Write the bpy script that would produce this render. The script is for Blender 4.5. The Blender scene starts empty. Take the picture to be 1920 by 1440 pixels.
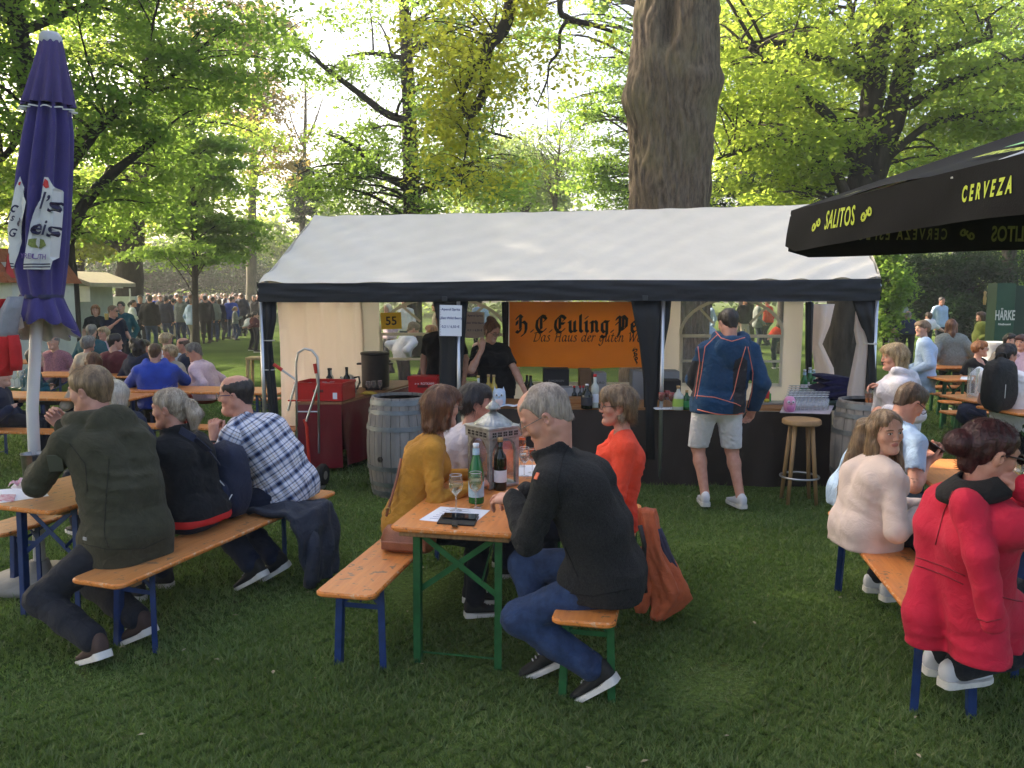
import bpy,bmesh,math,random
import numpy as np
from mathutils import Vector,Matrix,Euler
R=math.radians
PI=math.pi
SC=bpy.context.scene
COL=SC.collection
random.seed(7)
RNG=np.random.default_rng(7)
# ---------------------------------------------------------------- camera, sky, sun, exposure
PITCH=6.5
EYE=2.0
FPX=1550.0
cam_data=bpy.data.cameras.new('camera')
cam_data.lens=FPX/1920*36.0
cam_data.sensor_width=36.0
cam_data.clip_start=0.05
cam_data.clip_end=800.0
camera=bpy.data.objects.new('camera',cam_data)
camera.location=(0,0,EYE)
camera.rotation_euler=(R(90-PITCH),0,0)
COL.objects.link(camera)
SC.camera=camera
SUN_EL=30.0
SUN_AZ=62.0
world=bpy.data.worlds.new('World')
SC.world=world
world.use_nodes=True
wn=world.node_tree.nodes
wl=world.node_tree.links
bg=wn['Background']
sky=wn.new('ShaderNodeTexSky')
sky.sky_type='NISHITA'
sky.sun_disc=False
sky.sun_elevation=R(SUN_EL)
sky.sun_rotation=R(-SUN_AZ)
sky.air_density=0.8
sky.dust_density=7.0
sky.ozone_density=0.3
sky.altitude=50
wl.new(sky.outputs[0],bg.inputs[0])
bg.inputs[1].default_value=0.15
sun_data=bpy.data.lights.new('sun','SUN')
sun_data.energy=3.7
sun_data.angle=R(0.6)
sun_data.color=(1.0,0.87,0.68)
sun=bpy.data.objects.new('sun',sun_data)
sdir=Vector((-math.sin(R(SUN_AZ))*math.cos(R(SUN_EL)),math.cos(R(SUN_AZ))*math.cos(R(SUN_EL)),math.sin(R(SUN_EL))))
sun.rotation_euler=sdir.to_track_quat('Z','Y').to_euler()
COL.objects.link(sun)
SC.view_settings.view_transform='Standard'
SC.view_settings.look='None'
SC.view_settings.gamma=1.0
SC.view_settings.use_curve_mapping=False
SC.view_settings.exposure=2.0
SC.render.engine='CYCLES'
SC.cycles.max_bounces=8
SC.cycles.diffuse_bounces=4
SC.cycles.glossy_bounces=3
SC.cycles.transmission_bounces=6
SC.cycles.transparent_max_bounces=12
SC.cycles.caustics_reflective=False
SC.cycles.caustics_refractive=False
SC.cycles.use_denoising=True
# ---------------------------------------------------------------- photo pixel -> place in the scene
_th=R(PITCH)
def ray(px,py):
 a=(px-960)/FPX
 b=(720-py)/FPX
 return Vector((a,math.cos(_th)+b*math.sin(_th),-math.sin(_th)+b*math.cos(_th)))
def G(px,py,z=0.0):
 d=ray(px,py)
 t=(z-EYE)/d.z
 return Vector((d.x*t,d.y*t,z))
def P(px,py,Y):
 d=ray(px,py)
 t=Y/d.y
 return Vector((d.x*t,Y,EYE+d.z*t))
# ---------------------------------------------------------------- materials
_mats={}
def srgb(r,g,b):
 f=lambda c:(c/255/12.92)if c/255<=0.04045 else((c/255+0.055)/1.055)**2.4
 return(f(r),f(g),f(b))
def M(name,col,rough=0.6,metal=0.0,var=0.18,vscale=6.0,bump=0.0,bscale=60.0,stretch=(1,1,1),trl=0.0,trlcol=None,spec=0.5,sheen=0.0,coat=0.0,alpha=None,folds=0.0,col2=None,detail=4.0,trans=0.0,ior=1.45):
 if name in _mats:
  return _mats[name]
 m=bpy.data.materials.new(name)
 m.use_nodes=True
 nt=m.node_tree
 n,l=nt.nodes,nt.links
 b=n['Principled BSDF']
 b.inputs['Roughness'].default_value=rough
 b.inputs['Metallic'].default_value=metal
 b.inputs['Specular IOR Level'].default_value=spec
 b.inputs['IOR'].default_value=ior
 if sheen:
  b.inputs['Sheen Weight'].default_value=sheen
  b.inputs['Sheen Roughness'].default_value=0.6
 if coat:
  b.inputs['Coat Weight'].default_value=coat
 if trans:
  b.inputs['Transmission Weight'].default_value=trans
 tc=n.new('ShaderNodeTexCoord')
 mp=n.new('ShaderNodeMapping')
 mp.inputs['Scale'].default_value=stretch
 l.new(tc.outputs['Object'],mp.inputs['Vector'])
 if var>0 or col2 is not None:
  nz=n.new('ShaderNodeTexNoise')
  nz.inputs['Scale'].default_value=vscale
  nz.inputs['Detail'].default_value=detail
  nz.inputs['Roughness'].default_value=0.6
  l.new(mp.outputs[0],nz.inputs['Vector'])
  rp=n.new('ShaderNodeValToRGB')
  rp.color_ramp.elements[0].position=0.3
  rp.color_ramp.elements[1].position=0.7
  c2=col2 if col2 is not None else tuple(min(1,c*(1+var))for c in col)
  c1=tuple(c*(1-var)for c in col)if col2 is None else col
  rp.color_ramp.elements[0].color=(*c1,1)
  rp.color_ramp.elements[1].color=(*c2,1)
  l.new(nz.outputs['Fac'],rp.inputs[0])
  l.new(rp.outputs[0],b.inputs['Base Color'])
  csock=rp.outputs[0]
 else:
  b.inputs['Base Color'].default_value=(*col,1)
  csock=None
 if bump>0:
  nb=n.new('ShaderNodeTexNoise')
  nb.inputs['Scale'].default_value=bscale
  nb.inputs['Detail'].default_value=3
  l.new(mp.outputs[0],nb.inputs['Vector'])
  bp=n.new('ShaderNodeBump')
  bp.inputs['Strength'].default_value=min(1.0,bump)
  bp.inputs['Distance'].default_value=0.01*max(1.0,bump)
  l.new(nb.outputs['Fac'],bp.inputs['Height'])
  l.new(bp.outputs[0],b.inputs['Normal'])
 if folds>0:
  nf=n.new('ShaderNodeTexNoise')
  nf.inputs['Scale'].default_value=11
  nf.inputs['Detail'].default_value=3
  nf.inputs['Distortion'].default_value=1.6
  l.new(tc.outputs['Object'],nf.inputs['Vector'])
  b2=n.new('ShaderNodeBump')
  b2.inputs['Strength'].default_value=folds
  b2.inputs['Distance'].default_value=0.03
  l.new(nf.outputs['Fac'],b2.inputs['Height'])
  if bump>0:
   l.new(bp.outputs[0],b2.inputs['Normal'])
  l.new(b2.outputs[0],b.inputs['Normal'])
 if trl>0:
  tb=n.new('ShaderNodeBsdfTranslucent')
  tb.inputs['Color'].default_value=(*(trlcol or col),1)
  mx=n.new('ShaderNodeMixShader')
  mx.inputs[0].default_value=trl
  l.new(b.outputs[0],mx.inputs[1])
  l.new(tb.outputs[0],mx.inputs[2])
  l.new(mx.outputs[0],n['Material Output'].inputs['Surface'])
 _mats[name]=m
 return m
def glass_mat(name,tint=(1,1,1),amount=0.88,rough=0.03):
 """thin clear sheet: mostly see-through, some mirror sheen"""
 if name in _mats:
  return _mats[name]
 m=bpy.data.materials.new(name)
 m.use_nodes=True
 n,l=m.node_tree.nodes,m.node_tree.links
 n.remove(n['Principled BSDF'])
 tr=n.new('ShaderNodeBsdfTransparent')
 tr.inputs[0].default_value=(*tint,1)
 gl=n.new('ShaderNodeBsdfGlossy')
 gl.inputs['Roughness'].default_value=rough
 df=n.new('ShaderNodeBsdfDiffuse')
 df.inputs[0].default_value=(0.8,0.8,0.8,1)
 fr=n.new('ShaderNodeLayerWeight')
 fr.inputs[0].default_value=0.35
 mr=n.new('ShaderNodeMapRange')
 mr.inputs['To Min'].default_value=0.05
 mr.inputs['To Max'].default_value=0.85
 l.new(fr.outputs['Facing'],mr.inputs[0])
 m1=n.new('ShaderNodeMixShader')
 m1.inputs[0].default_value=1-amount
 l.new(tr.outputs[0],m1.inputs[1])
 l.new(df.outputs[0],m1.inputs[2])
 m2=n.new('ShaderNodeMixShader')
 l.new(mr.outputs[0],m2.inputs[0])
 l.new(m1.outputs[0],m2.inputs[1])
 l.new(gl.outputs[0],m2.inputs[2])
 l.new(m2.outputs[0],n['Material Output'].inputs['Surface'])
 _mats[name]=m
 return m
# ---------------------------------------------------------------- objects, tags
def tag(o,label=None,cat=None,group=None,kind=None):
 if label:o['label']=label
 if cat:o['category']=cat
 if group:o['group']=group
 if kind:o['kind']=kind
 return o
def thing(name,label,cat,loc=(0,0,0),rotz=0.0,group=None,parent=None):
 o=bpy.data.objects.new(name,None)
 o.empty_display_size=0.1
 COL.objects.link(o)
 o.location=loc
 o.rotation_euler=(0,0,rotz)
 tag(o,label,cat,group)
 return o
def link(name,me,parent=None,mats=None):
 if mats is not None:
  for m in(mats if isinstance(mats,(list,tuple))else[mats]):
   me.materials.append(m)
 o=bpy.data.objects.new(name,me)
 COL.objects.link(o)
 if parent is not None:
  o.parent=parent
 return o
def dup(root,loc=None,rotz=None,label=None,group=None):
 r=root.copy()
 COL.objects.link(r)
 if loc is not None:r.location=loc
 if rotz is not None:r.rotation_euler=(0,0,rotz)
 if label:r['label']=label
 if group:r['group']=group
 for ch in list(root.children):
  c=ch.copy()
  COL.objects.link(c)
  c.parent=r
  for g in list(ch.children):
   d=g.copy()
   COL.objects.link(d)
   d.parent=c
 return r
# ---------------------------------------------------------------- mesh collector
class MB:
 def __init__(self):
  self.v,self.f,self.mi=[],[],[]
  self.cur=0
 def add(self,vs,fs):
  b=len(self.v)
  self.v+=[tuple(p)for p in vs]
  for f in fs:
   self.f.append(tuple(b+i for i in f))
   self.mi.append(self.cur)
 def box(self,c,s,rot=None,bev=0.0,pivot=None):
  x,y,z=s[0]/2,s[1]/2,s[2]/2
  if bev>0:
   b=min(bev,x*.9,y*.9,z*.9)
   vs,fs=[],[]
   idx={}
   for sx in(-1,1):
    for sy in(-1,1):
     for sz in(-1,1):
      for k,p in enumerate(((sx*x,sy*(y-b),sz*(z-b)),(sx*(x-b),sy*y,sz*(z-b)),(sx*(x-b),sy*(y-b),sz*z))):
       idx[(sx,sy,sz,k)]=len(vs)
       vs.append(p)
   I=lambda a,bb,cc,k:idx[(a,bb,cc,k)]
   for s1 in(-1,1):
    fs.append([I(s1,-1,-1,0),I(s1,1,-1,0),I(s1,1,1,0),I(s1,-1,1,0)][::s1])
    fs.append([I(-1,s1,-1,1),I(1,s1,-1,1),I(1,s1,1,1),I(-1,s1,1,1)][::-s1])
    fs.append([I(-1,-1,s1,2),I(1,-1,s1,2),I(1,1,s1,2),I(-1,1,s1,2)][::s1])
   for a in(-1,1):
    for c2 in(-1,1):
     fs.append([I(a,c2,-1,0),I(a,c2,1,0),I(a,c2,1,1),I(a,c2,-1,1)][::a*c2])
     fs.append([I(a,-1,c2,0),I(a,1,c2,0),I(a,1,c2,2),I(a,-1,c2,2)][::-1 if a*c2<0 else 1][::-1][::-1])
     fs.append([I(-1,a,c2,1),I(1,a,c2,1),I(1,a,c2,2),I(-1,a,c2,2)][::1])
   for a in(-1,1):
    for c2 in(-1,1):
     for d in(-1,1):
      fs.append([I(a,c2,d,0),I(a,c2,d,1),I(a,c2,d,2)][::a*c2*d])
  else:
   vs=[(sx*x,sy*y,sz*z)for sz in(-1,1)for sy in(-1,1)for sx in(-1,1)]
   fs=[(0,2,3,1),(4,5,7,6),(0,1,5,4),(2,6,7,3),(0,4,6,2),(1,3,7,5)]
  if rot is not None:
   m=rot if isinstance(rot,Matrix)else Euler(rot).to_matrix()
   vs=[m@Vector(p)for p in vs]
  vs=[(p[0]+c[0],p[1]+c[1],p[2]+c[2])for p in vs]
  self.add(vs,fs)
  return self
 def bar(self,a,b,w,h,up=(0,0,1),bev=0.0):
  a,b=Vector(a),Vector(b)
  d=b-a
  L=d.length
  y=d.normalized()
  u=Vector(up)
  x=y.cross(u)
  if x.length<1e-4:
   x=y.cross(Vector((1,0,0)))
  x.normalize()
  z=x.cross(y)
  m=Matrix((x,y,z)).transposed()
  return self.box((a+b)/2,(w,L,h),m,bev)
 def tube(self,pts,rad,n=8,cap=True):
  pts=[Vector(p)for p in pts]
  if not isinstance(rad,(list,tuple,np.ndarray)):
   rad=[rad]*len(pts)
  vs,fs=[],[]
  t0=(pts[1]-pts[0]).normalized()
  ref=Vector((0,0,1))if abs(t0.z)<0.9 else Vector((1,0,0))
  x=t0.cross(ref).normalized()
  for i,p in enumerate(pts):
   t=(pts[min(i+1,len(pts)-1)]-pts[max(i-1,0)])
   if t.length<1e-9:t=t0
   t=t.normalized()
   x=(x-t*x.dot(t))
   if x.length<1e-6:x=t.cross(Vector((0.3,0.8,0.5)))
   x.normalize()
   y=t.cross(x)
   for k in range(n):
    a=2*PI*k/n
    vs.append(p+(x*math.cos(a)+y*math.sin(a))*rad[i])
  for i in range(len(pts)-1):
   for k in range(n):
    k2=(k+1)%n
    fs.append((i*n+k,i*n+k2,(i+1)*n+k2,(i+1)*n+k))
  if cap:
   fs.append(tuple(range(n))[::-1])
   fs.append(tuple((len(pts)-1)*n+k for k in range(n)))
  self.add(vs,fs)
  return self
 def lathe(self,prof,n=20,c=(0,0,0),cap=True,sy=1.0):
  vs,fs=[],[]
  for r,z in prof:
   for k in range(n):
    a=2*PI*k/n
    vs.append((c[0]+r*math.cos(a),c[1]+r*sy*math.sin(a),c[2]+z))
  for i in range(len(prof)-1):
   for k in range(n):
    k2=(k+1)%n
    fs.append((i*n+k,i*n+k2,(i+1)*n+k2,(i+1)*n+k))
  if cap:
   if prof[0][0]>1e-5:fs.append(tuple(range(n))[::-1])
   if prof[-1][0]>1e-5:fs.append(tuple((len(prof)-1)*n+k for k in range(n)))
  self.add(vs,fs)
  return self
 def grid(self,fn,nu,nv):
  """fn(u,v) -> point, u,v in 0..1"""
  vs=[fn(i/nu,j/nv)for j in range(nv+1)for i in range(nu+1)]
  fs=[(j*(nu+1)+i,j*(nu+1)+i+1,(j+1)*(nu+1)+i+1,(j+1)*(nu+1)+i)for j in range(nv)for i in range(nu)]
  self.add(vs,fs)
  return self
 def sphere(self,c,r,nu=12,nv=8):
  r=(r,r,r)if not isinstance(r,(tuple,list))else r
  prof=[(math.sin(PI*j/nv),-math.cos(PI*j/nv))for j in range(nv+1)]
  vs=[(c[0]+r[0]*p*math.cos(2*PI*k/nu),c[1]+r[1]*p*math.sin(2*PI*k/nu),c[2]+r[2]*z)for p,z in prof for k in range(nu)]
  fs=[(j*nu+k,j*nu+(k+1)%nu,(j+1)*nu+(k+1)%nu,(j+1)*nu+k)for j in range(nv)for k in range(nu)]
  self.add(vs,fs)
  return self
 def prism(self,poly,z0,z1):
  n=len(poly)
  vs=[(x,y,z0)for x,y in poly]+[(x,y,z1)for x,y in poly]
  fs=[tuple(range(n))[::-1],tuple(range(n,2*n))]+[(i,(i+1)%n,n+(i+1)%n,n+i)for i in range(n)]
  self.add(vs,fs)
  return self
 def mesh(self,name,smooth=False,solid=0.0):
  me=bpy.data.meshes.new(name)
  me.from_pydata(self.v,[],self.f)
  if self.mi and max(self.mi)>0:
   me.polygons.foreach_set('material_index',self.mi)
  bm=bmesh.new()
  bm.from_mesh(me)
  bmesh.ops.remove_doubles(bm,verts=bm.verts,dist=1e-5)
  bmesh.ops.recalc_face_normals(bm,faces=bm.faces)
  bm.to_mesh(me)
  bm.free()
  if smooth:
   me.polygons.foreach_set('use_smooth',[True]*len(me.polygons))
  me.update()
  return me
 def build(self,name,mats,parent=None,smooth=False,label=None,autosmooth=None):
  me=self.mesh(name,smooth or autosmooth is not None)
  o=link(name,me,parent,mats)
  if autosmooth is not None:
   sharp_edges(me,autosmooth)
  if label:o['label']=label
  return o
def sharp_edges(me,deg):
 bm=bmesh.new()
 bm.from_mesh(me)
 lim=R(deg)
 for e in bm.edges:
  if len(e.link_faces)==2 and e.calc_face_angle(0)>lim:
   e.smooth=False
 bm.to_mesh(me)
 bm.free()
def raw_mesh(name,V,F,smooth=True,mi=None):
 """fast mesh from numpy arrays; F is (n,3) or (n,4)"""
 me=bpy.data.meshes.new(name)
 V=np.asarray(V,dtype=np.float32)
 F=np.asarray(F,dtype=np.int32)
 k=F.shape[1]
 me.vertices.add(len(V))
 me.vertices.foreach_set('co',V.ravel())
 me.loops.add(F.size)
 me.loops.foreach_set('vertex_index',F.ravel())
 me.polygons.add(len(F))
 me.polygons.foreach_set('loop_start',np.arange(0,F.size,k,dtype=np.int32))
 me.polygons.foreach_set('loop_total',np.full(len(F),k,dtype=np.int32))
 if mi is not None:
  me.polygons.foreach_set('material_index',np.asarray(mi,dtype=np.int32))
 me.polygons.foreach_set('use_smooth',np.full(len(F),smooth,dtype=bool))
 me.update(calc_edges=True)
 return me
_font=None
def text_mesh(body,size=1.0,extrude=0.001,align='CENTER',shear=0.0,spacing=1.0,xscale=1.0,bold=0.0,lines=1.0):
 cu=bpy.data.curves.new('lettering','FONT')
 cu.body=body
 cu.size=size
 cu.align_x=align
 cu.align_y='CENTER'
 cu.extrude=extrude
 cu.shear=shear
 cu.space_character=spacing
 cu.space_line=lines
 cu.offset=bold
 cu.resolution_u=3
 o=bpy.data.objects.new('lettering',cu)
 COL.objects.link(o)
 dg=bpy.context.evaluated_depsgraph_get()
 me=bpy.data.meshes.new_from_object(o.evaluated_get(dg))
 bpy.data.objects.remove(o)
 bpy.data.curves.remove(cu)
 if xscale!=1.0:
  for v in me.vertices:
   v.co.x*=xscale
 me.materials.clear()
 return me
def frame_mat(o,x,y):
 """matrix with local X=x, local Y=y, local Z = x cross y, at origin o"""
 x=Vector(x).normalized()
 y=Vector(y)
 y=(y-x*y.dot(x)).normalized()
 z=x.cross(y)
 m=Matrix((x,y,z)).transposed().to_4x4()
 m.translation=Vector(o)
 return m
def lettering(name,body,mat,origin,x,y,parent=None,**kw):
 me=text_mesh(body,**kw)
 me.transform(frame_mat(origin,x,y))
 me.name=name
 return link(name,me,parent,mat)
def nib_mesh(strokes,nib,ang,mat4,lift=0.0012):
 nx,ny=math.cos(R(ang))*nib/2,math.sin(R(ang))*nib/2
 tx,ty=-ny*0.25,nx*0.25
 mb=MB()
 k=0
 for st in strokes:
  pts=[]
  if len(st)==2:
   pts=st
  else:
   for i in range(len(st)-1):
    p0,p1,p2,p3=st[max(i-1,0)],st[i],st[i+1],st[min(i+2,len(st)-1)]
    for j in range(5):
     t=j/5
     q=[0.5*(2*p1[d]+(p2[d]-p0[d])*t+(2*p0[d]-5*p1[d]+4*p2[d]-p3[d])*t*t+(3*p1[d]-p0[d]-3*p2[d]+p3[d])*t**3)for d in(0,1)]
     pts.append(q)
   pts.append(st[-1])
  z=lift+k*0.00004
  k+=1
  for i in range(len(pts)-1):
   (ax,ay),(bx,by)=pts[i],pts[i+1]
   c=[(ax-nx-tx,ay-ny-ty),(ax+nx-tx,ay+ny-ty),(ax+nx+tx,ay+ny+ty),(ax-nx+tx,ay-ny+ty),(bx-nx-tx,by-ny-ty),(bx+nx-tx,by+ny-ty),(bx+nx+tx,by+ny+ty),(bx-nx+tx,by-ny+ty)]
   h=_hull(c)
   mb.add([(p[0],p[1],z)for p in h],[tuple(range(len(h)))])
 me=bpy.data.meshes.new('lettering')
 me.from_pydata(mb.v,[],mb.f)
 me.transform(mat4)
 return me
def _hull(p):
 p=sorted(set((round(a,6),round(b,6))for a,b in p))
 def half(q):
  h=[]
  for c in q:
   while len(h)>1 and(h[-1][0]-h[-2][0])*(c[1]-h[-2][1])-(h[-1][1]-h[-2][1])*(c[0]-h[-2][0])<=0:
    h.pop()
   h.append(c)
  return h
 a,b=half(p),half(p[::-1])
 return a[:-1]+b[:-1]
# ---------------------------------------------------------------- ground and grass
def node_mat(name):
 m=bpy.data.materials.new(name)
 m.use_nodes=True
 return m,m.node_tree.nodes,m.node_tree.links
def grass_ground_mat():
 m,n,l=node_mat('lawn')
 b=n['Principled BSDF']
 b.inputs['Roughness'].default_value=0.9;b.inputs['Specular IOR Level'].default_value=0
 tc=n.new('ShaderNodeTexCoord')
 def noise(s,d=4):
  z=n.new('ShaderNodeTexNoise');z.inputs['Scale'].default_value=s;z.inputs['Detail'].default_value=d
  l.new(tc.outputs['Object'],z.inputs['Vector']);return z
 z1,z2,z3=noise(0.35),noise(3.0),noise(45,6)
 r1=n.new('ShaderNodeValToRGB');r1.color_ramp.elements[0].position=.35;r1.color_ramp.elements[1].position=.68
 r1.color_ramp.elements[0].color=(.058,.095,.028,1);r1.color_ramp.elements[1].color=(.115,.165,.048,1)
 l.new(z1.outputs[0],r1.inputs[0])
 r2=n.new('ShaderNodeValToRGB');r2.color_ramp.elements[0].position=.62;r2.color_ramp.elements[1].position=.8
 l.new(z2.outputs[0],r2.inputs[0])
 mx=n.new('ShaderNodeMixRGB');mx.inputs[2].default_value=(.075,.065,.028,1)
 l.new(r2.outputs[0],mx.inputs[0]);l.new(r1.outputs[0],mx.inputs[1])
 m3=n.new('ShaderNodeMixRGB');m3.blend_type='MULTIPLY';m3.inputs[0].default_value=.75
 r3=n.new('ShaderNodeValToRGB');r3.color_ramp.elements[0].color=(.35,.35,.35,1);r3.color_ramp.elements[1].color=(1.5,1.5,1.3,1)
 r3.color_ramp.elements[0].position=.3;r3.color_ramp.elements[1].position=.7
 l.new(z3.outputs[0],r3.inputs[0]);l.new(mx.outputs[0],m3.inputs[1]);l.new(r3.outputs[0],m3.inputs[2])
 l.new(m3.outputs[0],b.inputs['Base Color'])
 bp=n.new('ShaderNodeBump');bp.inputs['Strength'].default_value=.9;bp.inputs['Distance'].default_value=.03
 l.new(z3.outputs[0],bp.inputs['Height']);l.new(bp.outputs[0],b.inputs['Normal'])
 return m
g=MB()
g.grid(lambda u,v:(-130+260*u,-50+180*v,0),20,20)
ground=g.build('lawn',grass_ground_mat())
tag(ground,'mown park lawn under the tables',kind='structure')
def grass_blade_mat():
 m,n,l=node_mat('grass_blades')
 b=n['Principled BSDF']
 b.inputs['Roughness'].default_value=.55
 b.inputs['Specular IOR Level'].default_value=.3
 ge=n.new('ShaderNodeNewGeometry')
 rp=n.new('ShaderNodeValToRGB')
 e=rp.color_ramp.elements
 e[0].color=(.092,.140,.046,1);e[1].color=(.215,.275,.100,1)
 e.new(.9).color=(.155,.205,.075,1)
 e.new(.95).color=(.22,.20,.10,1)
 l.new(ge.outputs['Random Per Island'],rp.inputs[0])
 tc=n.new('ShaderNodeTexCoord')
 nz=n.new('ShaderNodeTexNoise');nz.inputs['Scale'].default_value=1.3;nz.inputs['Detail'].default_value=4
 l.new(tc.outputs['Object'],nz.inputs[0])
 mr=n.new('ShaderNodeMapRange');mr.inputs[1].default_value=.35;mr.inputs[2].default_value=.65;mr.inputs[3].default_value=.6;mr.inputs[4].default_value=1.25
 l.new(nz.outputs[0],mr.inputs[0])
 mu=n.new('ShaderNodeMixRGB');mu.blend_type='MULTIPLY';mu.inputs[0].default_value=1
 l.new(rp.outputs[0],mu.inputs[1]);l.new(mr.outputs[0],mu.inputs[2])
 l.new(mu.outputs[0],b.inputs['Base Color'])
 tb=n.new('ShaderNodeBsdfTranslucent');tb.inputs[0].default_value=(.16,.30,.03,1)
 mx=n.new('ShaderNodeMixShader');mx.inputs[0].default_value=.3
 l.new(b.outputs[0],mx.inputs[1]);l.new(tb.outputs[0],mx.inputs[2]);l.new(mx.outputs[0],n['Material Output'].inputs[0])
 return m
def noise3(p,f,seed=0):
 s=seed*1.7
 return(np.sin(p[...,0]*f+1.3*np.sin(p[...,1]*f*.8+s)+s)*np.sin(p[...,1]*f*1.1+1.1*np.sin(p[...,2]*f*.9+s*2)+2.1)*np.sin(p[...,2]*f*.95+1.2*np.sin(p[...,0]*f*1.05+s*3)+.7))
def grass(n_blades):
 u=RNG.random(n_blades)
 y=2.9*(16.0/2.9)**(u**1.25)
 half=.64*y+.25
 x=(RNG.random(n_blades)*2-1)*half
 x+=.03*np.sin(y*61+np.sin(x*17)*3);y=y+.03*np.sin(x*57+np.sin(y*23)*3)
 h=(.017+.026*RNG.random(n_blades)**2)*(1+.35*np.sin(x*2.1+1.3*np.sin(y*1.7))*np.sin(y*2.7))
 h*=(1+.02*y)
 w=.0022+.0009*y*.55
 a=RNG.random(n_blades)*2*PI
 lean=h*(0.2+1.1*RNG.random(n_blades))
 la=RNG.random(n_blades)*2*PI
 ca,sa=np.cos(a)*w,np.sin(a)*w
 keep=noise3(np.stack([x,y,0*x+.4],-1),1.9,2)<.30+.25*RNG.random(n_blades)
 h=np.where(keep,h,h*.25)
 b0=np.stack([x-ca,y-sa,np.zeros_like(x)-.004],1)
 b1=np.stack([x+ca,y+sa,np.zeros_like(x)-.004],1)
 t=np.stack([x+np.cos(la)*lean,y+np.sin(la)*lean,h],1)
 V=np.stack([b0,b1,t],1).reshape(-1,3)
 F=np.arange(n_blades*3).reshape(-1,3)
 me=raw_mesh('grass',V,F,smooth=False)
 o=link('grass',me,None,grass_blade_mat())
 tag(o,'short green grass blades covering the lawn','grass',kind='stuff')
grass(350000)
def litter(n):
 y=3.0+7*RNG.random(n)**1.4;x=(RNG.random(n)*2-1)*.62*y
 s=.010+.012*RNG.random(n);a=RNG.random(n)*6.28;z=.022+.012*RNG.random(n)
 c,d=np.cos(a)*s,np.sin(a)*s
 V=np.stack([np.stack([x-c,y-d,z],1),np.stack([x+d*.5,y-c*.5,z+.006],1),np.stack([x+c,y+d,z+.003],1),np.stack([x-d*.5,y+c*.5,z+.004],1)],1).reshape(-1,3)
 o=link('fallen_leaves',raw_mesh('fallen_leaves',V,np.arange(n*4).reshape(-1,4),False),None,M('dry_leaf',(.20,.16,.08),.8,var=.2,vscale=.9,col2=(.34,.30,.19)))
 tag(o,'dry bits of leaf and petals lying in the grass','leaves',kind='stuff')
litter(90)
# ---------------------------------------------------------------- trees
def bark_mat(name,c1,c2,scale=9,stretch=(1,1,.22),bump=1.0):
 m,n,l=node_mat(name)
 b=n['Principled BSDF'];b.inputs['Roughness'].default_value=.9;b.inputs['Specular IOR Level'].default_value=.2
 tc=n.new('ShaderNodeTexCoord');mp=n.new('ShaderNodeMapping');mp.inputs['Scale'].default_value=stretch
 l.new(tc.outputs['Object'],mp.inputs[0])
 nz=n.new('ShaderNodeTexNoise');nz.inputs['Scale'].default_value=scale;nz.inputs['Detail'].default_value=8;nz.inputs['Roughness'].default_value=.7
 l.new(mp.outputs[0],nz.inputs[0])
 n2=n.new('ShaderNodeTexNoise');n2.inputs['Scale'].default_value=1.1;n2.inputs['Detail'].default_value=3
 l.new(tc.outputs['Object'],n2.inputs[0])
 rp=n.new('ShaderNodeValToRGB');rp.color_ramp.elements[0].position=.35;rp.color_ramp.elements[1].position=.68
 rp.color_ramp.elements[0].color=(*c1,1);rp.color_ramp.elements[1].color=(*c2,1)
 l.new(nz.outputs[0],rp.inputs[0])
 mx=n.new('ShaderNodeMixRGB');mx.inputs[2].default_value=(c2[0]*.8,c2[1]*.95,c2[2]*.6,1)
 r2=n.new('ShaderNodeMapRange');r2.inputs[1].default_value=.5;r2.inputs[2].default_value=.8;r2.inputs[4].default_value=.5
 l.new(n2.outputs[0],r2.inputs[0]);l.new(r2.outputs[0],mx.inputs[0]);l.new(rp.outputs[0],mx.inputs[1])
 l.new(mx.outputs[0],b.inputs['Base Color'])
 bp=n.new('ShaderNodeBump');bp.inputs['Strength'].default_value=min(1,bump);bp.inputs['Distance'].default_value=.03
 l.new(nz.outputs[0],bp.inputs['Height']);l.new(bp.outputs[0],b.inputs['Normal'])
 return m
def leaf_mat(name,c1,c2,tcol,trl=.45):
 m,n,l=node_mat(name)
 b=n['Principled BSDF'];b.inputs['Roughness'].default_value=.55;b.inputs['Specular IOR Level'].default_value=.1
 ge=n.new('ShaderNodeNewGeometry')
 tc=n.new('ShaderNodeTexCoord')
 nz=n.new('ShaderNodeTexNoise');nz.inputs['Scale'].default_value=.55;nz.inputs['Detail'].default_value=2
 l.new(tc.outputs['Object'],nz.inputs[0])
 ad=n.new('ShaderNodeMath');ad.operation='MULTIPLY_ADD';ad.inputs[1].default_value=.55
 l.new(ge.outputs['Random Per Island'],ad.inputs[0])
 mr=n.new('ShaderNodeMapRange');mr.inputs[1].default_value=.3;mr.inputs[2].default_value=.7;mr.inputs[4].default_value=.45
 l.new(nz.outputs[0],mr.inputs[0]);l.new(mr.outputs[0],ad.inputs[2])
 mx=n.new('ShaderNodeMixRGB');mx.inputs[1].default_value=(*c1,1);mx.inputs[2].default_value=(*c2,1)
 l.new(ad.outputs[0],mx.inputs[0]);l.new(mx.outputs[0],b.inputs['Base Color'])
 tb=n.new('ShaderNodeBsdfTranslucent')
 m2=n.new('ShaderNodeMixRGB');m2.inputs[1].default_value=(tcol[0]*.7,tcol[1]*.8,tcol[2]*.7,1);m2.inputs[2].default_value=(*tcol,1)
 l.new(ad.outputs[0],m2.inputs[0]);l.new(m2.outputs[0],tb.inputs[0])
 ms=n.new('ShaderNodeMixShader');ms.inputs[0].default_value=trl
 l.new(b.outputs[0],ms.inputs[1]);l.new(tb.outputs[0],ms.inputs[2]);l.new(ms.outputs[0],n['Material Output'].inputs[0])
 return m
BARK=bark_mat('bark_dark',(.016,.013,.010),(.06,.05,.04))
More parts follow.
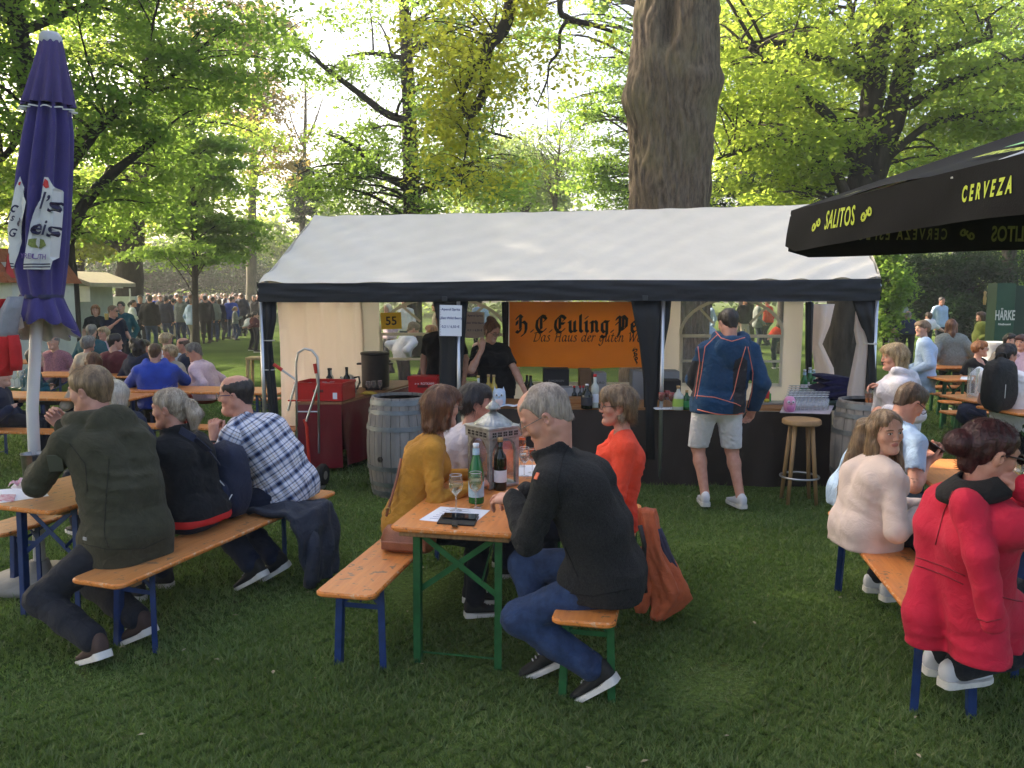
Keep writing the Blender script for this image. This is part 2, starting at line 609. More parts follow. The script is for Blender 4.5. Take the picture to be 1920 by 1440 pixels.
BARK2=bark_mat('bark_brown',(.058,.043,.032),(.215,.165,.122),scale=16,bump=1)
BARK3=bark_mat('bark_pale',(.05,.045,.035),(.16,.14,.10))
LEAF=dict(mid=leaf_mat('leaf_mid',(.075,.15,.03),(.15,.235,.055),(.46,.64,.11),.56),lime=leaf_mat('leaf_lime',(.11,.185,.03),(.20,.27,.05),(.62,.74,.11),.58),yellow=leaf_mat('leaf_yellow',(.16,.19,.025),(.26,.27,.035),(.76,.76,.09),.58),bronze=leaf_mat('leaf_bronze',(.15,.12,.045),(.24,.18,.07),(.56,.42,.12),.5),dark=leaf_mat('leaf_dark',(.014,.034,.010),(.032,.066,.018),(.06,.12,.025),.25),pale=leaf_mat('leaf_pale',(.10,.16,.045),(.18,.24,.075),(.42,.54,.14),.5),)
def leaves(centres,per,spread,flat,size,rng,droop=0.0):
 """leaf quads round twig centres: flat sprays with uneven edges"""
 n=len(centres)*per
 c=np.repeat(centres,per,0)
 sp=np.repeat(spread*(.55+.9*rng.random(len(centres))),per)
 az=rng.random(n)*2*PI
 rr=np.sqrt(rng.random(n))*sp*(1+.35*np.sin(az*3+np.repeat(rng.random(len(centres))*6,per)))
 p=np.stack([c[:,0]+rr*np.cos(az),c[:,1]+rr*np.sin(az),c[:,2]+rng.normal(0,1,n)*flat*sp-droop*rr*rr/sp],1)
 s=size*(.55+.9*rng.random(n))
 a=rng.random(n)*2*PI
 tilt=rng.normal(0,.55,n)
 roll=rng.normal(0,.6,n)
 d=np.stack([np.cos(a)*np.cos(tilt),np.sin(a)*np.cos(tilt),np.sin(tilt)],1)
 w=np.stack([-np.sin(a)*np.cos(roll),np.cos(a)*np.cos(roll),np.sin(roll)],1)
 k=s[:,None]
 V=np.stack([p-d*k*.5,p+w*k*.36-d*k*.05,p+d*k*.6,p-w*k*.36-d*k*.05],1).reshape(-1,3)
 return V
def bez(a,b,c,d,n):
 out=[]
 for i in range(n+1):
  t=i/n
  out.append(a*(1-t)**3+b*3*t*(1-t)**2+c*3*t*t*(1-t)+d*t**3)
 return out
def tree(name,label,trunk,crowns,leaf='mid',per=150,clusters=75,size=0.115,spread=0.86,flat=.16,limbs=(),bark=None,seed=1,group=None,branch_r=.05,droop=.15,cat='tree',bare=0,shell=.55,custom_trunk=None,thin=1):
 """trunk, limbs: lists of (point, radius); crowns: list of (centre, (rx,ry,rz), weight)"""
 rng=np.random.default_rng(seed)
 rnd=random.Random(seed)
 base=Vector(trunk[0][0])
 root=thing(name,label,cat,base,0,group)
 mb=MB()
 attach=[]
 for path in[trunk]+list(limbs):
  pts=[Vector(p)-base for p,r in path]
  rad=[r for p,r in path]
  fine,fr=[],[]
  for i in range(len(pts)-1):
   q0,q1,q2,q3=pts[max(i-1,0)],pts[i],pts[i+1],pts[min(i+2,len(pts)-1)]
   for j in range(4):
    t=j/4
    fine.append(.5*(2*q1+(q2-q0)*t+(2*q0-5*q1+4*q2-q3)*t*t+(3*q1-q0-3*q2+q3)*t**3))
    fr.append(rad[i]*(1-t)+rad[i+1]*t)
  fine.append(pts[-1]);fr.append(rad[-1])
  jit=max(fr)*.12
  fr=[r*(1+.06*math.sin(i*1.9+seed))for i,r in enumerate(fr)]
  if not(custom_trunk and path is trunk):
   mb.tube(fine,fr,10 if max(fr)>.12 else 6)
  attach+=[(p,r)for p,r in zip(fine,fr)]
 A=np.array([tuple(p)for p,r in attach])
 cs=[]
 tot=sum(w for _,_,w in crowns)
 for c,r,w in crowns:
  k=max(1,int(round(clusters*w/tot)))
  c=np.array(tuple(Vector(c)-base))
  u=rng.normal(0,1,(k,3));u/=np.linalg.norm(u,axis=1)[:,None]
  q=(shell+(1-shell)*rng.random(k))if shell>0 else rng.random(k)**(1/3)
  q=q*(.9+.25*rng.random(k))
  cs.append(c+u*q[:,None]*np.array(r))
 cs=np.concatenate(cs)
 for p in cs[::thin]:
  low=A[:,2]<p[2]+.3
  dist=np.linalg.norm((A-p)*np.array([1,1,1.4]),axis=1)+np.where(low,0,6)
  i=int(np.argsort(dist+rng.random(len(dist))*2.2)[0])
  a,b=attach[i][0],Vector(p)
  L=(b-a).length
  if L<.2:continue
  up=Vector((rnd.uniform(-.15,.15),rnd.uniform(-.15,.15),.3))*L
  pts=bez(a,a+(b-a)*.3+up*.6,a+(b-a)*.7+up*.55,b,5)
  r0=min(attach[i][1]*.6,branch_r*(.5+.25*L))
  mb.tube(pts,[r0*(1-.82*t/5)for t in range(6)],5)
  for k in range(4):
   e=pts[3]+(pts[5]-pts[3])*rnd.random()
   v=Vector((rnd.uniform(-1,1),rnd.uniform(-1,1),rnd.uniform(-.35,.2)))*spread*1.1
   mb.tube([e,e+v*.5+Vector((0,0,.05)),e+v],[r0*.25,r0*.17,r0*.06],3)
 for k in range(bare):
  a,r=attach[rnd.randrange(len(attach)//3,len(attach))]
  v=Vector((rnd.uniform(-1,1),rnd.uniform(-1,1),rnd.uniform(.2,1.2)))*spread*1.6
  mb.tube([a,a+v*.5,a+v],[min(r*.5,.03),.015,.006],3)
 mb.build('trunk',bark or BARK,root,smooth=True)
 if per:
  V=leaves(cs,per,spread,flat,size,rng,droop)
  me=raw_mesh('crown',V,np.arange(len(V)).reshape(-1,4),smooth=False)
  link('crown',me,root,LEAF[leaf])
 return root
def PT(*rows):
 return[(P(px,py,Y),r)for px,py,Y,r in rows]
def CR(*rows):
 return[(P(px,py,Y),(rx,rx,rz),w)for px,py,Y,rx,rz,w in rows]
BACK='park trees round the festival meadow'
def gp(px,Y):
 p=P(px,600,Y);p.z=-.1
 return p
tree('deciduous_tree','dark limbed tree with long curving boughs behind the closed purple umbrella',[(gp(122,20),.34)]+PT((120,480,20,.26),(98,330,20,.24),(58,180,20,.22),(34,50,20,.19),(0,-120,20,.12)),CR((170,30,20,4.2,2.2,3),(360,90,21,2.4,1.6,2),(40,190,19,2.6,1.8,2),(290,190,21,2.4,1.5,2),(60,400,20,1.6,1.4,1),(230,330,21,1.6,1.2,1.5),(100,-250,20,5,3.2,6),(90,-330,18,4.5,3,5)),leaf='mid',per=330,clusters=187,size=0.131,spread=1.03,seed=3,group=BACK,limbs=[PT((122,470,20,.16),(150,395,20,.14),(200,335,20.2,.12),(255,290,20.4,.09),(305,250,20.6,.05)),PT((105,330,20,.15),(150,265,20.2,.13),(215,210,20.5,.11),(290,165,20.8,.07),(350,120,21,.04)),PT((118,330,20,.10),(150,290,19.8,.09),(190,240,19.8,.07),(230,205,19.8,.04)),PT((60,190,20,.1),(20,280,19.5,.08),(-40,330,19,.05)),PT((40,60,20,.12),(110,30,20.5,.09),(200,-5,21,.06),(260,-40,21,.04))])
tree('deciduous_tree','thick dark trunk with a low leaning bough above the distant crowd',[(gp(242,31),.62)]+PT((243,540,31,.48),(246,460,31,.44),(258,360,31,.36),(272,250,31,.3),(280,60,31,.2),(280,-60,31,.1)),CR((150,330,31,3.6,1.8,3),(300,300,32,3.2,2.4,3),(60,340,31,3,1.8,2),(240,160,32,4.4,2.4,3),(420,260,34,2.6,2,1.5),(30,-120,31,6,5,5)),leaf='lime',per=380,clusters=112,size=0.164,spread=1.35,seed=5,group=BACK,limbs=[PT((240,462,31,.3),(205,448,30.7,.24),(170,415,30.4,.19),(110,395,30,.12)),PT((262,330,31,.2),(330,260,31.5,.14),(400,190,32,.08)),PT((255,360,31,.2),(190,290,31,.14),(120,240,31,.08))])
tree('yellow_tree','low boughs of bright yellow young leaves left of the thick dark trunk',[(gp(150,35),.2)]+PT((150,520,35,.16),(160,430,35,.12),(170,380,35,.05)),CR((175,455,34,2.1,1.0,3),(205,420,34,1.6,.8,1.5),(140,400,34,1.8,1.1,1.5),(30,430,34,2.2,1.6,2)),leaf='yellow',per=300,clusters=42,size=0.164,spread=0.86,seed=8,group=BACK)
tree('young_tree','slender young tree with a thin straight trunk and layered green sprays',[(gp(366,27),.12)]+PT((366,560,27,.1),(364,420,27,.085),(362,300,27,.07),(360,190,27,.04),(360,110,27,.015)),CR((366,470,27,1.9,.5,2),(372,410,27,2.0,.6,2.4),(366,340,27,1.8,.7,2.4),(362,270,27,1.5,.7,2),(360,200,27,1.1,.7,1.4),(362,140,27,.6,.5,.6),(440,440,27.5,1.0,.5,1)),leaf='mid',per=260,clusters=97,size=0.131,spread=0.67,flat=.10,seed=12,group=BACK,branch_r=.025,shell=.25)
tree('bronze_tree','copper tinted tree with sparse young leaves left of the sky gap',[(gp(470,42),.3)]+PT((472,420,42,.22),(478,250,42,.15),(485,60,42,.06)),CR((470,110,42,2.7,2.8,3),(500,260,42,2.0,2.2,2),(440,220,43,2.4,2.2,2),(420,30,42,2.6,1.8,2)),leaf='bronze',per=220,clusters=75,size=0.164,spread=1.03,seed=14,group=BACK,bark=BARK3)
tree('bare_tree','nearly leafless tree with an ivy wrapped stem against the sky gap',[(gp(566,46),.2)]+PT((567,420,46,.17),(571,280,46,.11),(573,190,46,.07),(570,120,46,.02)),CR((566,360,46,.55,1.6,3),(560,330,46,.5,1.2,1)),leaf='dark',per=420,clusters=22,size=0.148,spread=0.54,seed=15,group=BACK,bare=46,bark=BARK3,limbs=[PT((571,270,46,.07),(592,225,46,.05),(606,180,46,.02)),PT((571,280,46,.06),(552,240,46,.04),(540,200,46,.02))])
tree('deciduous_tree','airy tree with drooping boughs rising right behind the white tent roof',[(gp(772,25),.36)]+PT((772,420,25,.26),(770,300,25,.24),(766,180,25,.2),(760,60,25,.17),(752,-80,25,.11)),CR((765,300,25,2.6,2.2,4),(660,350,25.5,2.0,.9,1.5),(890,330,25.5,2.0,1.1,2),(840,190,24.5,1.9,1.4,2),(690,130,25,1.0,.8,.6),(760,20,25,2.4,1.6,2.2),(540,85,25,.8,.35,.3),(600,140,25,.9,.35,.35),(640,265,25,.9,.5,.6),(900,40,25,1.8,1.2,1.2),(800,-190,25,2.6,2.6,2)),leaf='mid',per=250,clusters=156,size=0.107,spread=0.76,flat=.22,droop=.35,seed=21,group=BACK,limbs=[PT((756,225,25,.13),(722,212,25,.11),(680,180,25,.095),(620,135,25,.075),(575,100,25,.05),(515,60,25,.03)),PT((770,345,25,.12),(722,330,25,.10),(690,300,25,.08),(655,268,25,.06),(610,250,25,.03)),PT((775,370,25,.1),(830,330,24.7,.08),(900,300,24.5,.05)),PT((768,260,25,.1),(830,240,25,.07),(905,245,25,.04),(960,260,25,.03)),PT((762,110,25,.09),(700,100,25,.06),(650,105,25,.03))])
tree('deciduous_tree','pale green rounded tree behind the tent between airy tree and big trunk',[(gp(985,44),.25)]+PT((985,400,44,.2),(985,330,44,.14),(985,250,44,.05)),CR((960,345,44,3.0,1.4,3),(900,300,45,3,1.6,2),(1020,320,44,1.3,1.4,1)),leaf='pale',per=300,clusters=52,size=0.180,spread=1.19,seed=23,group=BACK)
tree('bare_tree','thin young tree with two bare stems just left of the big trunk',[(gp(1040,34),.09)]+PT((1042,395,34,.08),(1043,340,34,.06),(1048,290,34,.045),(1052,220,34,.02)),CR((1050,290,34,1.5,1.5,2)),leaf='pale',per=70,clusters=37,size=0.107,spread=0.65,seed=24,group=BACK,bare=50,bark=BARK3,limbs=[PT((1040,395,34,.06),(1032,350,34,.05),(1020,310,34,.03)),PT((1043,340,34,.04),(1062,300,34,.03),(1075,250,34,.015))])
tree('deciduous_tree','bright green leafy boughs showing left of the big trunk',[(gp(1235,27),.25)]+PT((1235,400,27,.2),(1225,200,27,.16),(1215,-20,27,.1)),CR((1130,220,27,1.3,1.3,2),(1150,320,27,1.0,.9,1.2),(1140,60,27,1.5,1.1,1.5),(1160,380,27,.9,.5,.6),(1040,40,27,1.2,.5,.5),(1080,330,27,.8,.5,.5)),leaf='mid',per=200,clusters=57,size=0.123,spread=0.65,seed=25,group=BACK)
tree('forked_tree','large forked tree with spreading dark boughs behind the tent right end',[(gp(1572,18.6),.5)]+PT((1576,640,18.6,.40),(1590,520,18.6,.38),(1612,400,18.6,.38),(1622,330,18.6,.36)),CR((1440,120,18,2.2,1.3,3),(1430,230,18.5,1.9,1.0,2.4),(1420,330,19,1.8,.8,1.8),(1560,60,19,2.4,1.3,2.5),(1730,80,19,2.4,1.3,2.5),(1860,60,18,2.2,1.2,2),(1830,200,18.5,1.8,1.1,1.8),(1740,280,19,1.7,.9,1.8),(1540,280,19.6,1.6,.9,1.4),(1600,-180,18.6,5,2.8,4)),leaf='lime',per=300,clusters=187,size=0.107,spread=0.86,flat=.13,seed=31,group=BACK,branch_r=.04,limbs=[PT((1616,350,18.6,.3),(1628,250,18.6,.27),(1640,150,18.6,.24),(1655,40,18.6,.21),(1665,-90,18.6,.15)),PT((1632,340,18.6,.28),(1672,230,18.5,.25),(1695,130,18.4,.21),(1712,20,18.4,.17),(1720,-90,18.4,.12)),PT((1625,150,18.6,.13),(1570,122,18.4,.11),(1510,98,18.2,.10),(1450,82,18,.085),(1380,88,17.8,.06),(1330,96,17.6,.04)),PT((1605,320,18.6,.13),(1575,245,18.3,.12),(1515,180,18,.11),(1460,130,17.8,.09),(1405,90,17.6,.06)),PT((1598,400,18.6,.13),(1560,310,18.4,.11),(1500,268,18.2,.09),(1420,275,18,.06),(1340,300,17.8,.03)),PT((1715,120,18.4,.1),(1780,90,18,.08),(1860,70,17.8,.05)),PT((1700,200,18.5,.11),(1770,160,18.2,.09),(1850,130,18,.06),(1930,105,17.8,.04)),PT((1660,300,18.5,.1),(1740,235,18.2,.08),(1830,215,18,.06),(1930,195,17.8,.04)),PT((1618,125,18.6,.09),(1600,60,18.6,.07),(1590,-20,18.6,.05))])
tree('deciduous_tree','sunlit yellow green tree filling the gap between big trunk and forked tree',[(gp(1400,30),.3)]+PT((1400,420,30,.24),(1395,250,30,.16),(1390,60,30,.08)),CR((1390,180,30,2.6,2.6,3),(1470,280,31,2.8,1.8,2.5),(1400,60,31,3,1.6,2),(1560,180,33,3,2.4,2)),leaf='lime',per=330,clusters=87,size=0.156,spread=1.08,seed=33,group=BACK)
tree('evergreen_tree','dark glossy evergreen standing low behind the tent ridge on the right',[(gp(1470,26),.2)]+PT((1470,500,26,.15),(1470,380,26,.06)),CR((1440,365,26,1.5,.7,2),(1530,372,26,1.4,.6,2),(1370,380,27,1.2,.7,1.2)),leaf='dark',per=380,clusters=42,size=0.115,spread=0.54,seed=35,group=BACK)
tree('deciduous_tree','mid green tree filling the upper right corner behind the black parasol',[(gp(1900,30),.3)]+PT((1890,420,30,.24),(1870,250,30,.16),(1860,60,30,.08)),CR((1840,180,30,2.8,1.8,3),(1780,300,31,2.6,1.4,2.2),(1930,330,31,2.6,2.2,2),(1900,40,31,3,1.6,2)),leaf='mid',per=330,clusters=75,size=0.148,spread=1.08,seed=37,group=BACK)
tree('evergreen_shrub','big dark yew bush behind the walkers right of the tent',[(gp(1780,29),.2)]+PT((1780,560,29,.15),(1780,500,29,.05)),CR((1760,520,29,1.7,1.2,3),(1840,540,29,1.5,1.1,2),(1700,560,29,1.4,.9,2),(1790,600,28.6,2.2,.8,2.5),(1860,470,31,1.2,1.2,1)),leaf='dark',per=700,clusters=75,size=0.107,spread=0.59,flat=.4,seed=41,cat='bush')
tree('leafy_shrub','light green bush beside the right end of the tent',[(gp(1662,22),.08)]+PT((1662,600,22,.06),(1660,520,22,.03)),CR((1660,530,22,.45,.6,3),(1668,600,22,.4,.6,2.4),(1655,470,22,.35,.4,1)),leaf='mid',per=260,clusters=37,size=0.098,spread=0.37,flat=.3,seed=42,cat='bush')
tree('leafy_shrub','green bush at the right edge above the green sales booth',[(gp(1905,33),.1)]+PT((1905,600,33,.06),(1905,520,33,.03)),CR((1900,500,33,1.4,1.0,3),(1960,520,33,1.5,1.2,2)),leaf='mid',per=300,clusters=32,size=0.139,spread=0.65,flat=.3,seed=43,cat='bush')
tree('evergreen_shrub','dark shrubbery under the trees behind the distant crowd',[(gp(300,52),.1)]+PT((300,560,52,.1),(300,520,52,.05)),CR((300,510,52,2.6,1.2,3),(190,505,52,2.4,1.4,2),(430,515,54,3,1.2,2.5),(90,520,54,3,1.3,2)),leaf='dark',per=320,clusters=65,size=0.197,spread=1.08,flat=.35,seed=44,cat='bush')
tree('deciduous_tree','sunlit light green low tree behind the crowd right of the slender trunk',[(gp(440,60),.2)]+PT((440,540,60,.16),(438,470,60,.1)),CR((440,480,60,3.0,1.6,3),(400,505,61,2.4,1.2,2),(350,490,60,2.4,1.3,2),(480,450,61,2.4,1.6,2)),leaf='lime',per=300,clusters=50,size=.22,spread=1.1,seed=46,group=BACK)
OAK_Y=15.2
oak_base=gp(1250,OAK_Y)
def oak_trunk():
 z0,z1=-.1,9.5
 nu,nv=320,170
 cl=[(7.4,P(1258,-100,OAK_Y)),(5.6,P(1257,60,OAK_Y)),(4.9,P(1250,170,OAK_Y)),(3.4,P(1248,380,OAK_Y)),(0,P(1250,600,OAK_Y))]
 def centre(z):
  zs=[oak_base.z,3.54,5.6,7.3,10]
  xs=[0,0.0,.02,.08,.12]
  return float(np.interp(z,zs,xs))
 def rad(z):
  return float(np.interp(z,[-.1,.3,1.0,3.5,5.0,5.7,6.2,7.4,9.5],[1.05,.86,.76,.70,.76,.80,.77,.70,.64]))
 us=np.linspace(0,2*PI,nu,endpoint=False)
 vs=np.linspace(0,1,nv)
 U,W=np.meshgrid(us,vs)
 Z=z0+(z1-z0)*W
 wob=.10*np.sin(Z*2.3+1.3*np.sin(U*3))+.07*np.sin(Z*5.1+U*5)
 rid=np.abs(np.sin((U+wob)*21))*.5+np.abs(np.sin((U+wob*1.4)*13+Z*.8))*.5
 rid=rid*(0.7+.3*np.sin(Z*9+U*17+2*np.sin(U*7)))
 Rr=np.vectorize(rad)(Z)+.06*(rid-.5)+.02*np.sin(U*4+Z)
 ang=lambda a:np.arctan2(np.sin(U-a),np.cos(U-a))
 Rr+=.15*np.exp(-(ang(R(-165))/.45)**2-((Z-5.3)/.42)**2)
 Rr+=.09*np.exp(-(ang(R(-10))/.40)**2-((Z-5.6)/.30)**2)
 Rr+=.10*np.exp(-(ang(R(-60))/.30)**2-((Z-5.55)/.25)**2)
 Rr-=.30*np.exp(-(ang(R(-112))/.17)**2)/(1+np.exp(-(Z-6.15)*9))
 Rr+=.10*np.exp(-(ang(R(-80))/.16)**2)/(1+np.exp(-(Z-6.2)*6))
 C=np.vectorize(centre)(Z)
 V=np.stack([C+Rr*np.cos(U),Rr*np.sin(U),Z-oak_base.z],-1).reshape(-1,3)
 F=[]
 for j in range(nv-1):
  a=j*nu+np.arange(nu);b=j*nu+(np.arange(nu)+1)%nu
  F.append(np.stack([a,b,b+nu,a+nu],1))
 return raw_mesh('trunk',V,np.concatenate(F))
oak=tree('oak_tree','massive rough barked trunk with burls rising behind the tent roof',[(oak_base,.8)]+PT((1255,100,OAK_Y,.6),(1258,-140,OAK_Y,.5)),[(P(900,120,13),(.9,.9,.55),2.0),(P(850,40,13),(.9,.9,.5),1.4),(P(850,200,13),(.45,.45,.5),1.2),(P(940,20,13),(.6,.6,.4),.6),(P(840,300,13),(.4,.4,.35),.6),(P(960,330,13),(.7,.5,.3),.35),(P(1060,80,13),(.7,.5,.35),.5),(P(1258,-330,15),(6,6,2.4),7)],leaf='yellow',per=95,clusters=150,size=0.078,spread=0.45,flat=.3,droop=.5,seed=51,group=BACK,bark=BARK,custom_trunk=True,branch_r=.02,limbs=[PT((1190,-190,14.6,.22),(1080,-170,13.6,.16),(985,-70,13,.12),(950,40,13,.10),(935,65,13,.095),(912,95,13,.09),(910,150,13,.085),(905,180,13,.08),(880,216,13,.07),(868,190,13,.04)),PT((910,110,13,.05),(885,140,13,.04),(862,190,13,.03)),PT((880,215,13,.04),(876,260,13,.02),(868,320,13,.012),(862,380,13,.006)),PT((1080,-170,13.6,.08),(1050,0,13,.05),(1066,34,13,.045),(1110,46,13,.04),(1150,60,13.2,.02)),PT((1066,34,13,.035),(1050,60,13,.03),(1048,96,13,.025),(1030,120,13,.02),(1026,150,13,.018),(1005,200,13,.01)),PT((1026,140,13,.012),(1028,200,13,.008),(1025,260,13,.005))])
link('trunk',oak_trunk(),oak,BARK2)
oak.children[-1].name='trunk_base'
x,y=-17.5,9.5  # tree out of view, added to shade the foreground and tent roof
sh=tree('deciduous_tree','unseen broad leafy tree added left of the tables to shade the foreground',[((x,y,-.1),.45),((x+.2,y,3),.36),((x,y+.3,7),.3),((x+.3,y,13),.12)],[((x,y,8.5),(5.0,5.0,3.8),3),((x+1.5,y-1.5,12),(4,4,3),2)],leaf='mid',per=250,clusters=150,size=.25,spread=1.6,seed=61,group=BACK)
for x,y,rz,lb in((-17.5,17.5,2.2,'unseen broad leafy tree added farther back on the left to shade the tent'),(-13.5,3.0,4.0,'unseen broad leafy tree added left of the camera to shade the near grass'),(-11.8,8.0,5.2,'unseen broad leafy tree added just outside the left edge to shade the right bench')):  # copies of the unseen tree, added only for the shade they cast
 dup(sh,(x,y,-.1),rz,lb)
def far_wood():
 rng=np.random.default_rng(77)
 Vs=[]
 n=560
 px=rng.random(n)*3000-540
 Y=60+16*rng.random(n)
 top=330+60*np.sin(px*.006)+40*np.sin(px*.017+1)+60*rng.random(n)
 top=np.where((px>500)&(px<700),top+70,top)
 py=top+(575-top)*rng.random(n)**.8
 c=np.array([tuple(P(a,b,y))for a,b,y in zip(px,py,Y)])
 V=leaves(c,110,2.0,.4,.55,rng,.1)
 return raw_mesh('distant_wood',V,np.arange(len(V)).reshape(-1,4),smooth=False)
o=link('distant_wood',far_wood(),None,leaf_mat('leaf_far',(.05,.10,.02),(.12,.18,.035),(.36,.50,.06),.45))
tag(o,'distant green woodland closing the meadow','woodland',kind='stuff')
# ---------------------------------------------------------------- party tent
def wrinkle_cloth(name,col,trl,bump=.35,scale=5,stretch=(1,1,1),rough=.55,tcol=None,spec=.35):
 return M(name,col,rough=rough,var=.06,vscale=2.5,bump=bump,bscale=scale,stretch=stretch,trl=trl,trlcol=tcol or col,spec=spec)
CANVAS=wrinkle_cloth('white_canvas',(.65,.62,.55),.12,.5,3.0,tcol=(.8,.74,.64))
CANVAS_IN=wrinkle_cloth('side_canvas',(.78,.74,.71),.58,.6,2.2,(1,1,.35),tcol=(.92,.78,.68))
BLACK_CLOTH=wrinkle_cloth('black_canvas',(.016,.019,.026),0,.5,7,(1,1,1),.5)
BLACK_PLEAT=wrinkle_cloth('black_curtain',(.013,.015,.018),0,.5,9,(1,1,.2),.55)
PVC=glass_mat('clear_plastic',(.97,.96,.95),.90,.08)
WHITE_STRIP=M('white_strip',(.82,.80,.76),.5,var=.04,trl=.6,trlcol=(.8,.75,.65))
STEEL=M('steel_tube',(.55,.56,.58),.35,.9,.08)
LF,RF,LB,RB=Vector((-2.63,8.7,0)),Vector((3.60,8.2,0)),Vector((-2.24,12.2,0)),Vector((4.24,11.8,0))
def lerp(a,b,t):return a+(b-a)*t
EZ_L,EZ_R=2.07,2.11
RG_L,RG_R=P(590,405,10.45),P(1592,381,10.1)
tent=thing('party_tent','white roofed party tent with black valance used as a wine stall','tent',(LF+RF)/2)
TO=Vector(tent.location)
def L(p):return Vector(p)-TO
def eave(u,back=False):
 a,b=(LB,RB)if back else(LF,RF)
 p=lerp(a,b,u)
 out=Vector((0,-.06 if not back else .06,0))
 return Vector((p.x,p.y+out.y,EZ_L+(EZ_R-EZ_L)*u-.012*math.sin(PI*u)))
def roof_pt(u,v,back=False):
 e,r=eave(u,back),lerp(RG_L,RG_R,u)
 p=lerp(e,r,v)
 sag=-.03*math.sin(PI*v)*(1+.3*math.sin(u*9))-.015*math.sin(PI*u)*v
 w=.006*math.sin(u*40+v*9+2*math.sin(v*7))*(1-v)+.004*math.sin(u*90-v*30+3*math.sin(u*11))
 dd=max(0,(u-.68)/.32)
 w+=.022*dd*(1-v)*math.sin((u*3.2-v*1.0)*34)*(1-.4*v)
 dl=max(0,(.2-u)/.2)
 w+=.02*dl*math.sin((u*4+v*1.1)*19)*(1-.5*v)
 return p+Vector((0,-.3 if not back else .3,1))*(sag+w)
mb=MB()
for s in range(3):
 mb.grid(lambda u,v:L(roof_pt((s+u)/3,v)),44,26)
for s in range(3):
 mb.grid(lambda u,v:L(roof_pt((s+u)/3,v,True)),16,6)
mb.build('roof',CANVAS,tent,smooth=True)
mb=MB()
for u in(0,1):
 a,b,r=eave(u),eave(u,True),(RG_L if u==0 else RG_R)
 off=Vector((-.012 if u==0 else .012,0,-.012))
 mb.grid(lambda s,t:L(lerp(lerp(a,b,s),r,t)+off+Vector(((.02*math.sin(s*9+t*5))*(1-t),0,0))),12,8)
mb.build('gable',CANVAS,tent,smooth=True)
def valance(p0,p1,h0,h1,out,n=60):
 m=MB()
 m.grid(lambda u,v:L(lerp(p0,p1,u))+out*(.012+.02*v*(1-v)+.006*math.sin(u*70+4*math.sin(v*5+u*13))+.005*math.sin(v*22+u*6))+Vector((0,0,-v*lerp(Vector((h0,0,0)),Vector((h1,0,0)),u).x-.008*math.sin(PI*u*3))),n,8)
 return m
valance(eave(0),eave(1),.195,.215,Vector((0,-1,0)),90).build('valance',BLACK_CLOTH,tent,smooth=True)
valance(eave(0),eave(0,True),.19,.19,Vector((-1,0,0)),30).build('valance',BLACK_CLOTH,tent,smooth=True)
valance(eave(1),eave(1,True),.21,.2,Vector((1,0,0)),30).build('valance',BLACK_CLOTH,tent,smooth=True)
valance(eave(0,True),eave(1,True),.2,.2,Vector((0,1,0)),30).build('valance',BLACK_CLOTH,tent,smooth=True)
for px in(849,1220):
 u=(px-490)/1150
 p=L(eave(u))+Vector((0,-.05,-.165))
 m=MB();m.box(p,(.055,.012,.05),bev=.004);m.build('strap_tab',M('tab_grey',(.03,.034,.04),.6),tent)
fr=[]
for q in(LF,RF,LB,RB,lerp(LF,RF,1/3),lerp(LF,RF,2/3),lerp(LB,RB,1/3),lerp(LB,RB,2/3)):
 m=MB();m.tube([L((q.x,q.y,0)),L((q.x,q.y,2.02))],.022,8)
 m.build('post',STEEL,tent,smooth=True)
m=MB()
for a,b in((LF,RF),(LB,RB),(LF,LB),(RF,RB)):
 m.tube([L((a.x,a.y,2.02)),L((b.x,b.y,2.02))],.02,6)
m.tube([L(RG_L-Vector((0,0,.09))),L(RG_R-Vector((0,0,.09)))],.02,6)
for u in(0,1/3,2/3,1):
 for b in(False,True):
  m.tube([L(eave(u,b)-Vector((0,0,.075))),L(lerp(RG_L,RG_R,u)-Vector((0,0,.13)))],.018,6)
m.build('roof_frame',STEEL,tent,smooth=True)
m=MB()
m.grid(lambda u,v:L(lerp(lerp(LF+Vector((.10,.1,0)),LB,u),Vector((0,0,0)),0))+Vector((.045*math.sin(u*31+1.5*math.sin(v*3))+.022*math.sin(u*63+v)+.02*math.sin(u*9),0,.02+1.98*v)),60,14)
m.build('end_wall',CANVAS_IN,tent,smooth=True)
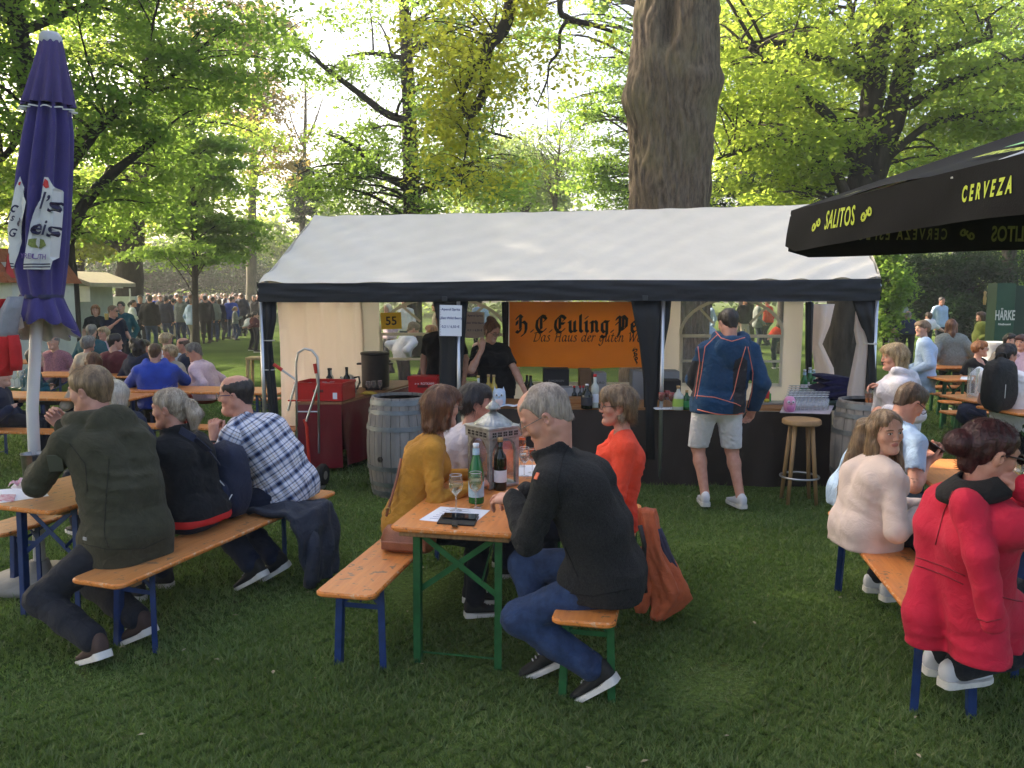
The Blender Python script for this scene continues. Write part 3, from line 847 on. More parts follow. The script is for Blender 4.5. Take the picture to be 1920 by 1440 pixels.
def back_bay(i,x0,x1,wz0,wz1,m0,m1):
 """bay i of the back wall from x fraction x0..x1, window from m0..m1 of the bay, height wz0..wz1"""
 A,B=lerp(LB,RB,x0),lerp(LB,RB,x1)
 H=2.02
 pt=lambda u,z,off=0.0:L(lerp(A,B,u))+Vector((0,off+.010*math.sin(u*25+z*3),z))
 mm=MB()
 for(u0,u1,z0,z1)in((0,m0,.01,H),(m1,1,.01,H),(m0,m1,.01,wz0),(m0,m1,wz1,H)):
  mm.grid(lambda u,v:pt(u0+(u1-u0)*u,z0+(z1-z0)*v),8,10)
 mm.build('back_wall',CANVAS_IN,tent,smooth=True)
 w=MB()
 w.grid(lambda u,v:pt(m0+(m1-m0)*u,wz0+(wz1-wz0)*v,.002),10,6)
 win=w.build('window',PVC,tent,smooth=True)
 s=MB()
 W=(B-A).length*(m1-m0)
 def bar(u0,z0,u1,z1,w_=.045):
  s.bar(pt(m0+(m1-m0)*u0,z0,-.006),pt(m0+(m1-m0)*u1,z1,-.006),w_,.006,(0,1,0))
 spring=wz0+(wz1-wz0)*.55
 rise=(wz1-spring)*.90
 N=18
 arc=[(.5-.5*math.cos(PI*k/N),spring+rise*math.sin(PI*k/N))for k in range(N+1)]
 for k in range(N):
  bar(*arc[k],*arc[k+1])
 bar(0,spring,1,spring);bar(0,wz0+.02,1,wz0+.02);bar(0,lerp(Vector((wz0,0,0)),Vector((spring,0,0)),.5).x,1,lerp(Vector((wz0,0,0)),Vector((spring,0,0)),.5).x,.035)
 bar(.012,wz0,.012,spring);bar(.988,wz0,.988,spring)
 for q in(.5,):bar(q,wz0,q,spring,.035)
 for a in(50,130):
  bar(.5-.5*math.cos(R(a))*.55,spring+rise*math.sin(R(a))*.45,.5-.5*math.cos(R(a)),spring+rise*math.sin(R(a)),.035)
 s.build('window_bar',WHITE_STRIP,win)
back_bay(0,0,.345,.62,1.95,.13,.97)
back_bay(1,.345,.69,.62,1.95,.03,.97)
back_bay(2,.69,.985,.62,1.93,.10,.86)
def curtain(name,mat,pts,n=16,lobes=5,depth=.22,label=None):
 """pts: (x,y,z,half width, half depth)"""
 m=MB()
 vs,fs=[],[]
 for j,(x,y,z,hw,hd)in enumerate(pts):
  for k in range(n*2):
   a=2*PI*k/(n*2)
   q=1+depth*math.sin(a*lobes+z*1.3)
   vs.append(L((x+hw*math.cos(a)*q,y+hd*math.sin(a)*q,z)))
 N=n*2
 for j in range(len(pts)-1):
  for k in range(N):
   fs.append((j*N+k,j*N+(k+1)%N,(j+1)*N+(k+1)%N,(j+1)*N+k))
 fs.append(tuple(range(N)));fs.append(tuple((len(pts)-1)*N+k for k in range(N)))
 m.add(vs,fs)
 return m.build(name,mat,tent,smooth=True,label=label)
def cpts(rows,Y):
 out=[]
 for(pl,pr,py,hd)in rows:
  a,b=P(pl,py,Y),P(pr,py,Y)
  out.append(((a.x+b.x)/2,Y,a.z,(b.x-a.x)/2,hd))
 return out
Yc1=lerp(LF,RF,(849-490)/1150).y+.02
curtain('curtain',BLACK_PLEAT,cpts([(815,873,562,.05),(822,870,600,.055),(826,867,650,.05),(824,862,700,.045),(826,860,770,.045),(826,860,860,.04)],Yc1))
Yc2=lerp(LF,RF,(1215-490)/1150).y+.02
curtain('curtain',BLACK_PLEAT,cpts([(1186,1252,562,.05),(1192,1250,600,.055),(1200,1242,650,.05),(1207,1235,710,.045),(1209,1229,770,.04),(1209,1229,860,.04)],Yc2))
Yl=LF.y+.03
curtain('curtain',BLACK_PLEAT,cpts([(491,517,560,.06),(493,516,600,.06),(495,509,640,.04),(498,513,690,.05),(503,518,740,.05),(505,522,800,.05),(506,524,880,.05)],Yl))
for z in(1.47,1.16):
 m=MB();x=P(503,640,Yl).x
 m.tube([L((x+.065*math.cos(t),Yl+.05*math.sin(t),z))for t in np.linspace(0,2*PI,13)],.006,5);m.build('tie_cord',WHITE_STRIP,tent)
Yr=RF.y+.02
curtain('curtain',BLACK_PLEAT,cpts([(1598,1641,562,.06),(1612,1642,600,.06),(1628,1641,642,.03),(1624,1642,700,.05),(1621,1642,760,.05),(1618,1640,880,.05)],Yr))
curtain('curtain',CANVAS_IN,cpts([(1606,1618,575,.03),(1603,1628,620,.05),(1608,1630,645,.05),(1602,1626,680,.06),(1592,1624,730,.06),(1588,1622,800,.06),(1586,1622,900,.06)],Yr+.07),label='white lining of the curtain tied to the right front post')
m=MB();x=P(1632,643,Yr).x
m.tube([L((x+.06*math.cos(t),Yr+.07*math.sin(t),1.47))for t in np.linspace(0,2*PI,13)],.007,5);m.build('tie_cord',WHITE_STRIP,tent)
Yb=RB.y-.05
curtain('curtain',CANVAS_IN,cpts([(1522,1560,570,.12),(1520,1552,610,.12),(1523,1540,645,.05),(1530,1560,690,.14),(1532,1566,740,.16),(1536,1568,800,.16)],Yb),lobes=4,label='white end wall gathered at the right back post')
curtain('curtain',BLACK_PLEAT,cpts([(1511,1524,566,.05),(1511,1522,640,.04),(1512,1521,760,.04)],Yb-.1))
curtain('curtain',BLACK_PLEAT,cpts([(941,953,566,.05),(943,952,640,.04),(943,952,760,.04)],lerp(LB,RB,.345).y-.05))
# ---------------------------------------------------------------- banner with lettering on the back wall
BAN=M('orange_banner',(.78,.20,.022),.5,var=.14,vscale=2.2,bump=.6,bscale=5,trl=.6,trlcol=(1.0,.30,.03))
INK=M('black_print',(.012,.010,.010),.6,var=0)
Yban=11.85
b0,b1=P(955,566,Yban),P(1232,690,Yban-.1)
bx0,bx1,bz1,bz0=b0.x,b1.x,b0.z,b1.z
by=lambda x:Yban-.06*(x-bx0)
m=MB()
def ban_pt(u,v):
 x=bx0+(bx1-bx0)*u;z=bz0+(bz1-bz0)*v
 return(x,by(x)+.006*math.sin(u*30+v*9)+.008*math.sin(v*17+3*math.sin(u*7)),z+.012*math.sin(u*PI*3)*(1-v))
m.grid(ban_pt,50,26)
ban=m.build('banner',BAN,None,smooth=True)
tag(ban,'orange cloth banner with old style black lettering hanging on the tent back wall','banner')
BL={'H':([[(.05,1.25),(.3,1.55),(.55,1.35)],[(.4,1.5),(.4,.35)],[(.02,.05),(.25,-.05),(.42,.25)],[(.4,.75),(.7,.95),(.95,.7)],[(.93,.75),(.93,.2)],[(.93,.25),(.8,-.15),(.55,-.35)],[(.1,1.0),(.05,.7)]],1.25),'C':([[(.85,1.45),(.5,1.5),(.15,1.1)],[(.15,1.15),(.08,.5),(.3,.05)],[(.28,.05),(.6,-.02),(.9,.25)],[(.5,1.35),(.5,.3)],[(.7,1.45),(.95,1.25),(.8,1.05)]],1.15),'E':([[(.85,1.45),(.5,1.5),(.15,1.1)],[(.15,1.15),(.08,.5),(.3,.05)],[(.28,.05),(.6,-.02),(.9,.25)],[(.5,1.35),(.5,.3)],[(.5,.8),(.9,.8)],[(.7,1.5),(1.0,1.3),(.85,1.1)]],1.2),'u':([[(.05,.95),(.2,1.0)],[(.18,1.0),(.18,.15)],[(.18,.15),(.35,0),(.58,.2)],[(.6,1.0),(.6,.1)],[(.6,.1),(.76,.08)]],.85),'l':([[(.2,1.6),(.2,.15)],[(.2,.15),(.36,.02)]],.46),'i':([[(.06,.92),(.2,1.0)],[(.2,1.0),(.2,.15)],[(.2,.15),(.36,.02)],[(.16,1.32),(.28,1.4)]],.46),'n':([[(.05,.92),(.2,1.0)],[(.2,1.0),(.2,.05)],[(.2,.85),(.45,1.02),(.6,.85)],[(.6,.9),(.6,.15)],[(.6,.15),(.74,.04)],[(.14,.02),(.26,.05)]],.85),'g':([[(.6,.95),(.35,1.0),(.18,.8)],[(.18,.85),(.18,.2)],[(.18,.2),(.38,0),(.6,.2)],[(.62,1.0),(.62,-.2)],[(.62,-.2),(.4,-.5),(.08,-.35)],[(.6,.95),(.78,1.0)]],.88),'.':([[(.1,.05),(.2,.12)]],.42),'P':([[(.05,1.2),(.2,1.45),(.4,1.3)],[(.35,1.4),(.35,.1)],[(.35,.1),(.2,-.35)],[(.35,1.3),(.7,1.5),(.98,1.2)],[(.98,1.25),(.95,.5)],[(.97,.55),(.65,.25),(.4,.4)],[(.65,1.4),(.65,.4)],[(.02,.75),(.2,.95)]],1.2),'e':([[(.18,.85),(.18,.2)],[(.18,.2),(.36,0),(.62,.2)],[(.18,.85),(.4,1.02),(.58,.85)],[(.58,.85),(.5,.6),(.2,.5)]],.72),}
IT={'D':([[(.3,1.45),(.2,.7),(.1,.02)],[(.02,1.35),(.5,1.5),(.95,1.2),(.95,.6),(.6,.12),(.02,.05)]],1.12),'a':([[(.62,.85),(.4,1.0),(.12,.7),(.1,.2),(.3,.02),(.55,.4),(.66,.9)],[(.66,.95),(.58,.3),(.68,.02),(.85,.2)]],.86),'s':([[(.5,.88),(.3,1.0),(.18,.8),(.45,.4),(.4,.1),(.05,.08)]],.62),'H':([[(.1,1.2),(.3,1.5),(.25,.7),(.12,.02)],[(.95,1.5),(.88,.8),(.82,.1),(.95,.02)],[(.2,.75),(.9,.8)]],1.15),'u':([[(.05,.8),(.2,1.0),(.15,.3),(.3,.02),(.6,.5)],[(.66,1.0),(.58,.3),(.68,.02),(.85,.2)]],.88),'d':([[(.62,.85),(.4,1.0),(.12,.7),(.1,.2),(.3,.02),(.55,.4)],[(.8,1.6),(.68,.9),(.6,.3),(.7,.02),(.85,.2)]],.88),'e':([[(.1,.5),(.5,.65),(.5,.95),(.25,.9),(.1,.4),(.3,.02),(.6,.25)]],.66),'r':([[(.05,.85),(.2,1.0),(.12,.4),(.08,.02)],[(.15,.6),(.4,.98),(.58,.88)]],.6),'g':([[(.62,.85),(.4,1.0),(.12,.7),(.1,.25),(.3,.08),(.6,.5)],[(.68,1.0),(.6,.2),(.5,-.4),(.2,-.6),(0,-.35)]],.82),'t':([[(.32,1.35),(.2,.6),(.2,.1),(.35,.02),(.5,.2)],[(.05,.98),(.5,1.0)]],.55),'n':([[(.05,.85),(.2,1.0),(.12,.4),(.08,.02)],[(.12,.5),(.4,.98),(.6,.85),(.55,.3),(.64,.02),(.8,.2)]],.86),'W':([[(.05,1.3),(.22,1.45),(.3,.02)],[(.3,.02),(.75,1.4)],[(.7,1.45),(.85,.02)],[(.85,.02),(1.35,1.5)]],1.35),'i':([[(.05,.85),(.2,1.0),(.14,.3),(.26,.02),(.42,.2)],[(.26,1.35),(.3,1.4)]],.45),}
def nib_line(text,font,ox,oz,em,nib,ang,name,slant=0.0,sp=.06):
 st,x=[],0
 for ch in text:
  if ch==' ':
   x+=.62;continue
  g_,w_=font[ch]
  for s in g_:
   st.append([((x+a+slant*b)*em,b*em)for a,b in s])
  x+=w_+sp
 xd=Vector((1,-.06,0)).normalized()
 mt=frame_mat((ox,by(ox)-.019,oz),xd,(0,0,1))
 me=nib_mesh(st,nib*em,ang,mt)
 me.name=name
 return link(name,me,ban,INK)
e0=P(968,622,Yban)
nib_line('H.C.Euling.Pe',BL,e0.x,e0.z,.150,.30,42,'lettering',sp=.10)
e1=P(1000,640,Yban)
nib_line('Das Haus der guten Weine',IT,e1.x,e1.z,.088,.17,40,'lettering',slant=.12,sp=.05)
st=[[(.0,.0),(.1,.25),(.0,.45)],[(.1,.1),(.3,.15),(.25,.35),(.1,.3)],[(.05,.5),(.25,.55),(.3,.75),(.1,.8),(.0,.6)],[(.2,.0),(.35,-.1),(.3,-.3),(.12,-.25)],[(.1,-.1),(.2,-.35),(.3,-.55)],[(-.1,.6),(-.05,.8),(.1,.95)],[(.25,-.5),(.35,-.6),(.28,-.72)]]
e2=P(1186,668,Yban)
me=nib_mesh([[(a*.14,b*.14)for a,b in s]for s in st],.02,40,frame_mat((e2.x,by(e2.x)-.016,e2.z),(1,-.06,0),(0,0,1)))
me.name='ornament';link('ornament',me,ban,INK)
PAPER=M('white_paper',(.80,.81,.86),.7,var=.03)
YEL=M('yellow_plate',(.85,.55,.02),.5,var=.05)
def hung_sheet(name,px0,py0,px1,py1,Y,mat,label,cat,tilt=0.0,th=.004):
 a,b=P(px0,py0,Y),P(px1,py1,Y)
 c=(a+b)/2
 t=thing(name,label,cat,c)
 t.rotation_euler=(0,tilt,0)
 w,h=abs(b.x-a.x),abs(a.z-b.z)
 m=MB();m.box((0,0,0),(w,th,h));m.build('sheet',mat,t)
 return t,w,h
t,w,h=hung_sheet('number_sign',714,586,753,617,10.2,YEL,'yellow stall number sign reading 55 in the tent','sign',R(-1.5))
lettering('lettering','55',INK,(0,-.0035,-.005),(1,0,0),(0,0,1),t,size=h*.72,extrude=.0005,bold=.002)
m=MB();m.tube([(-w*.3,0,h/2),(-w*.3,0,.2+h)],.002,4);m.tube([(w*.3,0,h/2),(w*.3,0,.2+h)],.002,4);m.build('string',WHITE_STRIP,t)
BLUEINK=M('blue_print',(.05,.06,.22),.6,var=0)
def price(px0,py0,px1,py1,Y,label,mat):
 t,w,h=hung_sheet('price_sheet',px0,py0,px1,py1,Y,mat,label,'sign',R(1.0))
 for s,z in(('Aperol Spritz',.36),('Lillet Wild Berry',.08),('0,2 l / 6,50 €',-.20)):
  lettering('lettering',s,BLUEINK,(0,-.0035,z*h),(1,0,0),(0,0,1),t,size=w*.155,extrude=.0004,bold=.0005)
 m=MB()
 for k in range(18):
  m.lathe([(.003,-.0028),(.003,-.0022)],6)
  for i in range(len(m.v)-12,len(m.v)):
   x,y,z=m.v[i];m.v[i]=(x-w*.46,z,y+h*(.46-k*.054))
 m.build('punch_hole',INK,t)
 return t
price(824,572,866,630,Yc1-.12,'white punched price sheet fixed on the black curtain',PAPER)
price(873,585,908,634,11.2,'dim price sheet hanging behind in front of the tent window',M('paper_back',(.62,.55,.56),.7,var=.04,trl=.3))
m=MB();m.box(P(890,575,11.22),(.004,.004,.16));tag(m.build('hanging_string',WHITE_STRIP),'string that holds the dim price sheet','string')
# ---------------------------------------------------------------- beer tables and benches
def plank_mat(name,c1,c2):
 m,n,l=node_mat(name)
 b=n['Principled BSDF'];b.inputs['Roughness'].default_value=.38;b.inputs['Specular IOR Level'].default_value=.45
 tc=n.new('ShaderNodeTexCoord');mp=n.new('ShaderNodeMapping');mp.inputs['Scale'].default_value=(9,.8,9)
 l.new(tc.outputs['Object'],mp.inputs[0])
 nz=n.new('ShaderNodeTexNoise');nz.inputs['Scale'].default_value=5;nz.inputs['Detail'].default_value=7
 l.new(mp.outputs[0],nz.inputs[0])
 rp=n.new('ShaderNodeValToRGB');rp.color_ramp.elements[0].position=.3;rp.color_ramp.elements[1].position=.7
 rp.color_ramp.elements[0].color=(*c1,1);rp.color_ramp.elements[1].color=(*c2,1)
 l.new(nz.outputs[0],rp.inputs[0])
 n2=n.new('ShaderNodeTexNoise');n2.inputs['Scale'].default_value=22;n2.inputs['Detail'].default_value=5
 l.new(tc.outputs['Object'],n2.inputs[0])
 r2=n.new('ShaderNodeValToRGB');r2.color_ramp.elements[0].position=.62;r2.color_ramp.elements[1].position=.67
 l.new(n2.outputs[0],r2.inputs[0])
 mx=n.new('ShaderNodeMixRGB');mx.inputs[2].default_value=(.14,.07,.03,1)
 l.new(r2.outputs[0],mx.inputs[0]);l.new(rp.outputs[0],mx.inputs[1])
 ge=n.new('ShaderNodeNewGeometry')
 r3=n.new('ShaderNodeMapRange');r3.inputs[1].default_value=.53;r3.inputs[2].default_value=.60
 l.new(ge.outputs['Pointiness'],r3.inputs[0])
 mm=n.new('ShaderNodeMath');mm.operation='MULTIPLY';l.new(r3.outputs[0],mm.inputs[0]);l.new(n2.outputs[0],mm.inputs[1])
 m3=n.new('ShaderNodeMixRGB');m3.inputs[2].default_value=(.5,.33,.2,1)
 l.new(mm.outputs[0],m3.inputs[0]);l.new(mx.outputs[0],m3.inputs[1])
 l.new(m3.outputs[0],b.inputs['Base Color'])
 bp=n.new('ShaderNodeBump');bp.inputs['Strength'].default_value=.25;bp.inputs['Distance'].default_value=.004
 l.new(nz.outputs[0],bp.inputs['Height']);l.new(bp.outputs[0],b.inputs['Normal'])
 return m
ORANGE=plank_mat('orange_plank',(.58,.165,.022),(.74,.25,.045))
ORANGE2=plank_mat('orange_plank_brown',(.42,.15,.03),(.56,.22,.055))
def worn_mat(name,c1,c2,c3):
 m,n,l=node_mat(name)
 b=n['Principled BSDF'];b.inputs['Roughness'].default_value=.55
 tc=n.new('ShaderNodeTexCoord')
 nz=n.new('ShaderNodeTexNoise');nz.inputs['Scale'].default_value=26;nz.inputs['Detail'].default_value=8;nz.inputs['Roughness'].default_value=.75
 l.new(tc.outputs['Object'],nz.inputs[0])
 rp=n.new('ShaderNodeValToRGB');e=rp.color_ramp.elements
 e[0].position=.36;e[0].color=(*c3,1);e[1].position=.62;e[1].color=(*c2,1);e.new(.44).color=(*c1,1);e.new(.54).color=(*c1,1)
 l.new(nz.outputs[0],rp.inputs[0]);l.new(rp.outputs[0],b.inputs['Base Color'])
 return m
WORN=worn_mat('worn_orange_edge',(.60,.19,.03),(.62,.42,.26),(.11,.05,.02))
GREENM=M('green_steel',(.018,.10,.03),.45,.1,.25,14)
BLUEM=M('blue_steel',(.012,.035,.13),.45,.1,.25,14)
WOODR=M('raw_wood',(.22,.12,.05),.7,var=.3,vscale=12,stretch=(6,1,1))
def round_plank(w,l_,z0,z1,y0,rad=.05,n=5,bev=.008):
 def ring(k):
  x,y=w/2-k,l_/2-k
  r=rad
  pts=[]
  for cx,cy,a0 in((x-r,y-r,0),(-x+r,y-r,90),(-x+r,-y+r,180),(x-r,-y+r,270)):
   for i in range(n+1):
    a=R(a0+90*i/n)
    pts.append((cx+r*math.cos(a),cy+r*math.sin(a)+y0+l_/2))
  return pts
 o,i_=ring(0),ring(bev)
 N=len(o)
 vs=[(x,y,z0)for x,y in i_]+[(x,y,z0+bev)for x,y in o]+[(x,y,z1-bev)for x,y in o]+[(x,y,z1)for x,y in i_]
 fs=[tuple(range(N))[::-1],tuple(range(3*N,4*N))]
 for j in range(3):
  fs+=[(j*N+k,j*N+(k+1)%N,(j+1)*N+(k+1)%N,(j+1)*N+k)for k in range(N)]
 m=MB();m.add(vs,fs)
 for i in range(2,len(m.mi)):m.mi[i]=1
 return m
def angle_leg(mb,p0,p1,s=.034,t=.005,sx=1,sy=1):
 p0,p1=Vector(p0),Vector(p1)
 mb.bar(p0,p1,s,t,(0,sy,0))
 mb.bar(p0+Vector((sx*-(s/2),sy*s/2,0)),p1+Vector((sx*-(s/2),sy*s/2,0)),t,s,(0,sy,0))
def bench_like(name,label,cat,w,length,top,metal,plank,kind,group=None,loc=(0,0,0),rotz=0.0,inset=.28,legw=None):
 """near end at local y=0, runs along +y"""
 t=thing(name,label,cat,loc,rotz,group)
 th=.028
 round_plank(w,length,top-th,top,0,.05 if kind=='table' else .045).build('tabletop' if kind=='table' else 'seat',[plank,WORN],t)
 lw=legw or(w*.36)
 for y in(inset*.55,length-inset*.55):
  m=MB();m.box((0,y,top-th-.014),(w*.86,.06,.028),bev=.004)
  m.build('batten',WOODR,t)
 for y,sg in((inset,1),(length-inset,-1)):
  for sx in(-1,1):
   m=MB()
   splay=.0 if kind=='table' else .015
   angle_leg(m,(sx*lw,y,top-th),(sx*(lw+splay),y-sg*.02,0),.038 if kind=='table' else .036,.005,sx,sg)
   m.build('leg',metal,t)
  def brace(a,b,w_,h_,up=(0,1,0)):
   m=MB();m.bar(a,b,w_,h_,up);m.build('brace',metal,t)
  if kind=='table':
   brace((-lw,y+.012,top-.05),(lw,y+.012,top-.38),.03,.004)
   brace((lw,y+.018,top-.05),(-lw,y+.018,top-.38),.03,.004)
   brace((-lw,y+sg*.01,.05),(lw,y+sg*.01,.05),.008,.008,(0,0,1))
   brace((lw*.6,y,top-.30),(lw*.6,y+sg*.45,top-.05),.006,.02,(0,0,1))
  else:
   brace((-lw,y+.012,top-.15),(lw,y+.012,top-.15),.026,.004)
   brace((-lw,y+.016,top-.15),(0,y+.03,top-.05),.018,.004)
   brace((lw,y+.016,top-.15),(0,y+.03,top-.05),.018,.004)
   brace((0,y,top-.12),(0,y+sg*.32,top-.035),.006,.018,(0,0,1))
 return t
rotC=R(-12)
cdir=Vector((math.sin(R(12)),math.cos(R(12)),0));crt=Vector((math.cos(R(12)),-math.sin(R(12)),0))
TABC=Vector((-.31,4.14,0))
BLC=Vector((-.85,4.01,0));BRC=Vector((.325,3.66,0))
GT='orange beer garden tables'
GB='orange beer garden benches'
TABLE_C=bench_like('beer_table','orange beer table with green legs in the centre holding the lantern','table',.69,2.2,.77,GREENM,ORANGE,'table',GT,TABC,rotC,legw=.225,inset=.10)
bench_like('beer_bench','orange bench with blue legs left of the centre table, its near half empty','bench',.32,2.2,.48,BLUEM,ORANGE,'bench',GB,BLC,rotC,inset=.22)
bench_like('beer_bench','orange bench with green legs under the man in the black fleece','bench',.30,2.2,.48,GREENM,ORANGE,'bench',GB,BRC,rotC,inset=.22)
rotL=R(-19)
ldir=Vector((math.sin(R(19)),math.cos(R(19)),0));lrt=Vector((math.cos(R(19)),-math.sin(R(19)),0))
BLL=Vector((-2.19,4.18,0))
bench_like('beer_bench','orange bench with blue legs under the olive jacket man and plaid shirt man','bench',.34,2.15,.48,BLUEM,ORANGE2,'bench',GB,BLL,rotL,inset=.28)
TLL=Vector((-2.55,4.55,0))-lrt*.33-ldir*.05
bench_like('beer_table','orange beer table at the left edge with a napkin and paper on it','table',.66,2.2,.77,BLUEM,ORANGE2,'table',GT,TLL,rotL,legw=.22,inset=.25)
bench_like('beer_bench','orange bench on the far side of the left edge table','bench',.30,2.2,.48,BLUEM,ORANGE2,'bench',GB,TLL-lrt*.58+ldir*.3,rotL,inset=.28)
rdir=Vector((math.sin(R(9.5)),math.cos(R(9.5)),0));rrt=Vector((math.cos(R(9.5)),-math.sin(R(9.5)),0))
BRR=Vector((1.985,3.42,0))
bench_like('beer_bench','orange bench with dark blue legs under the red jacket woman','bench',.32,2.2,.48,BLUEM,ORANGE,'bench',GB,BRR,R(-9.5),inset=.30)
bench_like('beer_table','orange beer table at the right edge with glasses in front of the red jacket woman','table',.66,2.2,.77,BLUEM,ORANGE,'table',GT,BRR+rrt*.72+rdir*.5,R(-9.5),legw=.22)
def far_set(kind,px,py,z,turn,label,metal=GREENM,length=2.2,w=None):
 g_=G(px,py,z)
 bench_like('beer_table' if kind=='table' else 'beer_bench',label,'table' if kind=='table' else 'bench',w or(.62 if kind=='table' else .26),length,z,metal,ORANGE,kind,GT if kind=='table' else GB,(g_.x,g_.y,0),R(turn))
far_set('table',1735,686,.77,-84,'orange table farthest back on the right by the grey coat woman')
far_set('table',1752,708,.77,-86,'orange table on the right holding the white lantern and sheet')
far_set('bench',1738,724,.48,-84,'narrow bench between the two rear right tables',GREENM)
far_set('bench',1748,737,.48,-85,'bench in front of the white lantern table on the right')
far_set('table',1792,746,.77,-80,'orange table with glass vase behind the backpack man')
far_set('bench',1766,752,.48,-84,'short orange bench end beside the jacket bundle on the right')
far_set('bench',1770,772,.48,-82,'orange bench under the man with the black backpack')
far_set('table',1868,768,.77,-78,'orange table edge right of the black backpack')
far_set('table',-60,738,.77,-97,'orange table behind the purple umbrella pole with two wine glasses',BLUEM)
far_set('bench',-80,803,.48,-97,'orange bench running behind the purple umbrella pole',BLUEM)
far_set('table',60,700,.77,-95,'orange table behind the pole reaching to the beige coat woman',BLUEM)
far_set('table',225,727,.77,-97,'orange table between the blue anorak man and the pink shirt man',BLUEM)
far_set('bench',215,795,.48,-97,'orange bench under the blue anorak man',BLUEM)
far_set('bench',250,742,.48,-97,'orange bench under the pink shirt man',BLUEM)
far_set('table',-40,676,.77,-97,'rear orange table beneath the left parasol crowd',BLUEM)
g_=G(484,742,0)
t=thing('wooden_stool','pale wooden stool standing on the lawn beyond the plaid shirt man','stool',(g_.x,g_.y,0))
m=MB();m.box((0,0,.72),(.34,.34,.05),bev=.01);m.build('seat',M('pale_wood',(.55,.36,.16),.6,var=.2,stretch=(1,8,1)),t)
for sx in(-1,1):
 for sy in(-1,1):
  m=MB();m.bar((sx*.13,sy*.13,.7),(sx*.15,sy*.15,0),.05,.05);m.build('leg',_mats['pale_wood'],t)
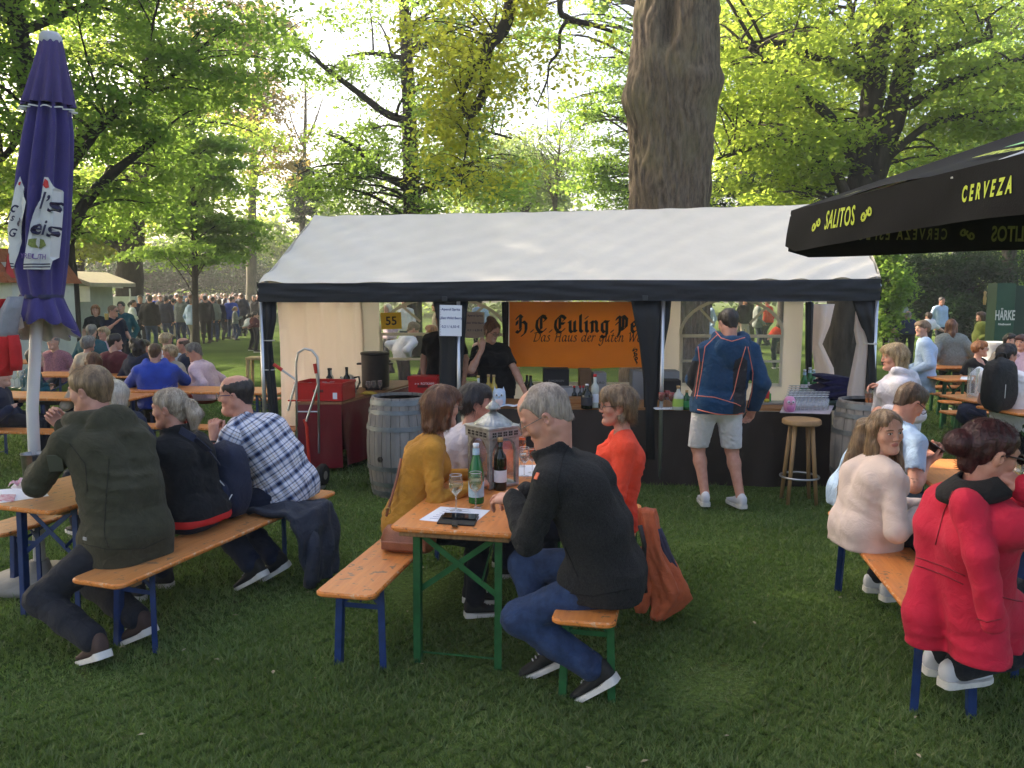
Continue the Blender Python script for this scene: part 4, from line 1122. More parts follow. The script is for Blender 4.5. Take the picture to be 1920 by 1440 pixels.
# ---------------------------------------------------------------- people: smooth blended volumes turned into one continuous skin
class Field:
 """signed distance on a rectilinear grid that is finer inside given boxes"""
 def __init__(s,lo,hi,step,fine=()):
  s.ax=[]
  for d in range(3):
   cuts=[(lo[d],hi[d],step)]
   marks=sorted(set([lo[d],hi[d]]+[min(max(b[k][d],lo[d]),hi[d])for b in fine for k in(0,1)]))
   xs=[]
   for a,b in zip(marks[:-1],marks[1:]):
    if b-a<1e-6:continue
    mid=(a+b)/2
    st=step
    for bx in fine:
     if bx[0][d]<=mid<=bx[1][d]:st=min(st,bx[2])
    k=max(1,int(math.ceil((b-a)/st)))
    xs+=list(np.linspace(a,b,k,endpoint=False))
   xs.append(hi[d])
   s.ax.append(np.array(xs))
  s.n=[len(a)for a in s.ax]
  s.F=np.full(s.n,1.0,np.float32)
 def _sub(s,lo,hi):
  sl,ax=[],[]
  for d in range(3):
   i0=max(0,int(np.searchsorted(s.ax[d],lo[d]))-1)
   i1=min(s.n[d],int(np.searchsorted(s.ax[d],hi[d]))+1)
   if i1<=i0:return None,None
   sl.append(slice(i0,i1));ax.append(s.ax[d][i0:i1].astype(np.float32))
  return tuple(sl),(ax[0][:,None,None],ax[1][None,:,None],ax[2][None,None,:])
 def _merge(s,sl,d,k,op):
  f=s.F[sl]
  if op=='u':
   if k>0:
    h=np.maximum(k-np.abs(f-d),0)/k
    s.F[sl]=np.minimum(f,d)-h*h*k*.25
   else:s.F[sl]=np.minimum(f,d)
  else:
   d=-d
   if k>0:
    h=np.maximum(k-np.abs(f-d),0)/k
    s.F[sl]=np.maximum(f,d)+h*h*k*.25
   else:s.F[sl]=np.maximum(f,d)
 def cone(s,a,b,ra,rb,k=.03,op='u'):
  a,b=np.array(a,float),np.array(b,float)
  m=max(ra,rb)+k+.03
  sl,(x,y,z)=s._sub(np.minimum(a,b)-m,np.maximum(a,b)+m)
  if sl is None:return
  ba=b-a
  L2=float(ba@ba)+1e-9
  px,py,pz=x-a[0],y-a[1],z-a[2]
  t=np.clip((px*ba[0]+py*ba[1]+pz*ba[2])/L2,0,1)
  d=np.sqrt((px-t*ba[0])**2+(py-t*ba[1])**2+(pz-t*ba[2])**2)-(ra+(rb-ra)*t)
  s._merge(sl,d,k,op)
 def ell(s,c,r,k=.02,op='u',rot=None):
  c=np.array(c,float);r=np.array(r,float)
  m=float(r.max())+k+.03
  sl,(x,y,z)=s._sub(c-m,c+m)
  if sl is None:return
  px,py,pz=x-c[0],y-c[1],z-c[2]
  if rot is not None:
   q=np.array(rot.transposed())
   px,py,pz=(q[i][0]*px+q[i][1]*py+q[i][2]*pz for i in range(3))
  k0=np.sqrt((px/r[0])**2+(py/r[1])**2+(pz/r[2])**2)
  k1=np.sqrt((px/r[0]**2)**2+(py/r[1]**2)**2+(pz/r[2]**2)**2)+1e-9
  s._merge(sl,k0*(k0-1)/k1,k,op)
 def plane(s,n,o):
  """keep the side n points away from: cut off everything beyond o along n"""
  x,y,z=s.ax[0][:,None,None],s.ax[1][None,:,None],s.ax[2][None,None,:]
  s.F=np.maximum(s.F,((x-o[0])*n[0]+(y-o[1])*n[1]+(z-o[2])*n[2]).astype(np.float32))
 def ripple(s,fn,band=.035):
  i=np.nonzero(np.abs(s.F)<band)
  p=np.stack([s.ax[d][i[d]]for d in range(3)],-1)
  s.F[i]+=fn(p).astype(np.float32)
 def surface(s):
  F,n=s.F,s.n
  ins=F<0
  E,Pn,Q=[],[],[]
  cid=lambda i,j,k:(i*(n[1]-1)+j)*(n[2]-1)+k
  cells,pos,quads=[],[],[]
  for d in range(3):
   a=[slice(None)]*3;b=[slice(None)]*3
   a[d]=slice(0,-1);b[d]=slice(1,None)
   ch=ins[tuple(a)]!=ins[tuple(b)]
   for e in range(3):
    if e!=d:
     idx=[slice(None)]*3;idx[e]=0;ch[tuple(idx)]=False
     idx[e]=-1;ch[tuple(idx)]=False
   I=np.nonzero(ch)
   if len(I[0])==0:continue
   J=list(I);J[d]=I[d]+1
   fa,fb=F[I],F[tuple(J)]
   t=fa/(fa-fb)
   p=np.stack([s.ax[e][I[e]].astype(float)for e in range(3)],-1)
   p[:,d]+=t*(s.ax[d][J[d]]-s.ax[d][I[d]])
   e1,e2=(d+1)%3,(d+2)%3
   q=[]
   for o1,o2 in((1,1),(0,1),(0,0),(1,0)):
    K=list(I);K[e1]=I[e1]-o1;K[e2]=I[e2]-o2
    c=cid(*K);q.append(c);cells.append(c);pos.append(p)
   q=np.stack(q,1)
   flip=fa>0
   q[flip]=q[flip][:,::-1]
   quads.append(q)
  if not cells:
   return np.zeros((0,3)),np.zeros((0,4),int)
  cells=np.concatenate(cells);pos=np.concatenate(pos);quads=np.concatenate(quads)
  u,inv=np.unique(cells,return_inverse=True)
  cnt=np.bincount(inv)
  V=np.stack([np.bincount(inv,pos[:,e])/cnt for e in range(3)],1)
  Fq=np.searchsorted(u,quads)
  nb=np.zeros_like(V);c2=np.zeros(len(V))
  for e in range(4):
   a,b=Fq[:,e],Fq[:,(e+1)%4]
   for x_ in range(3):
    nb[:,x_]+=np.bincount(a,V[b,x_],len(V))+np.bincount(b,V[a,x_],len(V))
   c2+=np.bincount(a,minlength=len(V))+np.bincount(b,minlength=len(V))
  V=V*.6+.4*nb/np.maximum(c2,1)[:,None]
  return V,Fq
def thin_out(V,Q,boxes,cell):
 """merge vertices outside the fine boxes into cells; the skin stays one closed surface"""
 fine=np.zeros(len(V),bool)
 for lo,hi,_ in boxes:fine|=np.all((V>lo-.004)&(V<hi+.004),axis=1)
 k=np.floor(V/cell).astype(np.int64)
 key=(k[:,0]*4001+k[:,1])*4001+k[:,2]
 key[fine]=10**13+np.arange(fine.sum())
 u,inv=np.unique(key,return_inverse=True)
 c=np.bincount(inv)
 W=np.stack([np.bincount(inv,V[:,e])/c for e in range(3)],1)
 q=inv[Q]
 T=np.concatenate([q[:,[0,1,2]],q[:,[0,2,3]]])
 T=T[(T[:,0]!=T[:,1])&(T[:,1]!=T[:,2])&(T[:,0]!=T[:,2])]
 return W,T
def folds(amp,f=16.0,seed=0,aniso=(1,1,1)):
 an=np.array(aniso)
 f=f*3.4
 def fn(p):
  q=p*an
  w=np.sin(q[:,0]*9+seed)+np.sin(q[:,1]*11+seed*2.3)+np.sin(q[:,2]*8+seed*.7)
  a=np.abs(np.sin(q[:,2]*f*.8+q[:,0]*f*.38+1.5*w))
  b=np.abs(np.sin(q[:,1]*f*.5-q[:,2]*f*.42+q[:,0]*f*.3+1.7*w+seed))
  m=.12+.95*np.clip(.35+.9*np.sin(q[:,0]*7+1.2*w+seed)*np.sin(q[:,2]*9+w),0,1)
  c=np.abs(np.sin(q[:,2]*f*1.9-q[:,1]*f*.9+2.2*w))
  return .72*amp*m*((a+b)*1.15-1.25+.35*(c-.6))
 return fn
def skin_mat(name,col):
 m,n,l=node_mat(name)
 b=n['Principled BSDF'];b.inputs['Roughness'].default_value=.52;b.inputs['Specular IOR Level'].default_value=.4
 b.inputs['Subsurface Weight'].default_value=.12
 b.inputs['Subsurface Radius'].default_value=(.012,.005,.003)
 tc=n.new('ShaderNodeTexCoord')
 nz=n.new('ShaderNodeTexNoise');nz.inputs['Scale'].default_value=26;nz.inputs['Detail'].default_value=5
 l.new(tc.outputs['Object'],nz.inputs[0])
 rp=n.new('ShaderNodeValToRGB');rp.color_ramp.elements[0].position=.3;rp.color_ramp.elements[1].position=.72
 rp.color_ramp.elements[0].color=(col[0]*.92,col[1]*.80,col[2]*.76,1);rp.color_ramp.elements[1].color=(min(1,col[0]*1.07),col[1]*1.06,col[2]*1.05,1)
 l.new(nz.outputs[0],rp.inputs[0]);l.new(rp.outputs[0],b.inputs['Base Color'])
 n2=n.new('ShaderNodeTexNoise');n2.inputs['Scale'].default_value=320;n2.inputs['Detail'].default_value=3
 l.new(tc.outputs['Object'],n2.inputs[0])
 bp=n.new('ShaderNodeBump');bp.inputs['Strength'].default_value=.12;bp.inputs['Distance'].default_value=.002
 l.new(n2.outputs[0],bp.inputs['Height']);l.new(bp.outputs[0],b.inputs['Normal'])
 return m
SKIN=dict(fair=skin_mat('skin_fair',(.56,.335,.25)),rosy=skin_mat('skin_rosy',(.54,.285,.21)),tan=skin_mat('skin_tan',(.44,.25,.165)))
LIPS=M('lips',(.44,.17,.14),.45,var=.1)
LIPM=M('lips_pale',(.44,.215,.17),.5,var=.1)
EYEW=M('eye_white',(.62,.58,.55),.3,var=0)
IRIS=M('iris',(.035,.028,.022),.2,var=0)
def hair_mat(name,c1,c2,rough=.42):
 m,n,l=node_mat(name)
 b=n['Principled BSDF'];b.inputs['Roughness'].default_value=rough;b.inputs['Specular IOR Level'].default_value=.45
 tc=n.new('ShaderNodeTexCoord');mp=n.new('ShaderNodeMapping');mp.inputs['Scale'].default_value=(1,1,.16)
 l.new(tc.outputs['Object'],mp.inputs[0])
 nz=n.new('ShaderNodeTexNoise');nz.inputs['Scale'].default_value=130;nz.inputs['Detail'].default_value=4
 l.new(mp.outputs[0],nz.inputs[0])
 n2=n.new('ShaderNodeTexNoise');n2.inputs['Scale'].default_value=30;n2.inputs['Detail'].default_value=2
 l.new(mp.outputs[0],n2.inputs[0])
 ad=n.new('ShaderNodeMath');ad.operation='ADD';l.new(nz.outputs[0],ad.inputs[0]);l.new(n2.outputs[0],ad.inputs[1])
 rp=n.new('ShaderNodeValToRGB');rp.color_ramp.elements[0].position=.40;rp.color_ramp.elements[1].position=.62
 mh=n.new('ShaderNodeMath');mh.operation='MULTIPLY';mh.inputs[1].default_value=.5
 l.new(ad.outputs[0],mh.inputs[0])
 rp.color_ramp.elements[0].color=(*c1,1);rp.color_ramp.elements[1].color=(*c2,1)
 l.new(mh.outputs[0],rp.inputs[0]);l.new(rp.outputs[0],b.inputs['Base Color'])
 bp=n.new('ShaderNodeBump');bp.inputs['Strength'].default_value=.8;bp.inputs['Distance'].default_value=.006
 l.new(nz.outputs[0],bp.inputs['Height']);l.new(bp.outputs[0],b.inputs['Normal'])
 return m
HAIR=dict(brown=hair_mat('hair_brown',(.045,.026,.014),(.14,.082,.045)),dark=hair_mat('hair_dark',(.010,.008,.008),(.04,.03,.026)),auburn=hair_mat('hair_auburn',(.07,.026,.012),(.20,.085,.038)),blonde=hair_mat('hair_blonde',(.20,.13,.065),(.52,.39,.22)),ashblonde=hair_mat('hair_ash',(.21,.165,.12),(.54,.45,.35)),grey=hair_mat('hair_grey',(.105,.095,.085),(.29,.27,.24),.6),white=hair_mat('hair_white',(.40,.36,.30),(.75,.70,.60)),sandy=hair_mat('hair_sandy',(.105,.068,.040),(.25,.165,.10),.6),redbrown=hair_mat('hair_redbrown',(.025,.008,.010),(.085,.026,.026)),lightbrown=hair_mat('hair_lightbrown',(.10,.062,.034),(.27,.175,.095)),stubble=hair_mat('hair_stubble',(.20,.16,.13),(.40,.335,.28),.7),ginger=hair_mat('hair_ginger',(.14,.045,.012),(.36,.15,.05)))
def v3(*a):return np.array(a,float)
def unit(v):return v/(np.linalg.norm(v)+1e-9)
def ik(S,T,l1,l2,pole):
 S,T=np.array(S,float),np.array(T,float)
 d=T-S;L=np.linalg.norm(d)
 Lc=min(L,(l1+l2)*.998)
 u=d/(L+1e-9)
 T=S+u*Lc
 a=(l1*l1-l2*l2+Lc*Lc)/(2*Lc)
 h=math.sqrt(max(0,l1*l1-a*a))
 p=np.array(pole,float)-u*float(np.dot(pole,u))
 return S+u*a+unit(p)*h,T
def hand(f,wr,d,palm,side,curl=.5,s=1.0,spread=.1,thumb=.5,k=.006,point=None):
 """wr wrist, d finger direction, palm normal (where the palm faces); side +1 right, -1 left"""
 d=unit(np.array(d,float));n=np.array(palm,float);n=unit(n-d*np.dot(n,d))
 x=np.cross(d,n)*side
 for o,r in((.026,.0135),(.006,.0145),(-.014,.014),(-.028,.0115)):
  f.cone(wr+d*.015*s+x*o*.75*s,wr+d*.085*s+x*o*s,.0145*s,r*s,.014*s)
 f.cone(wr-d*.03*s,wr+d*.02*s,.024*s,.023*s,.02)
 lens=((.028,.043,.026,.021),(.009,.047,.030,.023),(-.011,.044,.027,.022),(-.028,.034,.021,.018))
 for i,(o,a,b,c)in enumerate(lens):
  p=wr+d*.088*s+x*o*s
  cu=curl if point is None or i!=0 else point
  ang=0
  r=(.0088,.009,.0085,.0075)[i]*s
  for j,L_ in enumerate((a,b,c)):
   ang+=cu*(1.15,1.25,.75)[j]*(1+.06*i)
   dd=d*math.cos(ang)+n*math.sin(ang)+x*(o*3*spread)
   q=p+unit(dd)*L_*s
   f.cone(p,q,r*(1-.07*j),r*(.92-.09*j),.003)
   p=q
 p=wr+d*.028*s+x*.028*s+n*.006
 t1=unit(d*.72+x*(.75-.45*thumb)+n*(.25+.55*thumb))
 q=p+t1*.042*s
 f.cone(p,q,.0135*s,.0105*s,.008)
 t2=unit(d*(.85)+x*(.30-.55*thumb)+n*(.2+.5*thumb))
 q2=q+t2*.032*s
 f.cone(q,q2,.0102*s,.0092*s,.003)
 q3=q2+unit(t2+d*.2-x*.25*thumb)*.024*s
 f.cone(q2,q3,.0092*s,.0075*s,.003)
def head_prims(f,T,sex,s,opt):
 """T maps head space (x right, y forward, z up, origin between the ears) to figure space"""
 Rm=T.to_3x3()
 Rn=Rm.normalized()if hasattr(Rm,'normalized')else Rm
 pt=lambda x,y,z:np.array(tuple(T@Vector((x,y,z))))
 E=lambda c,r,k=.02,op='u',rot=None:f.ell(pt(*c),np.array(r)*s,k*s,op,(Rn@rot)if rot is not None else Rn)
 C=lambda a,b,ra,rb,k=.02,op='u':f.cone(pt(*a),pt(*b),ra*s,rb*s,k*s,op)
 fem=sex=='f'
 jw=.86 if fem else 1.0
 fat=opt.get('face_fat',0)
 E((0,-.014,.042),(.075,.095,.083))
 E((0,.038,.058),(.060,.044,.050),.03)
 C((0,.030,.0),(0,.053,-.078),.061,.037*jw,.03)
 for x in(-1,1):
  C((x*.047*jw,-.002,-.038),(x*.016,.060,-.088),.027+fat*.01,.020,.03)
  E((x*.041,.055,-.016),(.025+fat*.006,.024,.024),.025)
  E((x*.030,.079,.031),(.024,.011,.008),.014)
 E((0,.081,-.091),(.020*jw,.0165,.0155),.02)
 if fat:E((0,.03,-.098),(.045,.05,.025),.03)
 for x in(-1,1):
  E((x*.031,.094,.012),(.019,.013,.011),.012,'s')
 C((0,.087,.026),(0,.103+.004*(not fem),-.019),.0085,.0112 if not fem else .0095,.012)
 for x in(-1,1):
  E((x*.011,.094,-.024),(.0085,.011,.0075),.008)
  E((x*.031,.0765,.012),(.0150,.0125,.0120),.002)
  C((x*.020,.0865,.0195),(x*.042,.081,.0195),.0038,.0038,.004)
 E((0,.0855,-.0475),(.0225,.0095,.0055),.006)
 E((0,.0845,-.0565),(.0200,.0095,.0060),.006)
 C((-.022,.0945,-.0522),(.022,.0945,-.0522),.0020,.0020,.003,'s')
 for x in(-1,1):
  rot=Euler((R(-10),R(x*14),R(x*-22))).to_matrix()
  E((x*.0765,-.010,-.002),(.0095,.0185,.0310),.006,'u',rot)
  E((x*.0840,-.004,.002),(.0050,.0100,.0170),.004,'s',rot)
def hair_prims(f,T,style,s,opt):
 Rn=T.to_3x3().normalized()
 pt=lambda x,y,z:np.array(tuple(T@Vector((x,y,z))))
 E=lambda c,r,k=.02,op='u',rot=None:f.ell(pt(*c),np.array(r)*s,k*s,op,(Rn@rot)if rot is not None else Rn)
 C=lambda a,b,ra,rb,k=.02,op='u':f.cone(pt(*a),pt(*b),ra*s,rb*s,k*s,op)
 if style in('short','crop','bald','undercut'):
  g={'short':.013,'crop':.0045,'bald':.004,'undercut':.005}[style]+opt.get('vol',0)
  E((0,-.016,.043),(.0755+g*.8,.0955+g,.0835+g))
  E((0,.036,.062),(.060+g*.6,.046+g*.7,.050+g),.03)
  if style=='undercut':E((0,.0,.098),(.062,.088,.042),.02);E((0,.045,.10),(.05,.04,.035),.02)
  if style=='short':E((0,.03,.108),(.05,.05,.024),.02)
  C((0,-.055,-.02),(0,-.06,-.06),.045,.038,.03)
  E((0,.114,-.012),(.066,.068,.104),.026,'s')
  for x in(-1,1):
   E((x*.085,.062,-.04),(.036,.068,.062),.010,'s')
   E((x*.088,-.004,-.008),(.020,.030,.040),.008,'s')
   E((x*.08,-.03,-.075),(.04,.05,.042),.01,'s')
  E((0,-.05,-.125),(.10,.10,.055 if style=='short' else .074),.014,'s')
  if opt.get('recede',0):
   for x in(-1,1):E((x*.072,.078,.030),(.034,.050,.052),.012,'s')
  if style=='bald':
   E((0,.022,.122),(.070,.112,.090),.014,'s')
  if style=='crop' and opt.get('recede',0):
   E((0,.085,.135),(.062,.078,.072),.012,'s')
 elif style in('bob','pixie','curly'):
  L=opt.get('len',.105)
  E((0,-.018,.046),(.089,.107,.095))
  if style=='curly':
   for i in range(16):
    a=i*2.4;z=-.05+.18*(i/16)
    E((.085*math.cos(a),-.03+.085*math.sin(a)*(1 if math.sin(a)<0 else .6),z),(.042,.042,.042),.02)
  for x in(-1,1):
   C((x*.070,-.012,.03),(x*.068,-.012+opt.get('fwd',0),.02-L),.032,.026,.03)
   C((x*.045,-.065,.03),(x*.040,-.070,.02-L),.042,.034,.04)
  C((0,-.08,.03),(0,-.078,.015-L),.045,.036,.04)
  E((0,.050,.092),(.062,.046,.032),.03)
  C((-.05,.075,.075),(.05,.075,.075),.022,.022,.02)
  if opt.get('fringe',1):C((-.045,.086,.052),(.04,.086,.055),.014,.014,.015)
  E((0,.118,-.035),(.058,.072,.085),.022,'s')
  if style=='pixie' or opt.get('ears'):
   for x in(-1,1):
    E((x*.090,.010,-.028),(.026,.045,.055),.010,'s')
    E((x*.07,.06,-.05),(.03,.045,.05),.01,'s')
 elif style in('pony','bun','long','up'):
  E((0,-.016,.044),(.081,.102,.090))
  E((0,.038,.066),(.063,.047,.050),.03)
  C((0,-.06,0),(0,-.062,-.045),.05,.036,.03)
  E((0,.116,-.012),(.064,.070,.106),.028,'s')
  for x in(-1,1):
   E((x*.085,.066,-.045),(.034,.070,.062),.010,'s')
   if style!='long':E((x*.088,-.002,-.012),(.020,.026,.036),.008,'s')
  if style=='pony':
   C((0,-.105,.03),(0,-.135,.02),.022,.026,.01)
   C((0,-.13,.02),(.0,-.155,-.04),.038,.046,.02)
   C((0,-.155,-.04),(0,-.14,-.12),.046,.022,.02)
  elif style=='bun':
   E((0,-.128,.022),(.052,.045,.050),.012)
  elif style=='up':
   E((0,-.05,.125),(.058,.052,.036),.02);E((.02,-.07,.14),(.03,.03,.026),.015)
   for x in(-1,1):C((x*.07,.01,.02),(x*.075,.0,-.06),.012,.006,.01)
  else:
   L=opt.get('len',.38)
   b=opt.get('back',-.02)
   for x in(-1,1):
    C((x*.068,-.02,.03),(x*.072,-.03,-.10),.034,.032,.03)
    C((x*.072,-.03,-.10),(x*.07+opt.get('sx',0),b-.06,-L),.034,.020,.03)
   C((0,-.08,.02),(0,-.095,-.12),.05,.045,.03)
   C((0,-.095,-.12),(opt.get('sx',0),b-.10,-L),.05,.026,.03)
   if opt.get('front'):
    for x in(-1,1):C((x*.07,.0,-.06),(x*.085,.055,-L*.8),.026,.014,.02)
def strands(T,amp,sd):
 Ti=np.array(T.inverted())
 def fn(p):
  q=p@Ti[:3,:3].T+Ti[:3,3]
  az=np.arctan2(q[:,0],q[:,1]+.02)
  w=.6*np.sin(q[:,2]*22+az*2+sd)+.4*np.sin(az*5+q[:,2]*40)
  return amp*(np.sin(az*26+3*w)*.6+np.sin(az*11+2*w+sd)*.8+.5*np.sin(q[:,2]*60+4*w))
 return fn
def cloth_uv(me,V,Q,bones,radii):
 """weave coordinates in metres: round each bone and along it"""
 D,U=[],[]
 for k,(a,b,x,y)in enumerate(bones):
  ax=unit(b-a);x=unit(x-ax*np.dot(x,ax));y=np.cross(ax,x)
  t=np.clip((V-a)@ax/np.linalg.norm(b-a),0,1)
  d=V-(a+np.outer(t,b-a))
  r=radii[0]if k==0 else radii[1]if k<3 else radii[2]
  D.append(np.linalg.norm(d,axis=1)/r)
  U.append(np.stack([np.arctan2(d@y,d@x)*r,(V-a)@ax],1))
 D,U=np.array(D),np.array(U)
 fb=D[:,Q].mean(2).argmin(0)
 uv=U[fb[:,None],Q]
 per=np.array([2*PI*(radii[0]if k==0 else radii[1]if k<3 else radii[2])for k in range(len(bones))])[fb]
 d=uv[:,:,0]-uv[:,:1,0]
 uv[:,:,0]-=np.round(d/per[:,None])*per[:,None]
 lay=me.uv_layers.new(name='weave')
 lay.data.foreach_set('uv',uv.reshape(-1).astype(np.float32))
GARMENT={}
def person(label,x,y,face=0.0,pelvis=None,seat=None,head=None,hyaw=None,hpitch=0.0,hroll=0.0,sex='m',scale=1.0,girth=1.0,skin='fair',hair='brown',style='short',hopt=None,top=None,sleeve='long',thick=.014,hem=None,bottom=None,legs='trousers',wrists=None,elbows=None,hands=None,knees=None,feet=None,lean=0.0,bust=0.0,belly=0.0,res=1.0,collar=None,hood=None,glasses=None,shoes=None,sole=None,group=None,fold=.010,foldf=16,neckline=None,extra=None,drape=1,uvs=False,hair_extra=None,seed=1,shrug=0.0,parts=None,tight=1.0,cuff=None,sway=None,flare=0.0,foot_pitch=(0,0),lowleg=True,headscale=1.0):
 """x, y: ground point under the pelvis; face: degrees, 0 looks away from the camera, 90 to the left, -90 to the right, 180 at the camera.
    all local targets are (right, forward, up) in metres from that ground point"""
 hopt=hopt or{}
 root=thing('person',label,'person',(x,y,0),R(face),group)
 Wm=Matrix.Translation((x,y,0))@Matrix.Rotation(R(face),4,'Z')
 Wi=Wm.inverted()
 loc=lambda p:np.array(tuple(Wi@Vector(p)))
 s=scale
 seated=seat is not None
 pz=pelvis if pelvis is not None else(seat+.105*s*(girth*.5+.5)if seated else .93*s)
 Pv=v3(0,0,pz)
 HS=.98*s*(.97 if sex=='f' else 1.0)*headscale
 hd=None
 if head is not None:
  hd=loc(head)
  neck=hd-v3(0,0,.163*HS)
  nd=hd-Pv;nd[2]=0
  fw=unit(nd)if np.linalg.norm(nd)>.03 else v3(0,1,0)
  neck=neck-v3(0,1,0)*.045
 else:
  ln=R(lean)
  neck=Pv+v3(0,math.sin(ln),math.cos(ln))*.53*s
  hd=neck+v3(0,.045+.04*math.sin(ln),.155*HS)
 up=neck-Pv
 TL=np.linalg.norm(up)
 upn=unit(up)
 back=unit(np.cross(v3(1,0,0),upn))*-1.0
 if back[1]>0:back=-back
 bow=.05*TL if seated else .0
 if lean>20 or upn[1]>.35:bow=.09*TL
 rx=v3(1,0,0)
 if sway:rx=unit(v3(math.cos(R(sway)),math.sin(R(sway)),0))
 Wst=Pv+up*.36-back*(-.6*bow)*1.0
 Cst=Pv+up*.72+back*(1.0*bow)
 Wst=Pv+up*.36+back*bow
 g_=girth
 shw=(.185 if sex=='m' else .160)*s*(.75+.25*g_)
 Sh=neck-upn*.055*s+back*.0
 SL=[Sh-rx*shw+v3(0,0,shrug-.015*s),Sh+rx*shw+v3(0,0,shrug-.015*s)]
 hipw=.085*s*g_
 HJ=[Pv-v3(1,0,0)*hipw-v3(0,0,.02),Pv+v3(1,0,0)*hipw-v3(0,0,.02)]
 ul,fl=.295*s,.255*s
 WR,EL=[],[]
 for i,sd in enumerate((-1,1)):
  w=None if wrists is None else wrists[i]
  if w is None:w=(sd*(shw+.06),.02 if not seated else .16,(pz-.05)if not seated else pz+.10)
  w=loc(w)if isinstance(w,Vector)else np.array(w,float)
  pole=(sd*.5,-.7,-.5)if elbows is None or elbows[i]is None else elbows[i]
  e,w=ik(SL[i],w,ul,fl,pole)
  EL.append(e);WR.append(w)
 tl,cl=.43*s,.42*s
 KN,AN=[],[]
 for i,sd in enumerate((-1,1)):
  ft=None if feet is None else feet[i]
  if ft is None:ft=(sd*(.10 if not seated else .12),.0 if not seated else .40,.085)
  ft=loc(ft)if isinstance(ft,Vector)else np.array(ft,float)
  fp_=foot_pitch[i]if isinstance(foot_pitch,(tuple,list))else foot_pitch
  if fp_:ft[2]=max(ft[2],s*(.085*math.cos(R(fp_))+.125*math.sin(R(fp_))))
  pole=(sd*.12,1,.25)if knees is None or knees[i]is None else knees[i]
  k_,a_=ik(HJ[i],ft,tl,cl,pole)
  KN.append(k_);AN.append(a_)
 hy=R((hyaw if hyaw is not None else face)-face)
 Hm=Matrix.Translation(Vector(hd))@Matrix.Rotation(hy,4,'Z')@Matrix.Rotation(R(hpitch),4,'X')@Matrix.Rotation(R(hroll),4,'Y')@Matrix.Scale(HS,4)
 hp=lambda a,b,c:np.array(tuple(Hm@Vector((a,b,c))))
 allp=np.array([Pv,neck,hd,*SL,*EL,*WR,*KN,*AN,*HJ])
 lo,hi=allp.min(0)-.27,allp.max(0)+.27
 lo[2]=max(lo[2],-.05)
 hc=hp(0,0,0)
 fine=[(hc-.155*HS,hc+.15*HS,.0055*res)]
 bare=sleeve in('short','none')
 hands=hands or[dict(),dict()]
 HD=[]
 for i,sd in enumerate((-1,1)):
  h_=dict(hands[i]or{})
  d=h_.pop('d',None)
  d=unit(WR[i]-EL[i])if d is None else unit(np.array(d,float))
  n_=h_.pop('palm',None)
  n_=v3(-sd*.6,0,-.8)if n_ is None else np.array(n_,float)
  HD.append((WR[i],d,n_,sd,h_))
  if res<=1.3 and not h_.get('hide'):
   c=WR[i]+d*.09
   fine.append((c-.115,c+.115,.005*res))
 f=Field(lo,hi,.016*res,fine)
 t_=lambda r:r*s
 gb=.5+.5*g_
 def torso(f,t,low=True,k=.05,drape=0.0):
  hw=.060*s*g_
  f.cone(Pv-rx*hw,Pv+rx*hw,t_(.105)*gb+t,t_(.105)*gb+t,k)
  f.cone(Pv-v3(1,0,0)*hw+back*.03,Pv+v3(1,0,0)*hw+back*.03,t_(.098)*gb+t,t_(.098)*gb+t,k)
  for sd in(-1,1):
   wa=(.048 if sex=='m' else .038)*s*g_
   ch=.085*s
   rc=(.106 if sex=='m' else .094)*s*(.6+.4*g_)
   rw=(.100 if sex=='m' else .088)*s*g_
   if drape:f.cone(Pv+rx*sd*(hw+.01),Cst+rx*sd*ch,t_(.10)*gb+t,rc+t*.9,k)
   f.cone(Pv+rx*sd*hw,Wst+rx*sd*wa,t_(.10)*gb+t,rw+t,k)
   f.cone(Wst+rx*sd*wa,Cst+rx*sd*ch,rw+t,rc+t,k)
   f.cone(Cst+rx*sd*ch,Sh+rx*sd*shw*.62-upn*.015,rc+t,t_(.066)+t,k)
   f.cone(Sh+rx*sd*shw*.3+upn*.012,SL[(sd+1)//2],t_(.056)+t,t_(.056)+t,k)
   f.cone(Sh+rx*sd*shw*.2+upn*.03,Sh+rx*sd*shw*.65,t_(.05)+t*.7,t_(.05)+t,k)
   if bust:f.ell(Cst+rx*sd*.068*s-back*(.085+.02*bust)*s-upn*.015,(.068*s*bust+t,)*3,.05)
  if belly:f.ell(Wst-back*.07*s-upn*.03,(.115*s*g_+t,.085*s*belly+t,.12*s+t),.06)
 def leg(f,i,t,k=.04,to=1.0):
  f.cone(HJ[i],KN[i],t_(.083)*(g_*.7+.3)+t,t_(.056)+t,k)
  if lowleg:
   calf=KN[i]+(AN[i]-KN[i])*.3-unit(np.cross(AN[i]-KN[i],v3(1,0,0)))*0
   f.cone(KN[i],calf,t_(.054)+t,t_(.053)+t,k)
   f.cone(calf,KN[i]+(AN[i]-KN[i])*to,t_(.053)+t,t_(.036+.017*(1-to))+t,k)
# ------------ body (one skin)
 torso(f,-.012)
 for i,sd in enumerate((-1,1)):
  leg(f,i,-.006 if legs=='trousers' else 0)
  tb=0.0 if bare else-.008
  f.cone(SL[i],EL[i],t_(.048)+tb,t_(.038)+tb,.03)
  f.cone(EL[i],EL[i]*.7+WR[i]*.3,t_(.038)+tb,t_(.037)+tb,.03)
  f.cone(EL[i]*.7+WR[i]*.3,WR[i],t_(.037)+tb,t_(.025),.03)
  fd=v3(0,1,0)
  f.cone(AN[i]+v3(0,0,.02),AN[i]+v3(0,.0,-.03),.033*s,.03*s,.02)
 nb=neck+upn*-.01
 f.cone(nb-upn*.03,hp(0,-.022,-.045),t_(.060 if sex=='m' else .050)*(.7+.3*g_),(.056 if sex=='m' else .047)*HS*(.8+.2*g_),.03)
 head_prims(f,Hm,sex,HS,hopt)
